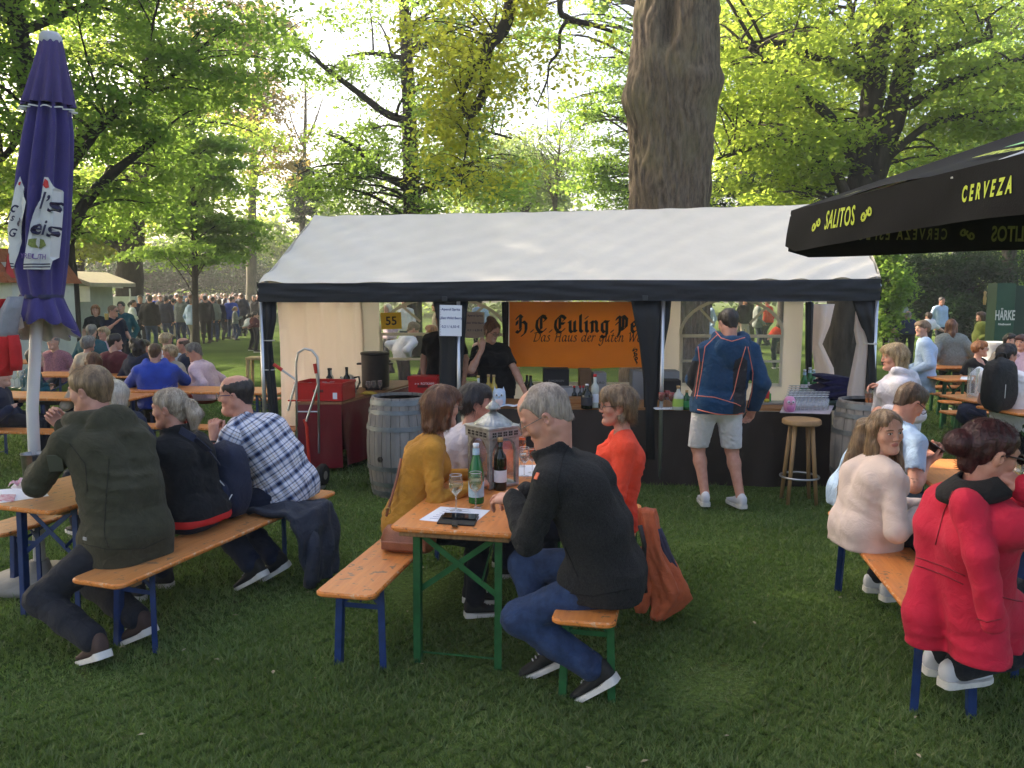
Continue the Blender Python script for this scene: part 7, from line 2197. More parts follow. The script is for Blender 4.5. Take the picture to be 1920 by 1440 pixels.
m=MB();m.tube([q(557,860),q(556,740),q(555,680),q(559,662),q(571,654),q(585,657),q(595,670),q(597,700),q(598,850)],.012,8);m.build('frame',ALU,t,smooth=True)
for a,b in(((598,716),(574,790)),((556,712),(540,770))):
 m=MB();m.tube([q(*a),q(*b)],.012,8);m.build('strut',ALU,t)
for a,b in(((570,786),(580,870)),):
 m=MB();m.tube([q(*a),q(575,800),q(*b)],.016,8);m.build('red_rail',REDM,t)
for a,b in(((513,683),(529,694)),((590,682),(593,700))):
 m=MB();m.tube([q(*a),q(*b)],.018,8);m.build('grip',REDM,t)
for a,b in(((529,694),(556,713)),((593,700),(596,722))):
 m=MB();m.tube([q(*a),q(*b)],.010,8);m.build('handle_bar',ALU,t)
m=MB();m.bar(q(540,751),q(585,751),.02,.014);m.build('red_rung',REDM,t)
for py in(772,):
 m=MB();m.tube([q(557,py),q(598,py)],.009,8);m.build('rung',ALU,t)
for px in(602,556):
 w=q(px,862)
 m=MB();m.lathe([(.045,-.035),(.10,-.035),(.118,-.015),(.118,.015),(.10,.035),(.045,.035)],26)
 mt=Matrix.Translation((w.x,w.y,.118))@Matrix.Rotation(R(90),4,'Y')if False else Matrix.Translation((w.x,.04,.118))@Matrix.Rotation(R(78),4,'Z')@Matrix.Rotation(R(90),4,'X')
 m.v=[tuple(mt@Vector(v))for v in m.v]
 wh=m.build('wheel',RUB,t,autosmooth=40)
 m=MB();m.lathe([(.0,-.037),(.045,-.037),(.045,.037),(0,.037)],16);m.v=[tuple(mt@Vector(v))for v in m.v];m.build('rim',M('dirty_rim',(.30,.28,.24),.6),wh)
m=MB();m.box((q(578,862).x,-.12,.02),(.36,.2,.012));m.build('toe_plate',ALU,t)
for px,py,w,lb in((590,868,.36,'white box on the grass behind the hand truck wheel'),(722,845,.3,'white stacked trays on the grass between red table and barrel')):
 g_=G(px,py)
 t=thing('white_box',lb,'box',(g_.x,g_.y+.25,0))
 m=MB();m.box((0,0,.11),(w,.3,.22),bev=.01);m.build('box_body',PAPER,t)
 m=MB();m.box((0,0,.232),(w+.02,.32,.02),bev=.004);m.build('lid',PAPER,t)
CR_=M('red_crate_plastic',(.50,.012,.014),.35,var=.07)
def crate(label,c,w,d,h_,rot=0.0,bottles=0):
 t=thing('plastic_crate',label,'crate',c,rot,'red plastic crates')
 th=.012
 for nm,cc,ss in(('side',(0,-d/2,h_/2),(w,th,h_)),('side',(0,d/2,h_/2),(w,th,h_)),('side',(-w/2,0,h_/2),(th,d-th-.004,h_)),('side',(w/2,0,h_/2),(th,d-th-.004,h_)),('bottom',(0,0,.008),(w-.02,d-.02,.012))):
  m=MB();m.box(cc,ss,bev=.003);m.build(nm,CR_,t)
 m=MB()
 for cc,ss in(((0,-d/2-.008,h_-.015),(w+.02,.016,.03)),((0,d/2+.008,h_-.015),(w+.02,.016,.03)),((-w/2-.008,0,h_-.015),(.016,d-.004,.03)),((w/2+.008,0,h_-.015),(.016,d-.004,.03))):
  m.box(cc,ss,bev=.003)
 m.build('rim',CR_,t)['kind']='stuff'
 m=MB();m.box((0,-d/2-.009,h_*.55),(.12,.006,.03),bev=.002);m.build('grip_slot',M('crate_slot',(.10,.004,.004),.6),t)
 m=MB();m.box((w*.36,-d/2-.008,h_*.3),(.05,.003,.07));m.build('label',PAPER,t)
 return t
ca=P(608,740,9.15)
crate('red crate with glasses on the front of the red side table',(ca.x,9.22,.785),.54,.40,.20,R(-10))
cb=P(797,712,9.4)
st0,st1=P(775,715,9.2),P(840,715,9.2)
draped_table('side_stand','small cloth covered stand under the red crate behind the barrel',Vector((st0.x,9.2,0)),Vector((st1.x,9.2,0)),(.05,1,0),.5,.798,BROWNV,_mats['counter_wood'],drop=.75)
tb=crate('red crate standing behind the barrel under the left tent window',(cb.x,9.4,.80),.32,.30,.22,R(-4))
m=MB();m.prism([(-.17,-.16),(.17,-.16),(.13,-.02),(-.10,-.02)],.22,.235);m.build('lid',CR_,tb)
lettering('lettering','o o  ROTKÄPP',PAPER,(0.02,-.156,.15),(1,0,0),(0,0,1),tb,size=.035,extrude=.0006)
# ---------------------------------------------------------------- glassware and bottles
GL=glass_mat('wine_glass',(.97,.98,.98),.95,.02)
def liquid(name,col,rough=.05):
 return M(name,col,rough,var=0,trans=.85,ior=1.33)
WINE_W=liquid('white_wine',(.86,.80,.45));APEROL=liquid('orange_spritz',(.90,.26,.05));AMBER=liquid('amber_drink',(.75,.22,.04));LIMEJ=liquid('lemonade',(.62,.52,.10))
def wine_glass(label,loc,fill=None,s=1.0,lvl=.45,cat='glass',group=None):
 t=thing('wine_glass',label,cat,loc,0,group)
 m=MB();m.lathe([(.034*s,0),(.034*s,.003*s),(.006*s,.007*s),(.004*s,.02*s),(.004*s,.085*s),(.012*s,.095*s),(.032*s,.115*s),(.040*s,.145*s),(.039*s,.175*s),(.034*s,.205*s)],22,cap=False)
 m.build('bowl',GL,t,smooth=True)
 m=MB();m.tube([(.034*s*math.cos(a),.034*s*math.sin(a),.205*s)for a in np.linspace(0,2*PI,23)],.0011*s,4,cap=False);m.build('rim',M('glass_rim',(.7,.72,.74),.1,var=0),t)
 if fill is not None:
  h_=.1+.10*lvl
  m=MB();m.lathe([(.002*s,.097*s),(.030*s,.1155*s),(.0375*s,(.115+(h_-.1)*.6)*s),(.0378*s,(.10+(h_-.1)*1.0+.012)*s),(0,(.10+(h_-.1)+.012)*s)],22,cap=False)
  m.build('drink',fill,t,smooth=True)
 return t
def on(px,py,z):return G(px,py,z)
TZ=.7705
wine_glass('glass of white wine on the paper sheet, left of the pair',on(855,958,TZ),WINE_W,1.0,.42)
wine_glass('glass of white wine in front of the green bottle',on(892,952,TZ),WINE_W,1.0,.55)
wine_glass('clear glass of water behind the lantern near the fleece sleeve',on(983,893,TZ),liquid('water',(.95,.96,.97)),.95,.5)
wine_glass('orange spritz glass standing directly behind the lantern',on(976,875,TZ),APEROL,1.05,.9)
wine_glass('orange spritz glass near the coral sweater woman',on(1012,884,TZ),APEROL,1.05,.9)
wine_glass('smaller amber spritz glass between the two tall spritz glasses',on(998,886,TZ),AMBER,.8,.9)
def bottle(label,loc,glass_m,prof,cap=None,label_m=None,lab=(.05,.13),s=1.0,group=None,neck=None):
 t=thing('bottle',label,'bottle',loc,0,group)
 m=MB();m.lathe([(r*s,z*s)for r,z in prof],22);m.build('glass_body',glass_m,t,smooth=True)
 rt,zt=prof[-1]
 if cap is not None:
  m=MB();m.lathe([(rt*s*1.12,(zt-.012)*s),(rt*s*1.15,(zt+.012)*s),(0,(zt+.014)*s)],16);m.build('cap',cap,t,smooth=True)
 if label_m is not None:
  rb=max(r for r,z in prof)*s
  m=MB();m.lathe([(rb*1.012,lab[0]*s),(rb*1.014,lab[0]*s+.001),(rb*1.014,lab[1]*s),(rb*1.012,lab[1]*s+.001)],22,cap=False);m.build('label',label_m,t,smooth=True)
 if neck is not None:
  zn=neck[0];rn=float(np.interp(zn,[p[1]for p in prof],[p[0]for p in prof]))*s
  m=MB();m.lathe([(rn*1.06,zn*s),(rn*1.0,(zn+.035)*s)],16,cap=False);m.build('neck_label',neck[1],t,smooth=True)
 return t
GREENG=M('green_glass',(.010,.16,.035),.06,var=.05,spec=.6,trl=.15,trlcol=(.02,.4,.08))
DARKG=M('dark_glass',(.008,.010,.006),.05,var=.05,spec=.6)
CLEARG=M('clear_bottle',(.50,.52,.46),.06,var=.05,spec=.6)
YELG=M('yellow_bottle',(.42,.30,.05),.08,var=.05,spec=.6)
P_WATER=[(.040,0),(.041,.01),(.041,.14),(.039,.17),(.030,.21),(.019,.25),(.0145,.28),(.0145,.305)]
P_BORD=[(.037,0),(.038,.01),(.038,.185),(.034,.205),(.018,.228),(.0150,.25),(.0150,.30)]
P_SQUAT=[(.045,0),(.047,.01),(.047,.11),(.040,.13),(.018,.15),(.014,.17),(.014,.19)]
WHITECAP=M('white_cap',(.70,.72,.76),.4,var=.04);CORK=M('cork',(.42,.27,.12),.8,var=.3,vscale=60)
BLUELAB=M('pale_blue_label',(.42,.60,.72),.6,var=.2,vscale=40);WHITELAB=M('white_label',(.70,.71,.76),.6,var=.06,vscale=40)
bt=on(893,942,TZ)
bottle('tall green mineral water bottle with pale blue label beside the lantern',bt,GREENG,P_WATER,WHITECAP,BLUELAB,(.035,.115),1.1,neck=(.258,BLUELAB))
bw=on(938,918,TZ)
bottle('dark wine bottle with white label and cork in front of the lantern',bw,DARKG,P_BORD,CORK,WHITELAB,(.05,.12),1.05)
LM=M('antique_zinc',(.36,.37,.36),.45,.75,.3,26,bump=.4,bscale=120)
LM_D=M('zinc_dark_hole',(.03,.03,.03),.8)
lp=on(925,908,TZ)
lan=thing('lantern','ornate silver metal lantern with domed roof on the centre table','lantern',lp,R(38))
LS=.235;LH=.36
m=MB();m.box((0,0,.012),(LS,LS,.022),bev=.004);m.build('base',LM,lan)
for sx in(-1,1):
 for sy in(-1,1):
  m=MB();m.box((sx*(LS/2-.014),sy*(LS/2-.014),.02+LH*.5),(.026,.026,LH),bev=.003);m.build('corner_post',LM,lan)
for k in range(4):
 a=k*PI/2
 mt=Matrix.Rotation(a,4,'Z')
 fr_=MB();fr_.box((0,-LS/2-.004,LH-.018),(LS+.02,.008,.055),bev=.002)
 fr_.v=[tuple(mt@Vector(v))for v in fr_.v];fz=fr_.build('frieze',LM,lan)
 for j in range(5):
  mm=MB()
  for dx,dz in((-.008,-.008),(.008,-.008),(-.008,.008),(.008,.008)):
   mm.box(((j-2)*.042+dx,-LS/2-.0085,LH-.018+dz),(.012,.003,.012))
  mm.v=[tuple(mt@Vector(v))for v in mm.v];o_=mm.build('fretwork',LM_D,fz);o_['kind']='stuff'
 mm=MB()
 N=14
 for j in range(N):
  t0,t1=PI*j/N,PI*(j+1)/N
  mm.bar((-.085*math.cos(t0),-LS/2+.008,LH-.13+.085*math.sin(t0)),(-.085*math.cos(t1),-LS/2+.008,LH-.13+.085*math.sin(t1)),.006,.006,(0,1,0))
 mm.v=[tuple(mt@Vector(v))for v in mm.v];mm.build('arch',LM,lan)
 for sx in(-1,1):
  mm=MB()
  mm.prism([(sx*.098,LH-.05),(sx*.03,LH-.05),(sx*.055,LH-.06),(sx*.08,LH-.085),(sx*.09,LH-.13)],0,.004)
  q_=Matrix.Rotation(a,4,'Z')@Matrix.Translation((0,-LS/2+.004,0))@Matrix.Rotation(R(90),4,'X')
  mm.v=[tuple(q_@Vector(v))for v in mm.v];mm.build('spandrel',LM,lan)
 mm=MB();mm.box((0,-LS/2+.016,LH*.48),(LS-.05,.002,LH-.12));mm.v=[tuple(mt@Vector(v))for v in mm.v];mm.build('pane',glass_mat('lantern_glass',(.95,.95,.95),.93,.05),lan)
m=MB();m.box((0,0,LH+.02),(LS+.03,LS+.03,.018),bev=.004);m.build('cornice',LM,lan)
def fluted(prof,n,lobes,amp):
 mm=MB();vs,fs=[],[]
 for r,z in prof:
  for k in range(n):
   a=2*PI*k/n;q_=1+amp*abs(math.sin(a*lobes/2))
   vs.append((r*q_*math.cos(a),r*q_*math.sin(a),z))
 for j in range(len(prof)-1):fs+=[(j*n+k,j*n+(k+1)%n,(j+1)*n+(k+1)%n,(j+1)*n+k)for k in range(n)]
 mm.add(vs,fs);return mm
fluted([(.118,LH+.03),(.112,LH+.042),(.085,LH+.062),(.055,LH+.085),(.030,LH+.10),(.022,LH+.108)],72,22,.06).build('dome',LM,lan,smooth=True)
m=MB();m.lathe([(.022,LH+.105),(.022,LH+.125),(.03,LH+.128)],20);m.build('collar',LM,lan,smooth=True)
fluted([(.044,LH+.125),(.046,LH+.135),(.030,LH+.155),(.012,LH+.172),(.008,LH+.178),(.010,LH+.186),(0,LH+.192)],48,16,.05).build('finial',LM,lan,smooth=True)
m=MB();m.lathe([(.03,.022),(.03,.10),(.026,.105),(0,.104)],18);m.build('candle',M('red_candle',(.32,.012,.02),.5),lan,smooth=True)
def flat_sheet(name,label,cat,pix,z,mat,th=.0012):
 q=[G(px,py,z)for px,py in pix]
 c=sum(q,Vector())/len(q)
 t=thing(name,label,cat,c)
 m=MB();m.prism([((v-c).x,(v-c).y)for v in q],0,th);m.build('sheet',mat,t)
 return t,c
ps,pc=flat_sheet('paper_sheet','printed white paper sheet under the phone on the centre table','paper',[(786,975),(826,950),(919,957),(885,985)],TZ,PAPER)
m=MB()
for j in range(7):
 a,b=G(806+j*6,972-j*3.2,TZ),G(882+j*4.2,978-j*3,TZ)
 m.bar(a-pc+Vector((0,0,.0016)),lerp(a,b,.5+.4*((j*37)%10)/10)-pc+Vector((0,0,.0016)),.004,.0004)
m.build('print_lines',BLUEINK,ps)['kind']='stuff'
ph,pc=flat_sheet('phone_case','black phone in an open flip case lying on the paper sheet','phone',[(819,982),(829,966),(898,970),(889,987)],TZ+.0016,M('black_leather',(.010,.010,.011),.5,var=.1),.006)
q=[G(px,py,TZ+.0085)-pc for px,py in((829,972),(834,963),(898,966),(893,976))]
m=MB();m.prism([(v.x,v.y)for v in q],.0065,.014);m.build('phone_body',M('black_glass',(.006,.006,.007),.08,var=0),ph)
q=[G(px,py,TZ+.0085)-pc for px,py in((847,987),(848,979),(858,979),(858,989))]
m=MB();m.prism([(v.x,v.y)for v in q],.0062,.016);m.build('clasp',M('black_leather2',(.008,.008,.009),.4),ph)
flat_sheet('paper_sheet','white menu papers on the far half of the centre table','paper',[(965,893),(975,872),(1035,872),(1020,893)],TZ,PAPER)
flat_sheet('paper_sheet','white paper place mat on the left edge table','paper',[(-30,945),(0,918),(78,912),(92,930),(10,942)],TZ,PAPER)
nk,pc=flat_sheet('napkin','crumpled white napkin with red pattern on the left edge table','napkin',[(20,915),(30,905),(72,903),(80,918),(50,922)],TZ+.0015,PAPER,.004)
m=MB();m.grid(lambda u,v:((u-.5)*.16,(v-.5)*.12,.012+.018*abs(math.sin(u*9+v*4))+.015*abs(math.sin(v*11-u*3))),16,12)
m.build('crumple',M('patterned_paper',(.70,.66,.68),.8,col2=(.55,.12,.18),vscale=50,var=.1),nk)
nk2,pc=flat_sheet('napkin','pink printed napkin at the very left picture edge','napkin',[(-6,940),(2,928),(30,928),(26,940)],TZ+.0015,_mats['patterned_paper'],.004)
g_=G(50,905,TZ)
t=thing('table_bucket','tin bucket with cutlery standing on the left edge table by the white pole','bucket',(G(48,898,TZ).x,G(48,898,TZ).y+.1,TZ))
m=MB();m.lathe([(.062,0),(.066,.004),(.074,.15),(.077,.152),(.073,.148),(.062,.01)],26,cap=False);m.build('pail',M('tin',(.30,.29,.28),.35,.85,.3,9),t,smooth=True)
m=MB();m.box((.055,-.045,.075),(.045,.05,.145),bev=.004);m.build('menu_holder',M('dark_plastic',(.02,.02,.03),.4),t)
t=thing('drinking_cup','dark cup raised to the mouth of the olive jacket man','cup',P(112,778,5.14))
t.rotation_euler=(R(30),R(-60),0)
m=MB();m.lathe([(.026,-.05),(.034,.05),(.031,.05),(.024,-.045)],18);m.build('cup_body',M('dark_cup',(.045,.045,.06),.4),t,smooth=True)
wine_glass('empty wine glass behind the purple parasol pole, right of two',on(42,728,.771),None,1.15)
wine_glass('empty wine glass behind the purple parasol pole, left of two',on(28,727,.771),None,1.15)
# ---------------------------------------------------------------- things on the counter
CZ=.801
cdep=lambda px,py:G(px,py,CZ)
owl=cdep(936,762)
def figurine(name,label,loc,body,belly,s,ears=True):
 t=thing(name,label,'figurine',loc)
 m=MB();m.lathe([(.03*s,0),(.048*s,.02*s),(.052*s,.06*s),(.047*s,.11*s),(.03*s,.135*s),(0,.14*s)],20,sy=.75);m.build('figure_body',body,t,smooth=True)
 if ears:
  for sx in(-1,1):
   m=MB();m.lathe([(.016*s,.11*s),(0,.155*s)],8,c=(sx*.033*s,0,0));m.build('ear',body,t)
 m=MB();m.sphere((0,-.026*s,.04*s),(.034*s,.016*s,.035*s));m.build('belly',belly,t,smooth=True)
 for sx in(-1,1):
  m=MB();m.sphere((sx*.019*s,-.032*s,.092*s),(.014*s,.007*s,.014*s),10,6);e=m.build('eye',WHITECAP,t,smooth=True)
  m=MB();m.sphere((sx*.018*s,-.0385*s,.092*s),(.006*s,.003*s,.006*s),8,5);m.build('pupil',INK,e)
 m=MB();m.lathe([(.006*s,0),(0,.012*s)],6);m.v=[(x,-.04*s-z,.078*s+y)for x,y,z in m.v];m.build('beak',CORK,t)
 return t
figurine('owl_figurine','white and pale blue owl shaped tip box on the counter',owl,M('owl_blue',(.50,.60,.74),.35,var=.1),M('owl_pink',(.72,.56,.56),.35),1.35)
pg=cdep(1480,773)
figurine('pink_figurine','round pink smiling figure at the front of the counter glasses',pg,M('pig_pink',(.70,.30,.48),.35,var=.08),M('pig_violet',(.55,.18,.40),.35),1.15,False)
CBL='bottles on the bar counter'
def cb(px,py):return cdep(px,py)
for px,py,lb,gm,pr,cp,lm,s in((897,760,'clear spirit bottle left of the owl figurine',CLEARG,P_BORD,M('gold_cap',(.5,.36,.12),.4,.6),WHITELAB,1.0),(916,757,'yellow liqueur bottle behind the owl figurine',YELG,P_BORD,CORK,WHITELAB,1.0),(926,758,'second yellow bottle with gold top nearest the bar woman',YELG,P_BORD,CORK,M('gold_label',(.5,.40,.16),.5),1.0),(1100,766,'black squat spirit bottle with silver top on the counter',DARKG,P_SQUAT,STEEL,M('dark_label',(.03,.03,.04),.5),1.25),(1115,764,'white label bottle with red neck on the counter',CLEARG,P_BORD,REDP,WHITELAB,1.1),(1271,768,'clear bottle with round lime green label on the counter',CLEARG,P_SQUAT,CORK,M('lime_label',(.36,.55,.10),.5,var=.1),1.2),(1287,768,'squat dark green bottle beside the lime label bottle',M('herb_green',(.01,.07,.02),.08),P_SQUAT,CORK,M('green_label',(.03,.22,.07),.5),.98)):
 bottle(lb,cb(px,py),gm,pr,cp,lm,(.03,.095)if pr is P_SQUAT else(.05,.13),s,CBL)
WTR='green mineral water bottles on the counter'
for i,(px,py,lb)in enumerate(((1507,742,'green water bottle on the counter glasses, left of three'),(1517,737,'green water bottle with white tag, middle of three'),(1524,742,'green water bottle on the counter glasses, right of three'))):
 bottle(lb,cb(px,py),GREENG,P_WATER,WHITECAP,WHITELAB,(.10,.14),.95,WTR,neck=(.25,BLUELAB))
bk=draped_table('back_table','low serving table behind the counter holding wine cartons',Vector((P0(975,9.0),9.02,0)),Vector((P0(1300,9.0),8.98,0)),(.05,1,0),.98,.70,BLACK_CLOTH,M('counter_wood',(.3,.15,.05)),drop=.68)
BKZ=.701
def carton(label,px0,px1,py0,py1,Y,mat,text=None,tcol=None,d=.25,ts=.06):
 a,b=P(px0,py0,Y),P(px1,py1,Y)
 b.z=.702
 w,h_=b.x-a.x,a.z-b.z
 t=thing('carton',label,'carton',((a.x+b.x)/2,Y+d/2,b.z))
 m=MB();m.box((0,0,h_/2),(w,d,h_),bev=.004);m.build('box_body',mat,t)
 for sg in(-1,1):
  m=MB();m.box((0,sg*d*.25,h_+.003),(w*.98,d*.47,.004));m.build('flap',mat,t)
 if text:lettering('lettering',text,tcol,(0,-d/2-.002,h_-.6*(P(0,py0,Y).z-P(0,py1,Y).z)),(1,0,0),(0,0,1),t,size=ts,extrude=.0005)
 return t
BXK=M('black_carton',(.016,.016,.018),.6,var=.1);BXG=M('grey_carton',(.30,.31,.33),.7,var=.06);BXB=M('brown_carton',(.22,.13,.07),.8,var=.1);SILV=M('silver_print',(.30,.30,.30),.4,var=0)
def low(py,Y):return py
for args in(('black wine carton with silver lettering on the back table',1019,1067,693,728,9.5,BXK,'EUMORIGEN',SILV,.25,.032),('grey wine carton with small print below the black carton',1047,1075,728,757,9.05,BXG,'VALDO',INK,.2,.035),('second grey wine carton right of the first grey carton',1079,1103,728,757,9.05,BXG,'VINO',INK,.2,.035),('brown open carton behind the grey cartons',1087,1109,694,716,9.7,BXB,None,None,.25),('grey carton with faint print behind the coral sweater woman',1113,1137,700,730,9.65,BXG,'EURO',INK,.25,.04),('grey and red carton right of the right black curtain',1236,1274,697,712,9.5,BXG,None,None,.25),('tall black carton below the grey and red carton',1233,1276,714,758,9.3,BXK,None,None,.3),('pale carton left of the right black curtain',1186,1212,697,715,9.6,BXG,None,None,.25)):
 t=carton(*args)
 z=t.location.z
 if z>.72:
  pass
rp_=MB()
m=MB();a,b=P(1236,712,9.49),P(1274,715,9.49);m.box(((a.x+b.x)/2,9.49,(a.z+b.z)/2),(b.x-a.x,.01,.022));tag(m.build('red_tray',REDP),'flat red tray between the grey carton and tall black carton','tray')
m=MB();a,b=P(1060,755,8.75),P(1103,766,8.75);m.box(((a.x+b.x)/2,8.75,CZ+.03),(b.x-a.x,.2,.055),bev=.004);tag(m.build('wooden_box',_mats['counter_wood']),'flat brown wooden box on the counter behind the fleece man','box')
for k,px in enumerate((1077,1088,1094)):
 q_=P(px,726,9.04)
 bottle('dark bottle with red cap between the cartons, '+('leftmost','middle','right')[k]+' of three',Vector((q_.x,9.06,.702)),DARKG,P_BORD,REDP,None,s=(q_.z-.69)/.31)
bottle('dark wine bottle standing beside the bar woman',Vector((P0(995,9.3),9.35,.702)),DARKG,P_BORD,None,None,s=1.1)
bottle('dark wine bottle behind the bar woman, farther left',Vector((P0(988,9.7),9.7,.702)),DARKG,P_BORD,None,None,s=1.0)
TUMB='clear stemmed glasses standing in the counter rack'
proto=None
k=0
for r_ in range(6):
 for c_ in range(10):
  px=1478+c_*7.6+r_*1.2;py=770-r_*4.6
  g_=cdep(px,py)
  if proto is None:
   proto=thing('stemmed_glass','clear stemmed glass in the crowded rack at the right end of the counter','glass',g_,0,TUMB)
   m=MB();m.lathe([(.033,0),(.036,.03),(.033,.07),(.010,.095),(.004,.10),(.004,.135),(.03,.142),(.031,.145)],12,cap=False);m.build('bowl',glass_mat('rack_glass',(.93,.95,.96),.80,.03),proto,smooth=True)
   m=MB();m.tube([(.032*math.cos(a),.032*math.sin(a),.145)for a in np.linspace(0,2*PI,13)],.0016,4,cap=False);m.build('foot_rim',_mats['glass_rim'],proto)
  else:
   dup(proto,g_)
  k+=1
t=thing('glass_mat_tray','pale pink tray mat under the rack of glasses','tray',cdep(1515,768))
c=Vector(t.location);q=[cdep(*z)-c for z in((1462,774),(1478,742),(1572,744),(1556,777))]
m=MB();m.prism([(v.x,v.y)for v in q],0,.006);m.build('tray',M('pale_mat',(.55,.48,.52),.7),t)
RG='red wine glasses on the counter beside the curtain'
for k,(px,py)in enumerate(((1240,768),(1250,764),(1258,768))):
 wine_glass('glass holding red and white layers beside the curtain, '+('left','middle','right')[k]+' of three',cdep(px,py),M('red_layer',(.28,.05,.04),.2),.85,.95,'glass',RG)
m=MB();t=thing('paper_sheet','white papers under the glasses beside the black curtain','paper',cdep(1248,766));m.box((0,0,.002),(.24,.16,.003));m.build('sheet',PAPER,t)
t=thing('paper_sheet','white cloth napkins beside the owl figurine on the counter','paper',cdep(965,762));m=MB();m.grid(lambda u,v:((u-.5)*.3,(v-.5)*.14,.004+.012*abs(math.sin(u*7+v*3))),14,6);m.build('sheet',PAPER,t)
t=thing('tray','grey metal sink tray on the counter behind the standing man','tray',cdep(1448,757));m=MB();m.box((0,.02,.01),(.30,.2,.02),bev=.004);m.build('tray_body',STEEL,t)
m=MB();m.sphere((-.06,.0,.035),(.03,.02,.02));m.build('lemon_slice',M('lemon',(.70,.55,.05),.5),t,smooth=True)
m=MB();m.box((-.01,.05,.06),(.02,.02,.09),bev=.004);m.build('green_sponge',M('green_plastic',(.05,.30,.05),.5),t)
pz=cdep(1508,735)
t=thing('textile_pile','pile of folded dark navy textiles on the counter back right','textile',(pz.x,8.74,.802))
NV=cloth('navy_fleece',(.010,.010,.055),bump=.5,bscale=90)
for k,(dx,w,z)in enumerate(((.02,.50,.0),(-.03,.50,.055),(.01,.50,.11),(.05,.48,.165),(.04,.48,.22))):
 m=MB()
 n=24
 vs,fs=[],[]
 for j in range(9):
  yv=-.16+.32*j/8
  for i in range(n):
   a=2*PI*i/n
   q_=1+.10*math.sin(3*a+k*2+yv*20)
   vs.append((dx+w/2*math.cos(a)*(1 if abs(math.cos(a))<.8 else 1.02)*q_**.5,yv*(1+.05*math.sin(a*2+k)),z+.035+.036*math.sin(a)*q_+.03*math.sin((dx+math.cos(a))*1.6+k*.8)))
 for j in range(8):fs+=[(j*n+i,j*n+(i+1)%n,(j+1)*n+(i+1)%n,(j+1)*n+i)for i in range(n)]
 fs+=[tuple(range(n)),tuple(8*n+i for i in range(n))]
 m.add(vs,fs);m.build('folded_textile',NV,t,smooth=True)
m=MB();m.box((-.1,-.18,-.0),(.36,.12,.10),bev=.02);m.build('green_case',M('dark_green_case',(.01,.03,.02),.4),t)
t=thing('red_dispenser','small red dispenser on the counter beside the standing man','dispenser',(P0(1440,8.75),8.75,CZ));m=MB();m.lathe([(.03,0),(.032,.1),(.018,.13),(.018,.16),(0,.165)],14);m.build('dispenser_body',REDP,t,smooth=True)
m=MB();m.lathe([(.01,.165),(.012,.19),(0,.19)],8);m.build('nozzle',REDP,t)
g_=Vector((P0(1632,7.6),7.6,.945))
t=thing('tumbler','tumbler of amber drink on the right barrel by the hoodie woman','glass',g_)
m=MB();m.lathe([(.034,0),(.043,.13)],20,cap=False);m.build('glass_wall',GL,t,smooth=True)
m=MB();m.lathe([(.032,.006),(.040,.105),(0,.106)],20);m.build('drink',AMBER,t,smooth=True)
RZ=.781
px_pot=P(704,700,10.2)
t=thing('boiling_pot','large dark steel preserving pot with handles on the red side table','pot',(px_pot.x,10.2,RZ+.02))
m=MB();m.lathe([(.165,0),(.17,.01),(.17,.40),(.175,.41),(.165,.41),(.16,.05)],30,cap=False);m.build('pot_body',M('dull_steel',(.13,.13,.13),.4,.8,.15),t,smooth=True)
m=MB();m.lathe([(.172,.40),(.180,.405),(.180,.43),(.16,.437),(0,.445)],30);m.build('lid',M('black_enamel',(.015,.015,.016),.35),t,smooth=True)
for sx in(-1,1):
 m=MB();m.box((sx*.195,0,.29),(.06,.09,.022),bev=.006);m.build('handle',_mats['black_enamel'],t)
m=MB();m.box((0,-.10,-.01),(.2,.1,.06),bev=.01);m.build('heater_base',_mats['black_enamel'],t)
kp=P(657,700,9.9)
t=thing('kettle','steel water kettle with black handle beside the preserving pot','kettle',(kp.x,9.8,RZ))
m=MB();m.lathe([(.085,0),(.088,.02),(.070,.17),(.060,.20),(.03,.215),(0,.22)],24);m.build('kettle_body',STEEL,t,smooth=True)
m=MB();m.tube([(.065,0,.18),(.12,0,.19),(.13,0,.12),(.09,0,.04)],.012,8);m.build('handle',_mats['black_enamel'],t,smooth=True)
m=MB();m.tube([(-.06,0,.15),(-.10,0,.19)],[.02,.012],8);m.build('spout',STEEL,t,smooth=True)
for k,(px,Y,gm,s)in enumerate(((617,9.6,DARKG,1.0),(620,9.75,CLEARG,.95),(650,9.55,DARKG,1.05))):
 bottle(('dark bottle standing in the red crate on the side table','clear bottle just behind the red crate','dark slim bottle next to the kettle')[k],Vector((P0(px,Y),Y,RZ)),gm,P_BORD,BLACK_CLOTH,WHITELAB,s=s)
for k,(px,Y)in enumerate(((700,9.75),(712,9.8),(690,9.7),(668,9.7))):
 wine_glass('clear glass in front of the preserving pot, '+('second','third','first','far left')[k]+' of the row',Vector((P0(px,Y),Y,RZ)),None,.7,group='glasses on the red side table')
t=thing('bananas','yellow bananas lying on the red side table','fruit',(P0(690,9.5),9.5,RZ+.02))
for k in range(3):
 m=MB();m.tube([(-.09,k*.03,.0),(-.04,k*.03-.02,.012),(.03,k*.03-.02,.012),(.09,k*.03,.0)],[.006,.017,.017,.006],8);m.build('banana',M('banana_yellow',(.62,.44,.05),.5,var=.12),t,smooth=True)
for i in range(10):
 g_=Vector((ca.x+random.uniform(-.2,.2),9.22+random.uniform(-.13,.13),.80))
 wine_glass('washed clear glass in the red crate on the side table',g_,None,.8,group='washed glasses in the red crate')
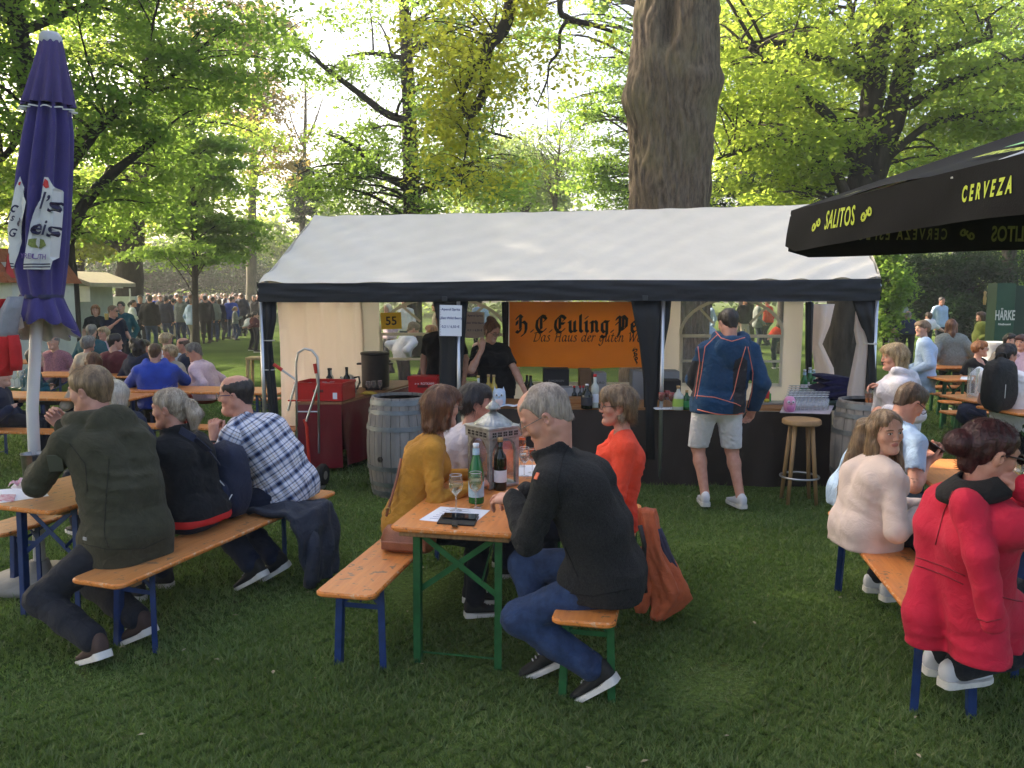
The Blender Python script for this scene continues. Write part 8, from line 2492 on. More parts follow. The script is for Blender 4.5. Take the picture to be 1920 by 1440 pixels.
# ---------------------------------------------------------------- bags, jackets and small carried things
TANL=M('brown_leather',(.25,.085,.040),.45,var=.25,vscale=10,bump=.25,bscale=120)
g_=P(766,985,4.72)
t=thing('handbag','brown leather handbag lying on the half empty bench beside the mustard top woman','handbag',(g_.x,g_.y,.48),R(-12))
m=MB()
vs,fs=[],[]
n=20
for j,(z,w,d)in enumerate(((.002,.14,.055),(.03,.16,.075),(.075,.165,.07),(.12,.15,.05),(.145,.13,.02))):
 for i in range(n):
  a=2*PI*i/n
  cx=abs(math.cos(a))**.6*(1 if math.cos(a)>0 else-1);sy_=abs(math.sin(a))**.8*(1 if math.sin(a)>0 else-1)
  vs.append((w*cx,d*sy_*1.3,z))
for j in range(4):fs+=[(j*n+i,j*n+(i+1)%n,(j+1)*n+(i+1)%n,(j+1)*n+i)for i in range(n)]
fs+=[tuple(range(n)),tuple(4*n+i for i in range(n))]
m.add(vs,fs);m.build('bag_body',TANL,t,smooth=True)
m=MB();m.box((-.0,-.095,.05),(.27,.012,.05),bev=.005);m.build('front_pocket',TANL,t)
def lp_(px,py,Y):return P(px,py,Y)-Vector((g_.x,g_.y,.48))
def rot_in(v):return Matrix.Rotation(R(12),3,'Z')@v
m=MB();m.tube([rot_in(lp_(724,968,4.75)),rot_in(lp_(732,940,4.8)),rot_in(lp_(745,895,4.85)),rot_in(lp_(752,860,4.9))],.009,6);m.build('strap',TANL,t,smooth=True)
m=MB();m.tube([rot_in(lp_(728,958,4.76))+Vector((.014*math.cos(a),0,.018*math.sin(a)))for a in np.linspace(0,2*PI,13)],.004,5,cap=False);m.build('ring',M('brass',(.45,.30,.12),.3,.9),t)
NVB=cloth('navy_backpack',(.018,.024,.05),.7,bump=.4,bscale=150)
g_=P(424,900,5.42)
t=thing('backpack','navy backpack with white zip pulls between ponytail woman and plaid man','backpack',g_,R(-25))
def soft_box(w,d,h_,e=.35,n=28,nz=12,squash=None,amp=.03):
 vs,fs=[],[]
 for j in range(nz+1):
  v=-1+2*j/nz
  r_=max(1e-3,(1-abs(v)**(2/e*.5+1.2)))**.38
  for i in range(n):
   a=2*PI*i/n
   cx=abs(math.cos(a))**e*(1 if math.cos(a)>0 else-1);sy_=abs(math.sin(a))**e*(1 if math.sin(a)>0 else-1)
   q_=1+amp*math.sin(a*4+v*5)+amp*.6*math.sin(a*9-v*7)
   vs.append((w/2*cx*r_*q_*(1-.12*max(0,v)),d/2*sy_*r_*q_,h_/2*v))
 for j in range(nz):fs+=[(j*n+i,j*n+(i+1)%n,(j+1)*n+(i+1)%n,(j+1)*n+i)for i in range(n)]
 fs+=[tuple(range(n))[::-1],tuple(nz*n+i for i in range(n))]
 mm=MB();mm.add(vs,fs);return mm
soft_box(.32,.20,.54,.45).build('main_compartment',NVB,t,smooth=True)
o_=soft_box(.25,.09,.26,.45).build('front_pocket',NVB,t,smooth=True);o_.location=(.0,-.10,-.09)
for pts in(((-.10,-.135,.05),(-.05,-.15,.07),(.06,-.15,.06),(.11,-.13,.0)),((.02,-.158,.05),(.03,-.165,-.02)),((.10,-.13,-.16),(.13,-.12,-.10),(.145,-.10,-.06))):
 m=MB();m.tube(pts,.004,5);m.build('zip',WHITEP,t,smooth=True)
m=MB();m.box((.0,-.165,.0),(.008,.006,.035),bev=.001);m.build('zip_pull',YEL,t)
def strap_tube(pts,w,name,mat,par,origin,rz):
 im=Matrix.Rotation(-rz,3,'Z')
 p=[im@(Vector(q_)-Vector(origin))for q_ in pts]
 mm=MB()
 for i in range(len(p)-1):mm.bar(p[i],p[i+1]+(p[i+1]-p[i]).normalized()*.004,w,.008,(0,-1,.3))
 return mm.build(name,mat,par)
strap_tube([P(338,806,5.02),P(365,822,4.97),P(392,845,5.05),P(410,868,5.2)],.045,'shoulder_strap',NVB,t,g_,R(-25))
g_=P(548,950,5.55)
t=thing('draped_coat','dark grey blue coat draped over the bench end beside the plaid man','coat',(g_.x,g_.y,0))
CT=cloth('slate_coat',(.030,.035,.050),bump=.5,bscale=60)
m=MB()
prof=[(-.26,.50),(-.16,.525),(-.02,.53),(.10,.525),(.17,.50),(.205,.42),(.22,.32),(.235,.22),(.24,.12),(.235,.045)]
def coat_pt(u,v,off=0):
 i=v*(len(prof)-1);k_=min(int(i),len(prof)-2);f_=i-k_
 x=prof[k_][0]*(1-f_)+prof[k_+1][0]*f_;z=prof[k_][1]*(1-f_)+prof[k_+1][1]*f_
 w=.17+.07*math.sin(v*3)
 y=(u-.5)*2*w*(1-.25*max(0,v-.5))
 hang=max(0,v-.45)
 bulge=.045*math.sin(u*PI)*(1 if v>.4 else .4)+.02*math.sin(u*17+v*5)*(.4+hang)+.012*math.sin(v*22+u*6)
 return Vector((x+(bulge if v>.4 else 0)*.9,y,z+(bulge if v<.5 else 0)))
m.grid(lambda u,v:coat_pt(u,v),30,40)
co=m.build('coat_body',CT,t,smooth=True);co.rotation_euler=(0,0,R(-19))
sm=co.modifiers.new('thickness','SOLIDIFY');sm.thickness=.035;sm.offset=-1
m=MB();m.tube([(.20,-.10,.40),(.25,-.14,.25),(.24,-.16,.10),(.22,-.15,.04)],[.055,.05,.048,.045],12);s_=m.build('sleeve',CT,t,smooth=True);s_.rotation_euler=(0,0,R(-19))
OR=cloth('salmon_rain_jacket',(.52,.13,.055),.6,bump=.5,bscale=50);SLT=cloth('slate_lining',(.06,.06,.10))
g_=P(1225,1050,4.85)
t=thing('draped_jacket','salmon orange rain jacket hanging from the bench behind the fleece man','jacket',(g_.x,g_.y,0))
def hang(rows_,mat,name,lobes=5,amp=.12,ph=0.0):
 vs,fs=[],[]
 n=40
 for(pl,pr,py,hd)in rows_:
  a,b=P(pl,py,g_.y),P(pr,py,g_.y)
  for i in range(n):
   th_=2*PI*i/n
   q_=1+amp*math.sin(lobes*th_+ph+py*.02)+amp*.5*math.sin(lobes*2*th_-py*.04)+amp*.6*abs(math.sin(py*.05+3*th_))*math.sin(9*th_+py*.11)
   vs.append(((a.x+b.x)/2-g_.x+(b.x-a.x)/2*math.cos(th_)*q_,hd*math.sin(th_)*q_,a.z))
 for j in range(len(rows_)-1):fs+=[(j*n+i,j*n+(i+1)%n,(j+1)*n+(i+1)%n,(j+1)*n+i)for i in range(n)]
 fs+=[tuple(range(n)),tuple((len(rows_)-1)*n+i for i in range(n))]
 mm=MB();mm.add(vs,fs);return mm.build(name,mat,t,smooth=True)
def dense(rows_,k=4):
 out=[]
 for i in range(len(rows_)-1):
  for j in range(k):out.append(tuple(rows_[i][d]*(1-j/k)+rows_[i+1][d]*j/k for d in range(4)))
 return out+[rows_[-1]]
hang(dense([(1198,1228,955,.05),(1202,1236,990,.07),(1206,1246,1030,.08),(1214,1272,1070,.09),(1222,1288,1100,.10),(1226,1290,1118,.09),(1222,1272,1140,.07),(1220,1246,1158,.05),(1228,1242,1167,.02)],6),OR,'jacket_body',5,.17)
hang(dense([(1190,1215,1030,.05),(1184,1222,1080,.06),(1186,1218,1130,.05),(1192,1212,1148,.02)]),OR,'sleeve',4,.12,1.0)
hang(dense([(1225,1240,990,.03),(1236,1258,1035,.04),(1248,1272,1062,.03)]),SLT,'lining',4,.1,2.0)
m=MB();m.tube([P(1200,985,g_.y-.1)-Vector((g_.x,g_.y,0)),P(1208,1020,g_.y-.12)-Vector((g_.x,g_.y,0)),P(1206,1070,g_.y-.12)-Vector((g_.x,g_.y,0)),P(1210,1110,g_.y-.1)-Vector((g_.x,g_.y,0))],.016,6);m.build('bag_strap',M('black_strap',(.01,.01,.012),.5),t,smooth=True)
g_=P(1874,722,8.45)
t=thing('backpack','black roll top backpack worn by the man in the white tee shirt','backpack',g_,R(20))
BKB=cloth('black_backpack',(.010,.011,.013),.6,bump=.3,bscale=140)
soft_box(.38,.2,.58,.5,amp=.02).build('main_compartment',BKB,t,smooth=True)
m=MB();m.tube([(-.08,0,.27),(-.05,0,.33),(.04,0,.33),(.07,0,.27)],.011,6);m.build('handle',BKB,t,smooth=True)
m=MB();m.bar((.18,.05,.20),(.26,.10,-.20),.03,.01);m.build('strap',BKB,t)
m=MB();m.tube([(-.05,-.112,.02),(-.05,-.112,-.12)],.004,5);m.build('zip',WHITEP,t)
t=thing('phone','dark phone held by the man in the light blue polo','phone',P(1748,838,5.36),0);t.rotation_euler=(R(-35),R(-20),R(-70))
m=MB();m.box((0,0,0),(.075,.155,.009),bev=.003);m.build('phone_body',_mats['black_glass'],t)
m=MB();m.box((0,0,.0052),(.068,.14,.001));m.build('screen',M('phone_screen',(.03,.035,.05),.1,var=0),t)
cp=CAST['plaid']
wp,ep=Vector(cp['WR'][0]),Vector(cp['EL'][0])
m=MB();d_=(wp-ep).normalized();c_=wp-d_*.03
x_=d_.cross(Vector((0,0,1))).normalized();y_=d_.cross(x_)
m.tube([c_+(x_*math.cos(a)+y_*math.sin(a))*.036 for a in np.linspace(0,2*PI,19)],.007,6,cap=False);wt=m.build('watch_strap',M('black_strap',(.01,.01,.012),.5),cp['root'],smooth=True)
m=MB();m.sphere(c_+(x_*-.9+y_*.3).normalized()*.042,(.016,.016,.018));m.build('watch_dial',STEEL,wt,smooth=True)
t=thing('beer_glass','glass of pale beer held by the standing man in sunglasses','glass',P(200,600,16.7))
m=MB();m.lathe([(.035,0),(.045,.16)],14,cap=False);m.build('glass_wall',GL,t,smooth=True)
m=MB();m.lathe([(.034,.004),(.042,.13),(0,.131)],14);m.build('drink',M('beer',(.62,.36,.06),.2,var=.05),t,smooth=True)
mm_=CAST['main']['root']
def patch_on(key,px,py,Y,w,h_,mat,name,nrm=None,label=None):
 r=CAST[key]['root']
 Wi=(Matrix.Translation(r.location)@Matrix.Rotation(r.rotation_euler.z,4,'Z')).inverted()
 top_=CAST[key]['top']
 o,d=Vector((0,0,EYE)),ray(px,py).normalized()
 lo_,ld_=Wi@o,(Wi.to_3x3()@d)
 ok,hit,nr,_=top_.ray_cast(lo_,ld_)
 if not ok:return None
 up_=Vector((0,0,1));xx=up_.cross(nr).normalized();yy=nr.cross(xx)
 m_=MB();N=5
 m_.box((0,0,0),(w,h_,.006),bev=.002)
 mt=Matrix((xx,yy,nr)).transposed().to_4x4();mt.translation=hit+nr*.003
 m_.v=[tuple(mt@Vector(v))for v in m_.v]
 return m_.build(name,mat,top_,label=label)
ORP=M('orange_tag',(.70,.16,.08),.6,var=.1)
patch_on('main',1007,893,0,.022,.034,ORP,'sleeve_patch')
patch_on('main',1057,1035,0,.010,.06,ORP,'zip_pull')
patch_on('main',972,1085,0,.03,.012,ORP,'hem_cord')
patch_on('olive',104,868,0,.075,.11,M('olive_patch',(.085,.085,.06),.8,var=.1),'sleeve_patch')
patch_on('olive',160,1010,0,.035,.018,M('silver_print',(.3,.3,.3),.4),'logo_patch')
patch_on('red',1830,898,0,.016,.016,STEEL,'snap_button')
cu=CAST['customer']
def seam(key,pts,mat,name='seam',r_=.0045):
 r=CAST[key]['root']
 Wi=(Matrix.Translation(r.location)@Matrix.Rotation(r.rotation_euler.z,4,'Z')).inverted()
 top_=CAST[key]['top']
 out=[]
 for i in range(len(pts)-1):
  for j in range(8):
   px,py=(pts[i][d]*(1-j/8)+pts[i+1][d]*j/8 for d in(0,1))
   o,d=Wi@Vector((0,0,EYE)),(Wi.to_3x3()@ray(px,py).normalized())
   ok,hit,nr,_=top_.ray_cast(o,d)
   if ok:out.append(hit+nr*.001)
 if len(out)>2:
  m_=MB();m_.tube(out,r_,5);return m_.build(name,mat,top_,smooth=True)
SEAM=M('coral_seam',(.62,.17,.11),.6,var=0)
seam('customer',[(1308,640),(1312,680),(1304,735),(1302,745)],SEAM)
seam('customer',[(1345,628),(1322,650),(1315,700),(1305,755)],SEAM)
seam('customer',[(1398,650),(1386,690),(1376,735),(1368,752)],SEAM)
seam('customer',[(1402,650),(1412,700),(1410,735),(1402,768)],SEAM)
seam('customer',[(1306,742),(1340,745),(1380,757),(1390,762)],SEAM)
seam('customer',[(1308,768),(1340,776),(1370,779),(1396,774)],SEAM,'hem_piping',.006)
seam('customer',[(1340,620),(1352,634),(1372,640),(1400,632)],SEAM)
DRED=M('dark_red_seam',(.22,.008,.02),.8,var=0)
for pts in([(1700,1040),(1730,1048),(1770,1062),(1815,1082)],[(1702,1056),(1732,1064),(1770,1078),(1812,1098)],[(1790,915),(1770,960),(1752,1030)],[(1832,1160),(1850,1166),(1880,1160)],[(1880,1120),(1905,1126),(1918,1128)]):
 seam('red',pts,DRED,'seam',.003)
DKS=M('fleece_seam',(.006,.006,.006),.9,var=0)
for pts in([(1075,815),(1055,860),(1045,910),(1052,960)],[(1060,1025),(1075,1060),(1085,1085)],[(985,1095),(1040,1108),(1110,1118),(1200,1100)]):
 seam('main',pts,DKS,'seam',.003)
OSM=M('olive_seam',(.022,.021,.012),.9,var=0)
for pts in([(205,860),(200,920),(195,1000),(205,1030)],[(140,1015),(200,1030),(270,1028),(320,1005)],[(130,830),(160,870),(165,930)]):
 seam('olive',pts,OSM,'seam',.003)
GSIDE=cloth('dark_grey_panel',(.022,.022,.026))
ct_=cu['top'].data;ct_.materials.append(GSIDE)
for pg_ in ct_.polygons:
 q_=pg_.center
 if(.09<q_.x<.22 and q_.z<1.42-.6*abs(q_.x-.15))or(q_.x<-.13 and q_.z<1.36 and q_.y>-.06 and q_.x>-.24):pg_.material_index=1
rd=CAST['red']
m=MB()
cl_=[]
for j in range(26):
 a=R(200)-R(220)*j/25+R(0)
 cl_.append(a)
nk_,ux,ub_=Vector(rd['neck']),Vector(rd['rx']),Vector(rd['back'])
un=Vector(unit(rd['up']))
vs,fs=[],[]
for a in cl_:
 d_=ux*math.cos(a)+ub_*math.sin(a)
 for(r_,h_)in((.066,.125),(.084,.128),(.150,.065),(.150,.035),(.085,.06)):
  vs.append(nk_+d_*r_+un*h_-Vector((0,.0,.0)))
for j in range(25):fs+=[(j*5+i,j*5+(i+1)%5,(j+1)*5+(i+1)%5,(j+1)*5+i)for i in range(5)]
m.add(vs,fs);m.build('collar',cloth('black_corduroy',(.012,.011,.012),bscale=300),rd['top'],smooth=True)
pt_=CAST['ponytail']['top'].data;pt_.materials.append(M('red_waistband',(.55,.02,.02),.7,var=.1))
for pg_ in pt_.polygons:
 if pg_.center.z<.585:pg_.material_index=1
for k,(px,py)in enumerate(((1900,905),(1884,893),(1912,888))):
 g_=on(px,py,.7705)
 t=thing('jar_glass',('jar of yellow lemonade at the right picture edge','empty jar glass behind the yellow lemonade jar','jar glass partly cut by the right picture edge')[k],'glass',g_)
 m=MB();m.lathe([(.036,0),(.042,.01),(.042,.085),(.036,.10),(.038,.125)],18,cap=False);m.build('glass_wall',GL,t,smooth=True)
 if k==0:
  m=MB();m.lathe([(.034,.004),(.040,.012),(.040,.075),(0,.076)],18);m.build('drink',LIMEJ,t,smooth=True)
g_=P(1838,735,9.55)
t=thing('lantern','small white house shaped lantern on the rear right table','lantern',(g_.x,9.6,.772))
WL=M('white_metal',(.70,.72,.74),.5)
for sx in(-1,1):
 for sy in(-1,1):
  m=MB();m.box((sx*.06,sy*.06,.12),(.014,.014,.24));m.build('post',WL,t)
m=MB();m.box((0,0,.008),(.15,.15,.016));m.build('base',WL,t)
m=MB();m.lathe([(.12,.24),(.10,.27),(.03,.33),(0,.34)],4);m.build('roof',WL,t)
m=MB();m.lathe([(.02,.016),(.02,.09),(0,.09)],10);m.build('candle',WL,t)
t=thing('glass_vase','tall clear glass cylinder on the rear right table','vase',(P(1823,740,9.4).x,9.4,.772))
m=MB();m.lathe([(.06,0),(.06,.34)],18,cap=False);m.build('vase_wall',glass_mat('vase_glass',(.85,.88,.88),.82,.05),t,smooth=True)
t=thing('jacket_bundle','dark jacket bundle lying on the bench below the glass vase table','jacket',Vector((P(1822,768,9.2).x,9.2,.615)));soft_box(.30,.25,.26,.8,amp=.06).build('bundle',NVB,t,smooth=True)
m=MB();m.tube([(-.1,-.1,.05),(0,-.15,.0),(.1,-.1,-.05)],.03,8);m.build('sleeve',NVB,t,smooth=True)
flat_sheet('paper_sheet','white sheet on the rear right table by the black top woman','paper',[(1800,711),(1803,706),(1826,707),(1824,713)],.771,PAPER)
# ---------------------------------------------------------------- crowd in the distance
def merged(info,name='person'):
 root=info['root']
 Vs,Fs,Ms,off=[],[],[],0
 slot={'body':0,'hair':1,'trousers':3,'shorts':3,'shoe':4,'sole':4,'lace':4}
 def walk(o):
  nonlocal off
  for ch in list(o.children):
   walk(ch)
   if ch.type=='MESH':
    me=ch.data
    k=len(me.vertices)
    v=np.empty(k*3,np.float32);me.vertices.foreach_get('co',v)
    nm=ch.name.split('.')[0]
    if nm not in('lace',):
     me.calc_loop_triangles()
     t=np.empty(len(me.loop_triangles)*3,np.int32);me.loop_triangles.foreach_get('vertices',t)
     Vs.append(v.reshape(-1,3));Fs.append(t.reshape(-1,3)+off);Ms.append(np.full(len(t)//3,slot.get(nm,2)))
     off+=k
   bpy.data.objects.remove(ch)
 walk(root)
 bpy.data.objects.remove(root)
 return raw_mesh(name,np.concatenate(Vs),np.concatenate(Fs),True,np.concatenate(Ms))
def proto(**k):
 d=dict(res=2.5,thick=.020,hem=.82,bottom=NAVY_T,top=NAVYJ,shoes=SHOE_BLK,pelvis=.93,fold=.012)
 d.update(k)
 me=merged(person('prototype',0,0,0,**d))
 for mt in(SKIN['rosy'],HAIR['brown'],NAVYJ,NAVY_T,SHOE_BLK):me.materials.append(mt)
 return me
PM=[proto(sex='m',style='short',seed=81),proto(sex='m',style='crop',seed=82,girth=1.2,wrists=[(-.12,.3,1.2),(.3,.05,.85)]),proto(sex='m',style='bald',seed=83,hyaw=35,wrists=[(-.2,.2,.95),(.2,.2,.95)]),proto(sex='m',style='short',seed=84,hood=1.0,girth=1.15)]
PF=[proto(sex='f',style='bob',seed=85,pelvis=.87),proto(sex='f',style='long',hopt=dict(len=.3),seed=86,pelvis=.87),proto(sex='f',style='pony',seed=87,pelvis=.88,wrists=[(-.3,.05,.85),(.12,.3,1.15)]),proto(sex='f',style='pixie',hopt=dict(len=.03),seed=88,pelvis=.86,girth=1.2)]
TOPS=[('black',BLACKK),('navy',NAVYJ),('dark grey',CT),('grey',COAT),('white',WHITEC),('pale blue',PUFFY),('red',CORAL),('maroon',MAROON),('beige',BEIGE),('blue',ANORAK),('olive',OLIVE),('teal',TEAL),('pink',PINKS),('charcoal',FLEECE),('brown',cloth('brown_jacket',(.09,.055,.03))),('sky blue',POLO)]
TW=[4,4.5,3,3,3,2.6,1.4,1.5,2.6,2,1.6,1.2,1.8,2,1.8,1.6]
BOTS=[NAVY_T,DENIM,DENIM_D,BLACKK,BEIGE]
HN=['brown','dark','grey','blonde','auburn','white','sandy']
rc=random.Random(5)
CG='people standing in the distant crowd'
seen_lab={}
def crowd_person(px,Y,face,sex,top_i,hair_n,bot,proto_i,scale=1.0,label=None,skin='rosy',group=CG):
 me=(PM if sex=='m' else PF)[proto_i]
 o=bpy.data.objects.new('person',me)
 COL.objects.link(o)
 o.location=(P(px,600,Y).x,Y,0)
 o.rotation_euler=(0,0,R(face))
 o.scale=(scale,)*3
 for k,mt in enumerate((SKIN[skin],HAIR[hair_n],TOPS[top_i][1]if not isinstance(top_i,bpy.types.Material)else top_i,bot)):
  o.material_slots[k].link='OBJECT';o.material_slots[k].material=mt
 tag(o,label,'person',group)
 return o
def place_word(px):
 return('left of the thick trunk' if px<205 else 'below the thick trunk' if px<270 else 'between the trunks' if px<350 else 'below the slender trunk' if px<395 else 'right of the slender trunk' if px<440 else 'near the tent corner')
cols=[0]*0
row=0
Y=33.0
while Y<58:
 w=.95
 x=P(128,600,Y).x+rc.random()*.7
 xr=P(505,600,Y).x
 while x<xr:
  yy=Y+rc.uniform(-.45,.45)
  px=960+(x)/yy*FPX
  edge=33.2+2.0*math.sin(px*.05)+(3.5 if px>440 else 0)
  if yy>edge and rc.random()<.93:
   sex=rc.choice('mmf');ti=rc.choices(range(16),TW)[0];hn=rc.choice(HN)
   pi=rc.randrange(4);face=rc.choice([rc.uniform(-40,40),rc.uniform(60,120),rc.uniform(-120,-60),rc.uniform(150,210)])
   rw='in front' if yy<38 else 'mid crowd' if yy<47 else 'at the rear'
   lb='%s in %s top, %s hair, %s, %s'%('man' if sex=='m' else 'woman',TOPS[ti][0],hn,rw,place_word(px))
   for w_ in('',' looking away',' looking left',' looking right'):
    if lb+w_ not in seen_lab:break
   lb+=w_;face={' looking away':5,' looking left':85,' looking right':-85}.get(w_,face);seen_lab[lb]=1
   crowd_person(px,yy,face,sex,ti,hn,rc.choice(BOTS),pi,rc.uniform(.92,1.07),lb)
  x+=w+rc.uniform(-.12,.3)
 Y+=1.35;row+=1
FR='people standing at the near edge of the crowd'
for px,Y,face,sex,top_,hn,bot,pi,sc_,lb in((282,26.5,5,'m',BLACKK,'dark',DENIM,3,1.05,'man in black hooded jacket and jeans with his back turned at the crowd edge'),(265,27.5,200,'m',NAVYJ,'brown',NAVY_T,0,1.05,'man in navy jacket facing the camera beside the black hooded jacket'),(249,27.0,-70,'f',WHITEC,'dark',NAVY_T,2,1.0,'dark haired woman in white blouse facing right at the crowd edge'),(312,29.0,-10,'m',NAVYJ,'dark',DENIM,0,1.03,'man in long navy coat seen from behind at the crowd edge'),(326,30.0,20,'m',ANORAK,'dark',DENIM,1,.98,'man with blue rucksack like jacket beside the long navy coat'),(341,29.5,170,'m',COAT,'sandy',DENIM,3,1.04,'man in open grey jacket facing the camera at the crowd edge'),(360,28.5,-25,'m',PUFFY,'sandy',BEIGE,3,.98,'person in pale blue hooded jacket walking away in front of the crowd'),(386,31.0,30,'m',FLEECE,'dark',BLACKK,1,1.03,'man in dark vest and kilt right of the pale blue hooded jacket'),(400,32.0,10,'m',COAT,'dark',DENIM,0,1.0,'man in checked grey shirt in the near crowd edge'),(412,33.0,0,'f',NAVYJ,'brown',DENIM_D,0,1.0,'woman in dark jacket standing before the slender trunk right side'),(422,34.0,-20,'f',MAROON,'dark',DENIM_D,1,1.0,'woman in maroon jacket and dark jeans at the near crowd edge'),(434,33.5,15,'m',ANORAK,'brown',DENIM,0,1.0,'person in bright blue jacket near the right crowd edge'),(441,33.0,-60,'f',COAT,'blonde',DENIM,2,.80,'child in grey hooded top at the right crowd edge'),(155,25.0,190,'m',PUFFY,'grey',NAVY_T,2,1.0,'grey haired person in pale blue shirt by the white hut'),(142,24.0,160,'m',WHITEC,'brown',NAVY_T,1,1.0,'man in white shirt standing by the poster hut'),(1690,27.0,30,'m',COAT,'dark',NAVY_T,0,1.0,'person in grey top walking beyond the bald man on the right'),(1762,26.0,190,'m',PUFFY,'dark',NAVY_T,0,1.02,'person in light blue top beside the grey coat woman far behind')):
 crowd_person(px,Y,face,sex,top_,hn,bot,pi,sc_,lb,group=FR)
for k,(px,Y,ti,sex)in enumerate(((1300,24,4,'m'),(1330,27,5,'f'),(1420,26,3,'m'),(1440,30,6,'f'),(1395,29,0,'m'),(730,20,12,'f'),(760,24,4,'m'),(820,22,8,'f'),(900,25,5,'m'))):
 crowd_person(px,Y,rc.uniform(0,360),sex,ti,HN[k%7],BOTS[k%5],k%4,1.0,'%s in %s top seen through the tent window, %s'%('man' if sex=='m' else 'woman',TOPS[ti][0],('right window left edge','right window beside curtain','right window centre','right window behind the customer','right window right bars','left window lower left','left window middle','left window right side','middle bay')[k]),group='people behind the tent')
# ---------------------------------------------------------------- huts and tents far left and right
TILE=M('roof_tile',(.36,.10,.045),.7,var=.25,vscale=10)
HUTW=M('hut_white',(.62,.62,.58),.7,var=.06);HUTG=M('hut_grey',(.34,.36,.33),.7,var=.08)
def box_part(name,lo,hi,mat,par,o):
 lo,hi=Vector(lo)-o,Vector(hi)-o
 mm=MB();mm.box((lo+hi)/2,hi-lo,bev=.004);return mm.build(name,mat,par)
Yh=17.0
o=Vector((P(-10,600,Yh).x,Yh,0))
hut=thing('market_hut','white market hut with red tiled roof at the left edge','hut',o)
xa,xb=P(-90,600,Yh).x,P(36,600,Yh).x
zr,ze=P(0,487,Yh).z,P(0,530,Yh).z
box_part('wall',(xa,Yh,0),(xb-.1,Yh+2.4,ze),HUTW,hut,o)
m=MB();m.prism([(xa-.2,ze),(xb,ze),(xb-.5,zr+.25),(xa+.5,zr+.25)],-.25,2.6)
q_=Matrix.Translation((0,Yh,0))@Matrix.Rotation(R(90),4,'X')
m.v=[tuple(Vector((x,Yh+z,y))-o)for x,y,z in m.v];rf=m.build('roof',TILE,hut)
nr_,nc_=7,14
tile_me=None
for j in range(nr_):
 for i in range(nc_):
  u=(i+.5*(j%2))/nc_;v=j/nr_
  x=lerp(Vector((xa-.2,0,0)),Vector((xb,0,0)),u).x;zz=ze+(zr+.25-ze)*v
  if x>xb-.5*v-.05:continue
  if tile_me is None:
   mm=MB();mm.grid(lambda a,b:((a-.5)*.16,-.27-.02*math.sin(a*PI),(b)*.11),4,1);tile_me=mm.mesh('roof_tile')
   tile_me.materials.append(TILE)
  ob=link('roof_tile',tile_me,rf);ob.location=Vector((x,Yh,zz))-o
m=MB();m.lathe([(.0,.5),(.12,.0)],4,c=P(16,498,Yh)-o-Vector((0,0,.25)));m.build('red_pennant',REDP,hut)
m=MB();m.box(P(6,496,Yh)-o,(.4,.02,.10));m.build('sign_board',HUTW,hut)
Yh=21.0
o=Vector((P(128,600,Yh).x,Yh,0))
hut=thing('poster_hut','pale grey hut with flat eaves and a framed poster behind the purple parasol','hut',o)
box_part('wall',(P(96,600,Yh).x,Yh,0),(P(143,600,Yh).x,Yh+2,P(0,530,Yh).z),HUTG,hut,o)
m=MB();z0,z1=P(0,530,Yh).z,P(0,515,Yh).z
m.add([Vector((P(90,0,Yh).x,Yh-.3,z1+.1))-o,Vector((P(150,0,Yh).x,Yh-.3,z0))-o,Vector((P(150,0,Yh).x,Yh+2.2,z0))-o,Vector((P(90,0,Yh).x,Yh+2.2,z1+.1))-o,Vector((P(90,0,Yh).x,Yh-.3,z1))-o,Vector((P(150,0,Yh).x,Yh-.3,z0-.1))-o,Vector((P(150,0,Yh).x,Yh+2.2,z0-.1))-o,Vector((P(90,0,Yh).x,Yh+2.2,z1))-o],[(0,1,2,3),(7,6,5,4),(0,4,5,1),(1,5,6,2),(2,6,7,3),(3,7,4,0)])
m.build('roof',M('hut_roof',(.42,.36,.28),.7,var=.1),hut)
box_part('poster_frame',(P(118,0,Yh).x,Yh-.04,P(0,566,Yh).z),(P(138,0,Yh).x,Yh-.002,P(0,537,Yh).z),HUTW,hut,o)
m=MB();m.sphere(P(128,552,Yh-.06)-o,(.09,.01,.05));m.build('poster_motif',CT,hut)
Yh=30
o=Vector((P(185,600,Yh).x,Yh,0))
aw=thing('awning_stall','low white awning on thin posts left of the thick trunk','stall',o)
m=MB();m.add([P(146,528,Yh)-o,P(218,540,Yh)-o,P(218,542,Yh)+Vector((0,2,0))-o,P(146,526,Yh)+Vector((0,2,.3))-o],[(0,1,2,3)]);rfm=m.build('awning',CANVAS,aw);rfm.modifiers.new('t','SOLIDIFY').thickness=.05
for px in(150,177,214):
 m=MB();m.tube([(P(px,0,Yh).x-o.x,.05,0),(P(px,0,Yh).x-o.x,.05,P(0,530+(px-146)*.16,Yh).z)],.03,6);m.build('post',POLE_W,aw)
box_part('counter',(P(150,0,Yh).x,Yh+.3,0),(P(216,0,Yh).x,Yh+1.2,P(0,556,Yh).z),HUTW,aw,o)
for k,(pl,pr,py,Y)in enumerate(((458,486,536,62),(320,350,546,62))):
 o=Vector((P((pl+pr)/2,0,Y).x,Y,0))
 a,b=P(pl,560,Y).x-o.x,P(pr,560,Y).x-o.x
 tt=thing('marquee',('small white peaked marquee beyond the crowd near the tent corner','white marquee roof beyond the crowd between the trunks')[k],'marquee',o)
 zt,ze=P(0,py,Y).z,P(0,py+13,Y).z
 m=MB();m.lathe([(b*1.3,ze),(b*.15,zt),(0,zt+.1)],4);m.build('roof',CANVAS,tt)
 m=MB();m.lathe([(b*1.2,0),(b*1.2,ze-.01)],4,cap=False);m.build('wall',CANVAS,tt)
Yh=17.5
GRB=M('booth_green',(.012,.062,.036),.35,var=.12,vscale=4);GOLD=M('booth_gold',(.45,.30,.10),.4);WPR=M('booth_white_print',(.62,.62,.58),.6,var=0)
o=Vector((P(1895,600,Yh).x,Yh,0))
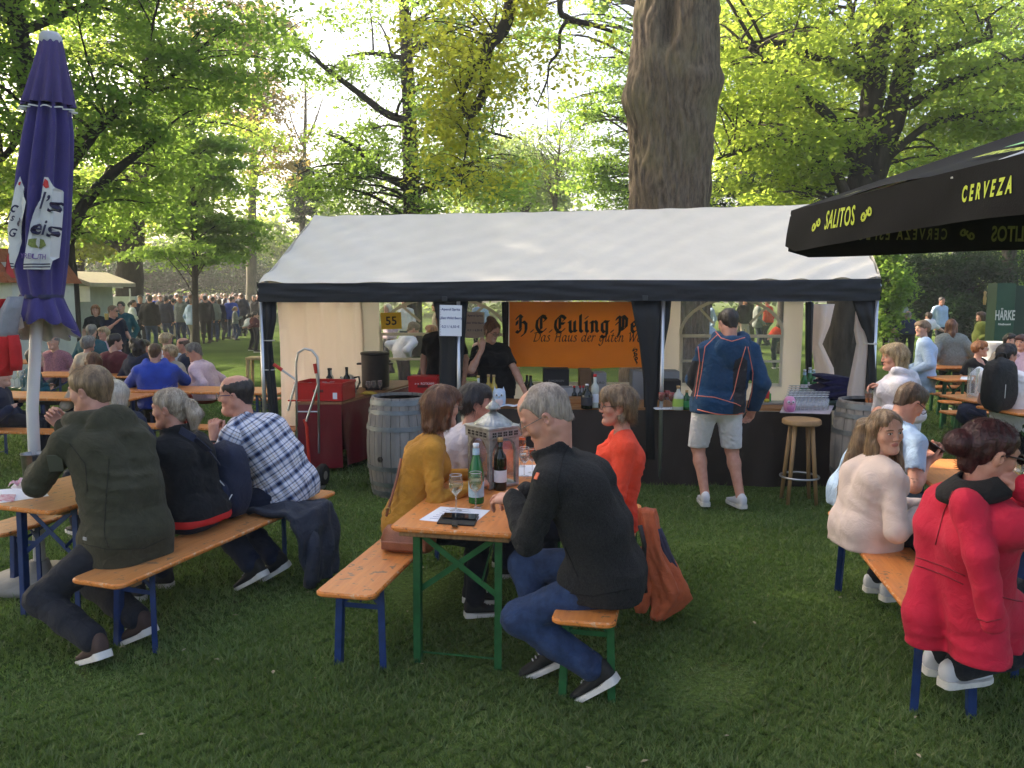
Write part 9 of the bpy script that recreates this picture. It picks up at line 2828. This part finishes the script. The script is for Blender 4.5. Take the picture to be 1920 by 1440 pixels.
bo=thing('green_booth','tall dark green beer booth with white and gold brewery lettering','booth',o)
xa,xm,xb=P(1866,600,Yh).x,P(1901,600,Yh).x,P(2010,600,Yh).x
z0,z1=P(0,648,Yh).z,P(0,531,Yh).z
box_part('side_panel',(xa,Yh,z0),(xm,Yh+.35,z1),GRB,bo,o)
box_part('front_panel',(xm+.004,Yh+.15,z0),(xb,Yh+.5,z1-.05),M('booth_green_dark',(.008,.035,.022),.4,var=.1),bo,o)
box_part('plinth',(xa,Yh+.1,0),(xb,Yh+.34,z0-.004),GRB,bo,o)
yf=-.006
lettering('lettering','HÄRKE',WPR,Vector(((xa+xm)/2-o.x,yf,P(0,592,Yh).z)),(1,0,0),(0,0,1),bo,size=.29,extrude=.002,xscale=.46,bold=.006)
lettering('lettering','Privatbrauerei',WPR,Vector(((xa+xm)/2-o.x,yf,P(0,608,Yh).z)),(1,0,0),(0,0,1),bo,size=.058,extrude=.002,xscale=.8,bold=.002)
lettering('lettering','CE',WPR,Vector((P(1915,0,Yh).x-o.x,.15+yf,P(0,617,Yh).z)),(1,0,0),(0,0,1),bo,size=.18,extrude=.002,xscale=.7,bold=.004)
for z in(627,633):box_part('print_line',(P(1909,0,Yh).x,Yh+.14,P(0,z+1,Yh).z),(P(1925,0,Yh).x,Yh+.149,P(0,z,Yh).z),WPR,bo,o)
m=MB();m.lathe([(.03,-.15),(.04,-.02),(.025,.05),(.035,.12),(0,.14)],10,c=Vector((P(1882,0,Yh).x-o.x,-.01,P(0,558,Yh).z)),sy=.4);m.build('emblem',GOLD,bo,smooth=True)
o=P(1868,690,14.5);o.z=0
tt=thing('draped_high_table','white cloth covered high table in front of the green booth','table',o)
m=MB();m.lathe([(.30,1.06),(.30,1.09),(0,1.09)],20);m.build('tabletop',HUTW,tt)
m=MB()
vs,fs=[],[]
for j in range(7):
 z=1.06*(1-j/6);r_=.305*(1-.45*math.sin(PI*j/6*.8))
 for i in range(28):
  a=2*PI*i/28;q=1+.07*math.sin(7*a)*j/6
  vs.append((r_*q*math.cos(a),r_*q*math.sin(a),z+.002))
for j in range(6):fs+=[(j*28+i,j*28+(i+1)%28,(j+1)*28+(i+1)%28,(j+1)*28+i)for i in range(28)]
m.add(vs,fs);m.build('table_cloth',WHITEC,tt,smooth=True)
# ---------------------------------------------------------------- thin evening haze
hz=MB();hz.box((0,40,11.5),(270,190,25))
hm,hn,hl=node_mat('haze_air')
hn.remove(hn['Principled BSDF'])
hv=hn.new('ShaderNodeVolumePrincipled');hv.inputs['Color'].default_value=(.95,.95,.90,1);hv.inputs['Density'].default_value=.0019;hv.inputs['Anisotropy'].default_value=.35
hl.new(hv.outputs[0],hn['Material Output'].inputs['Volume'])
tag(hz.build('haze',hm),kind='stuff')
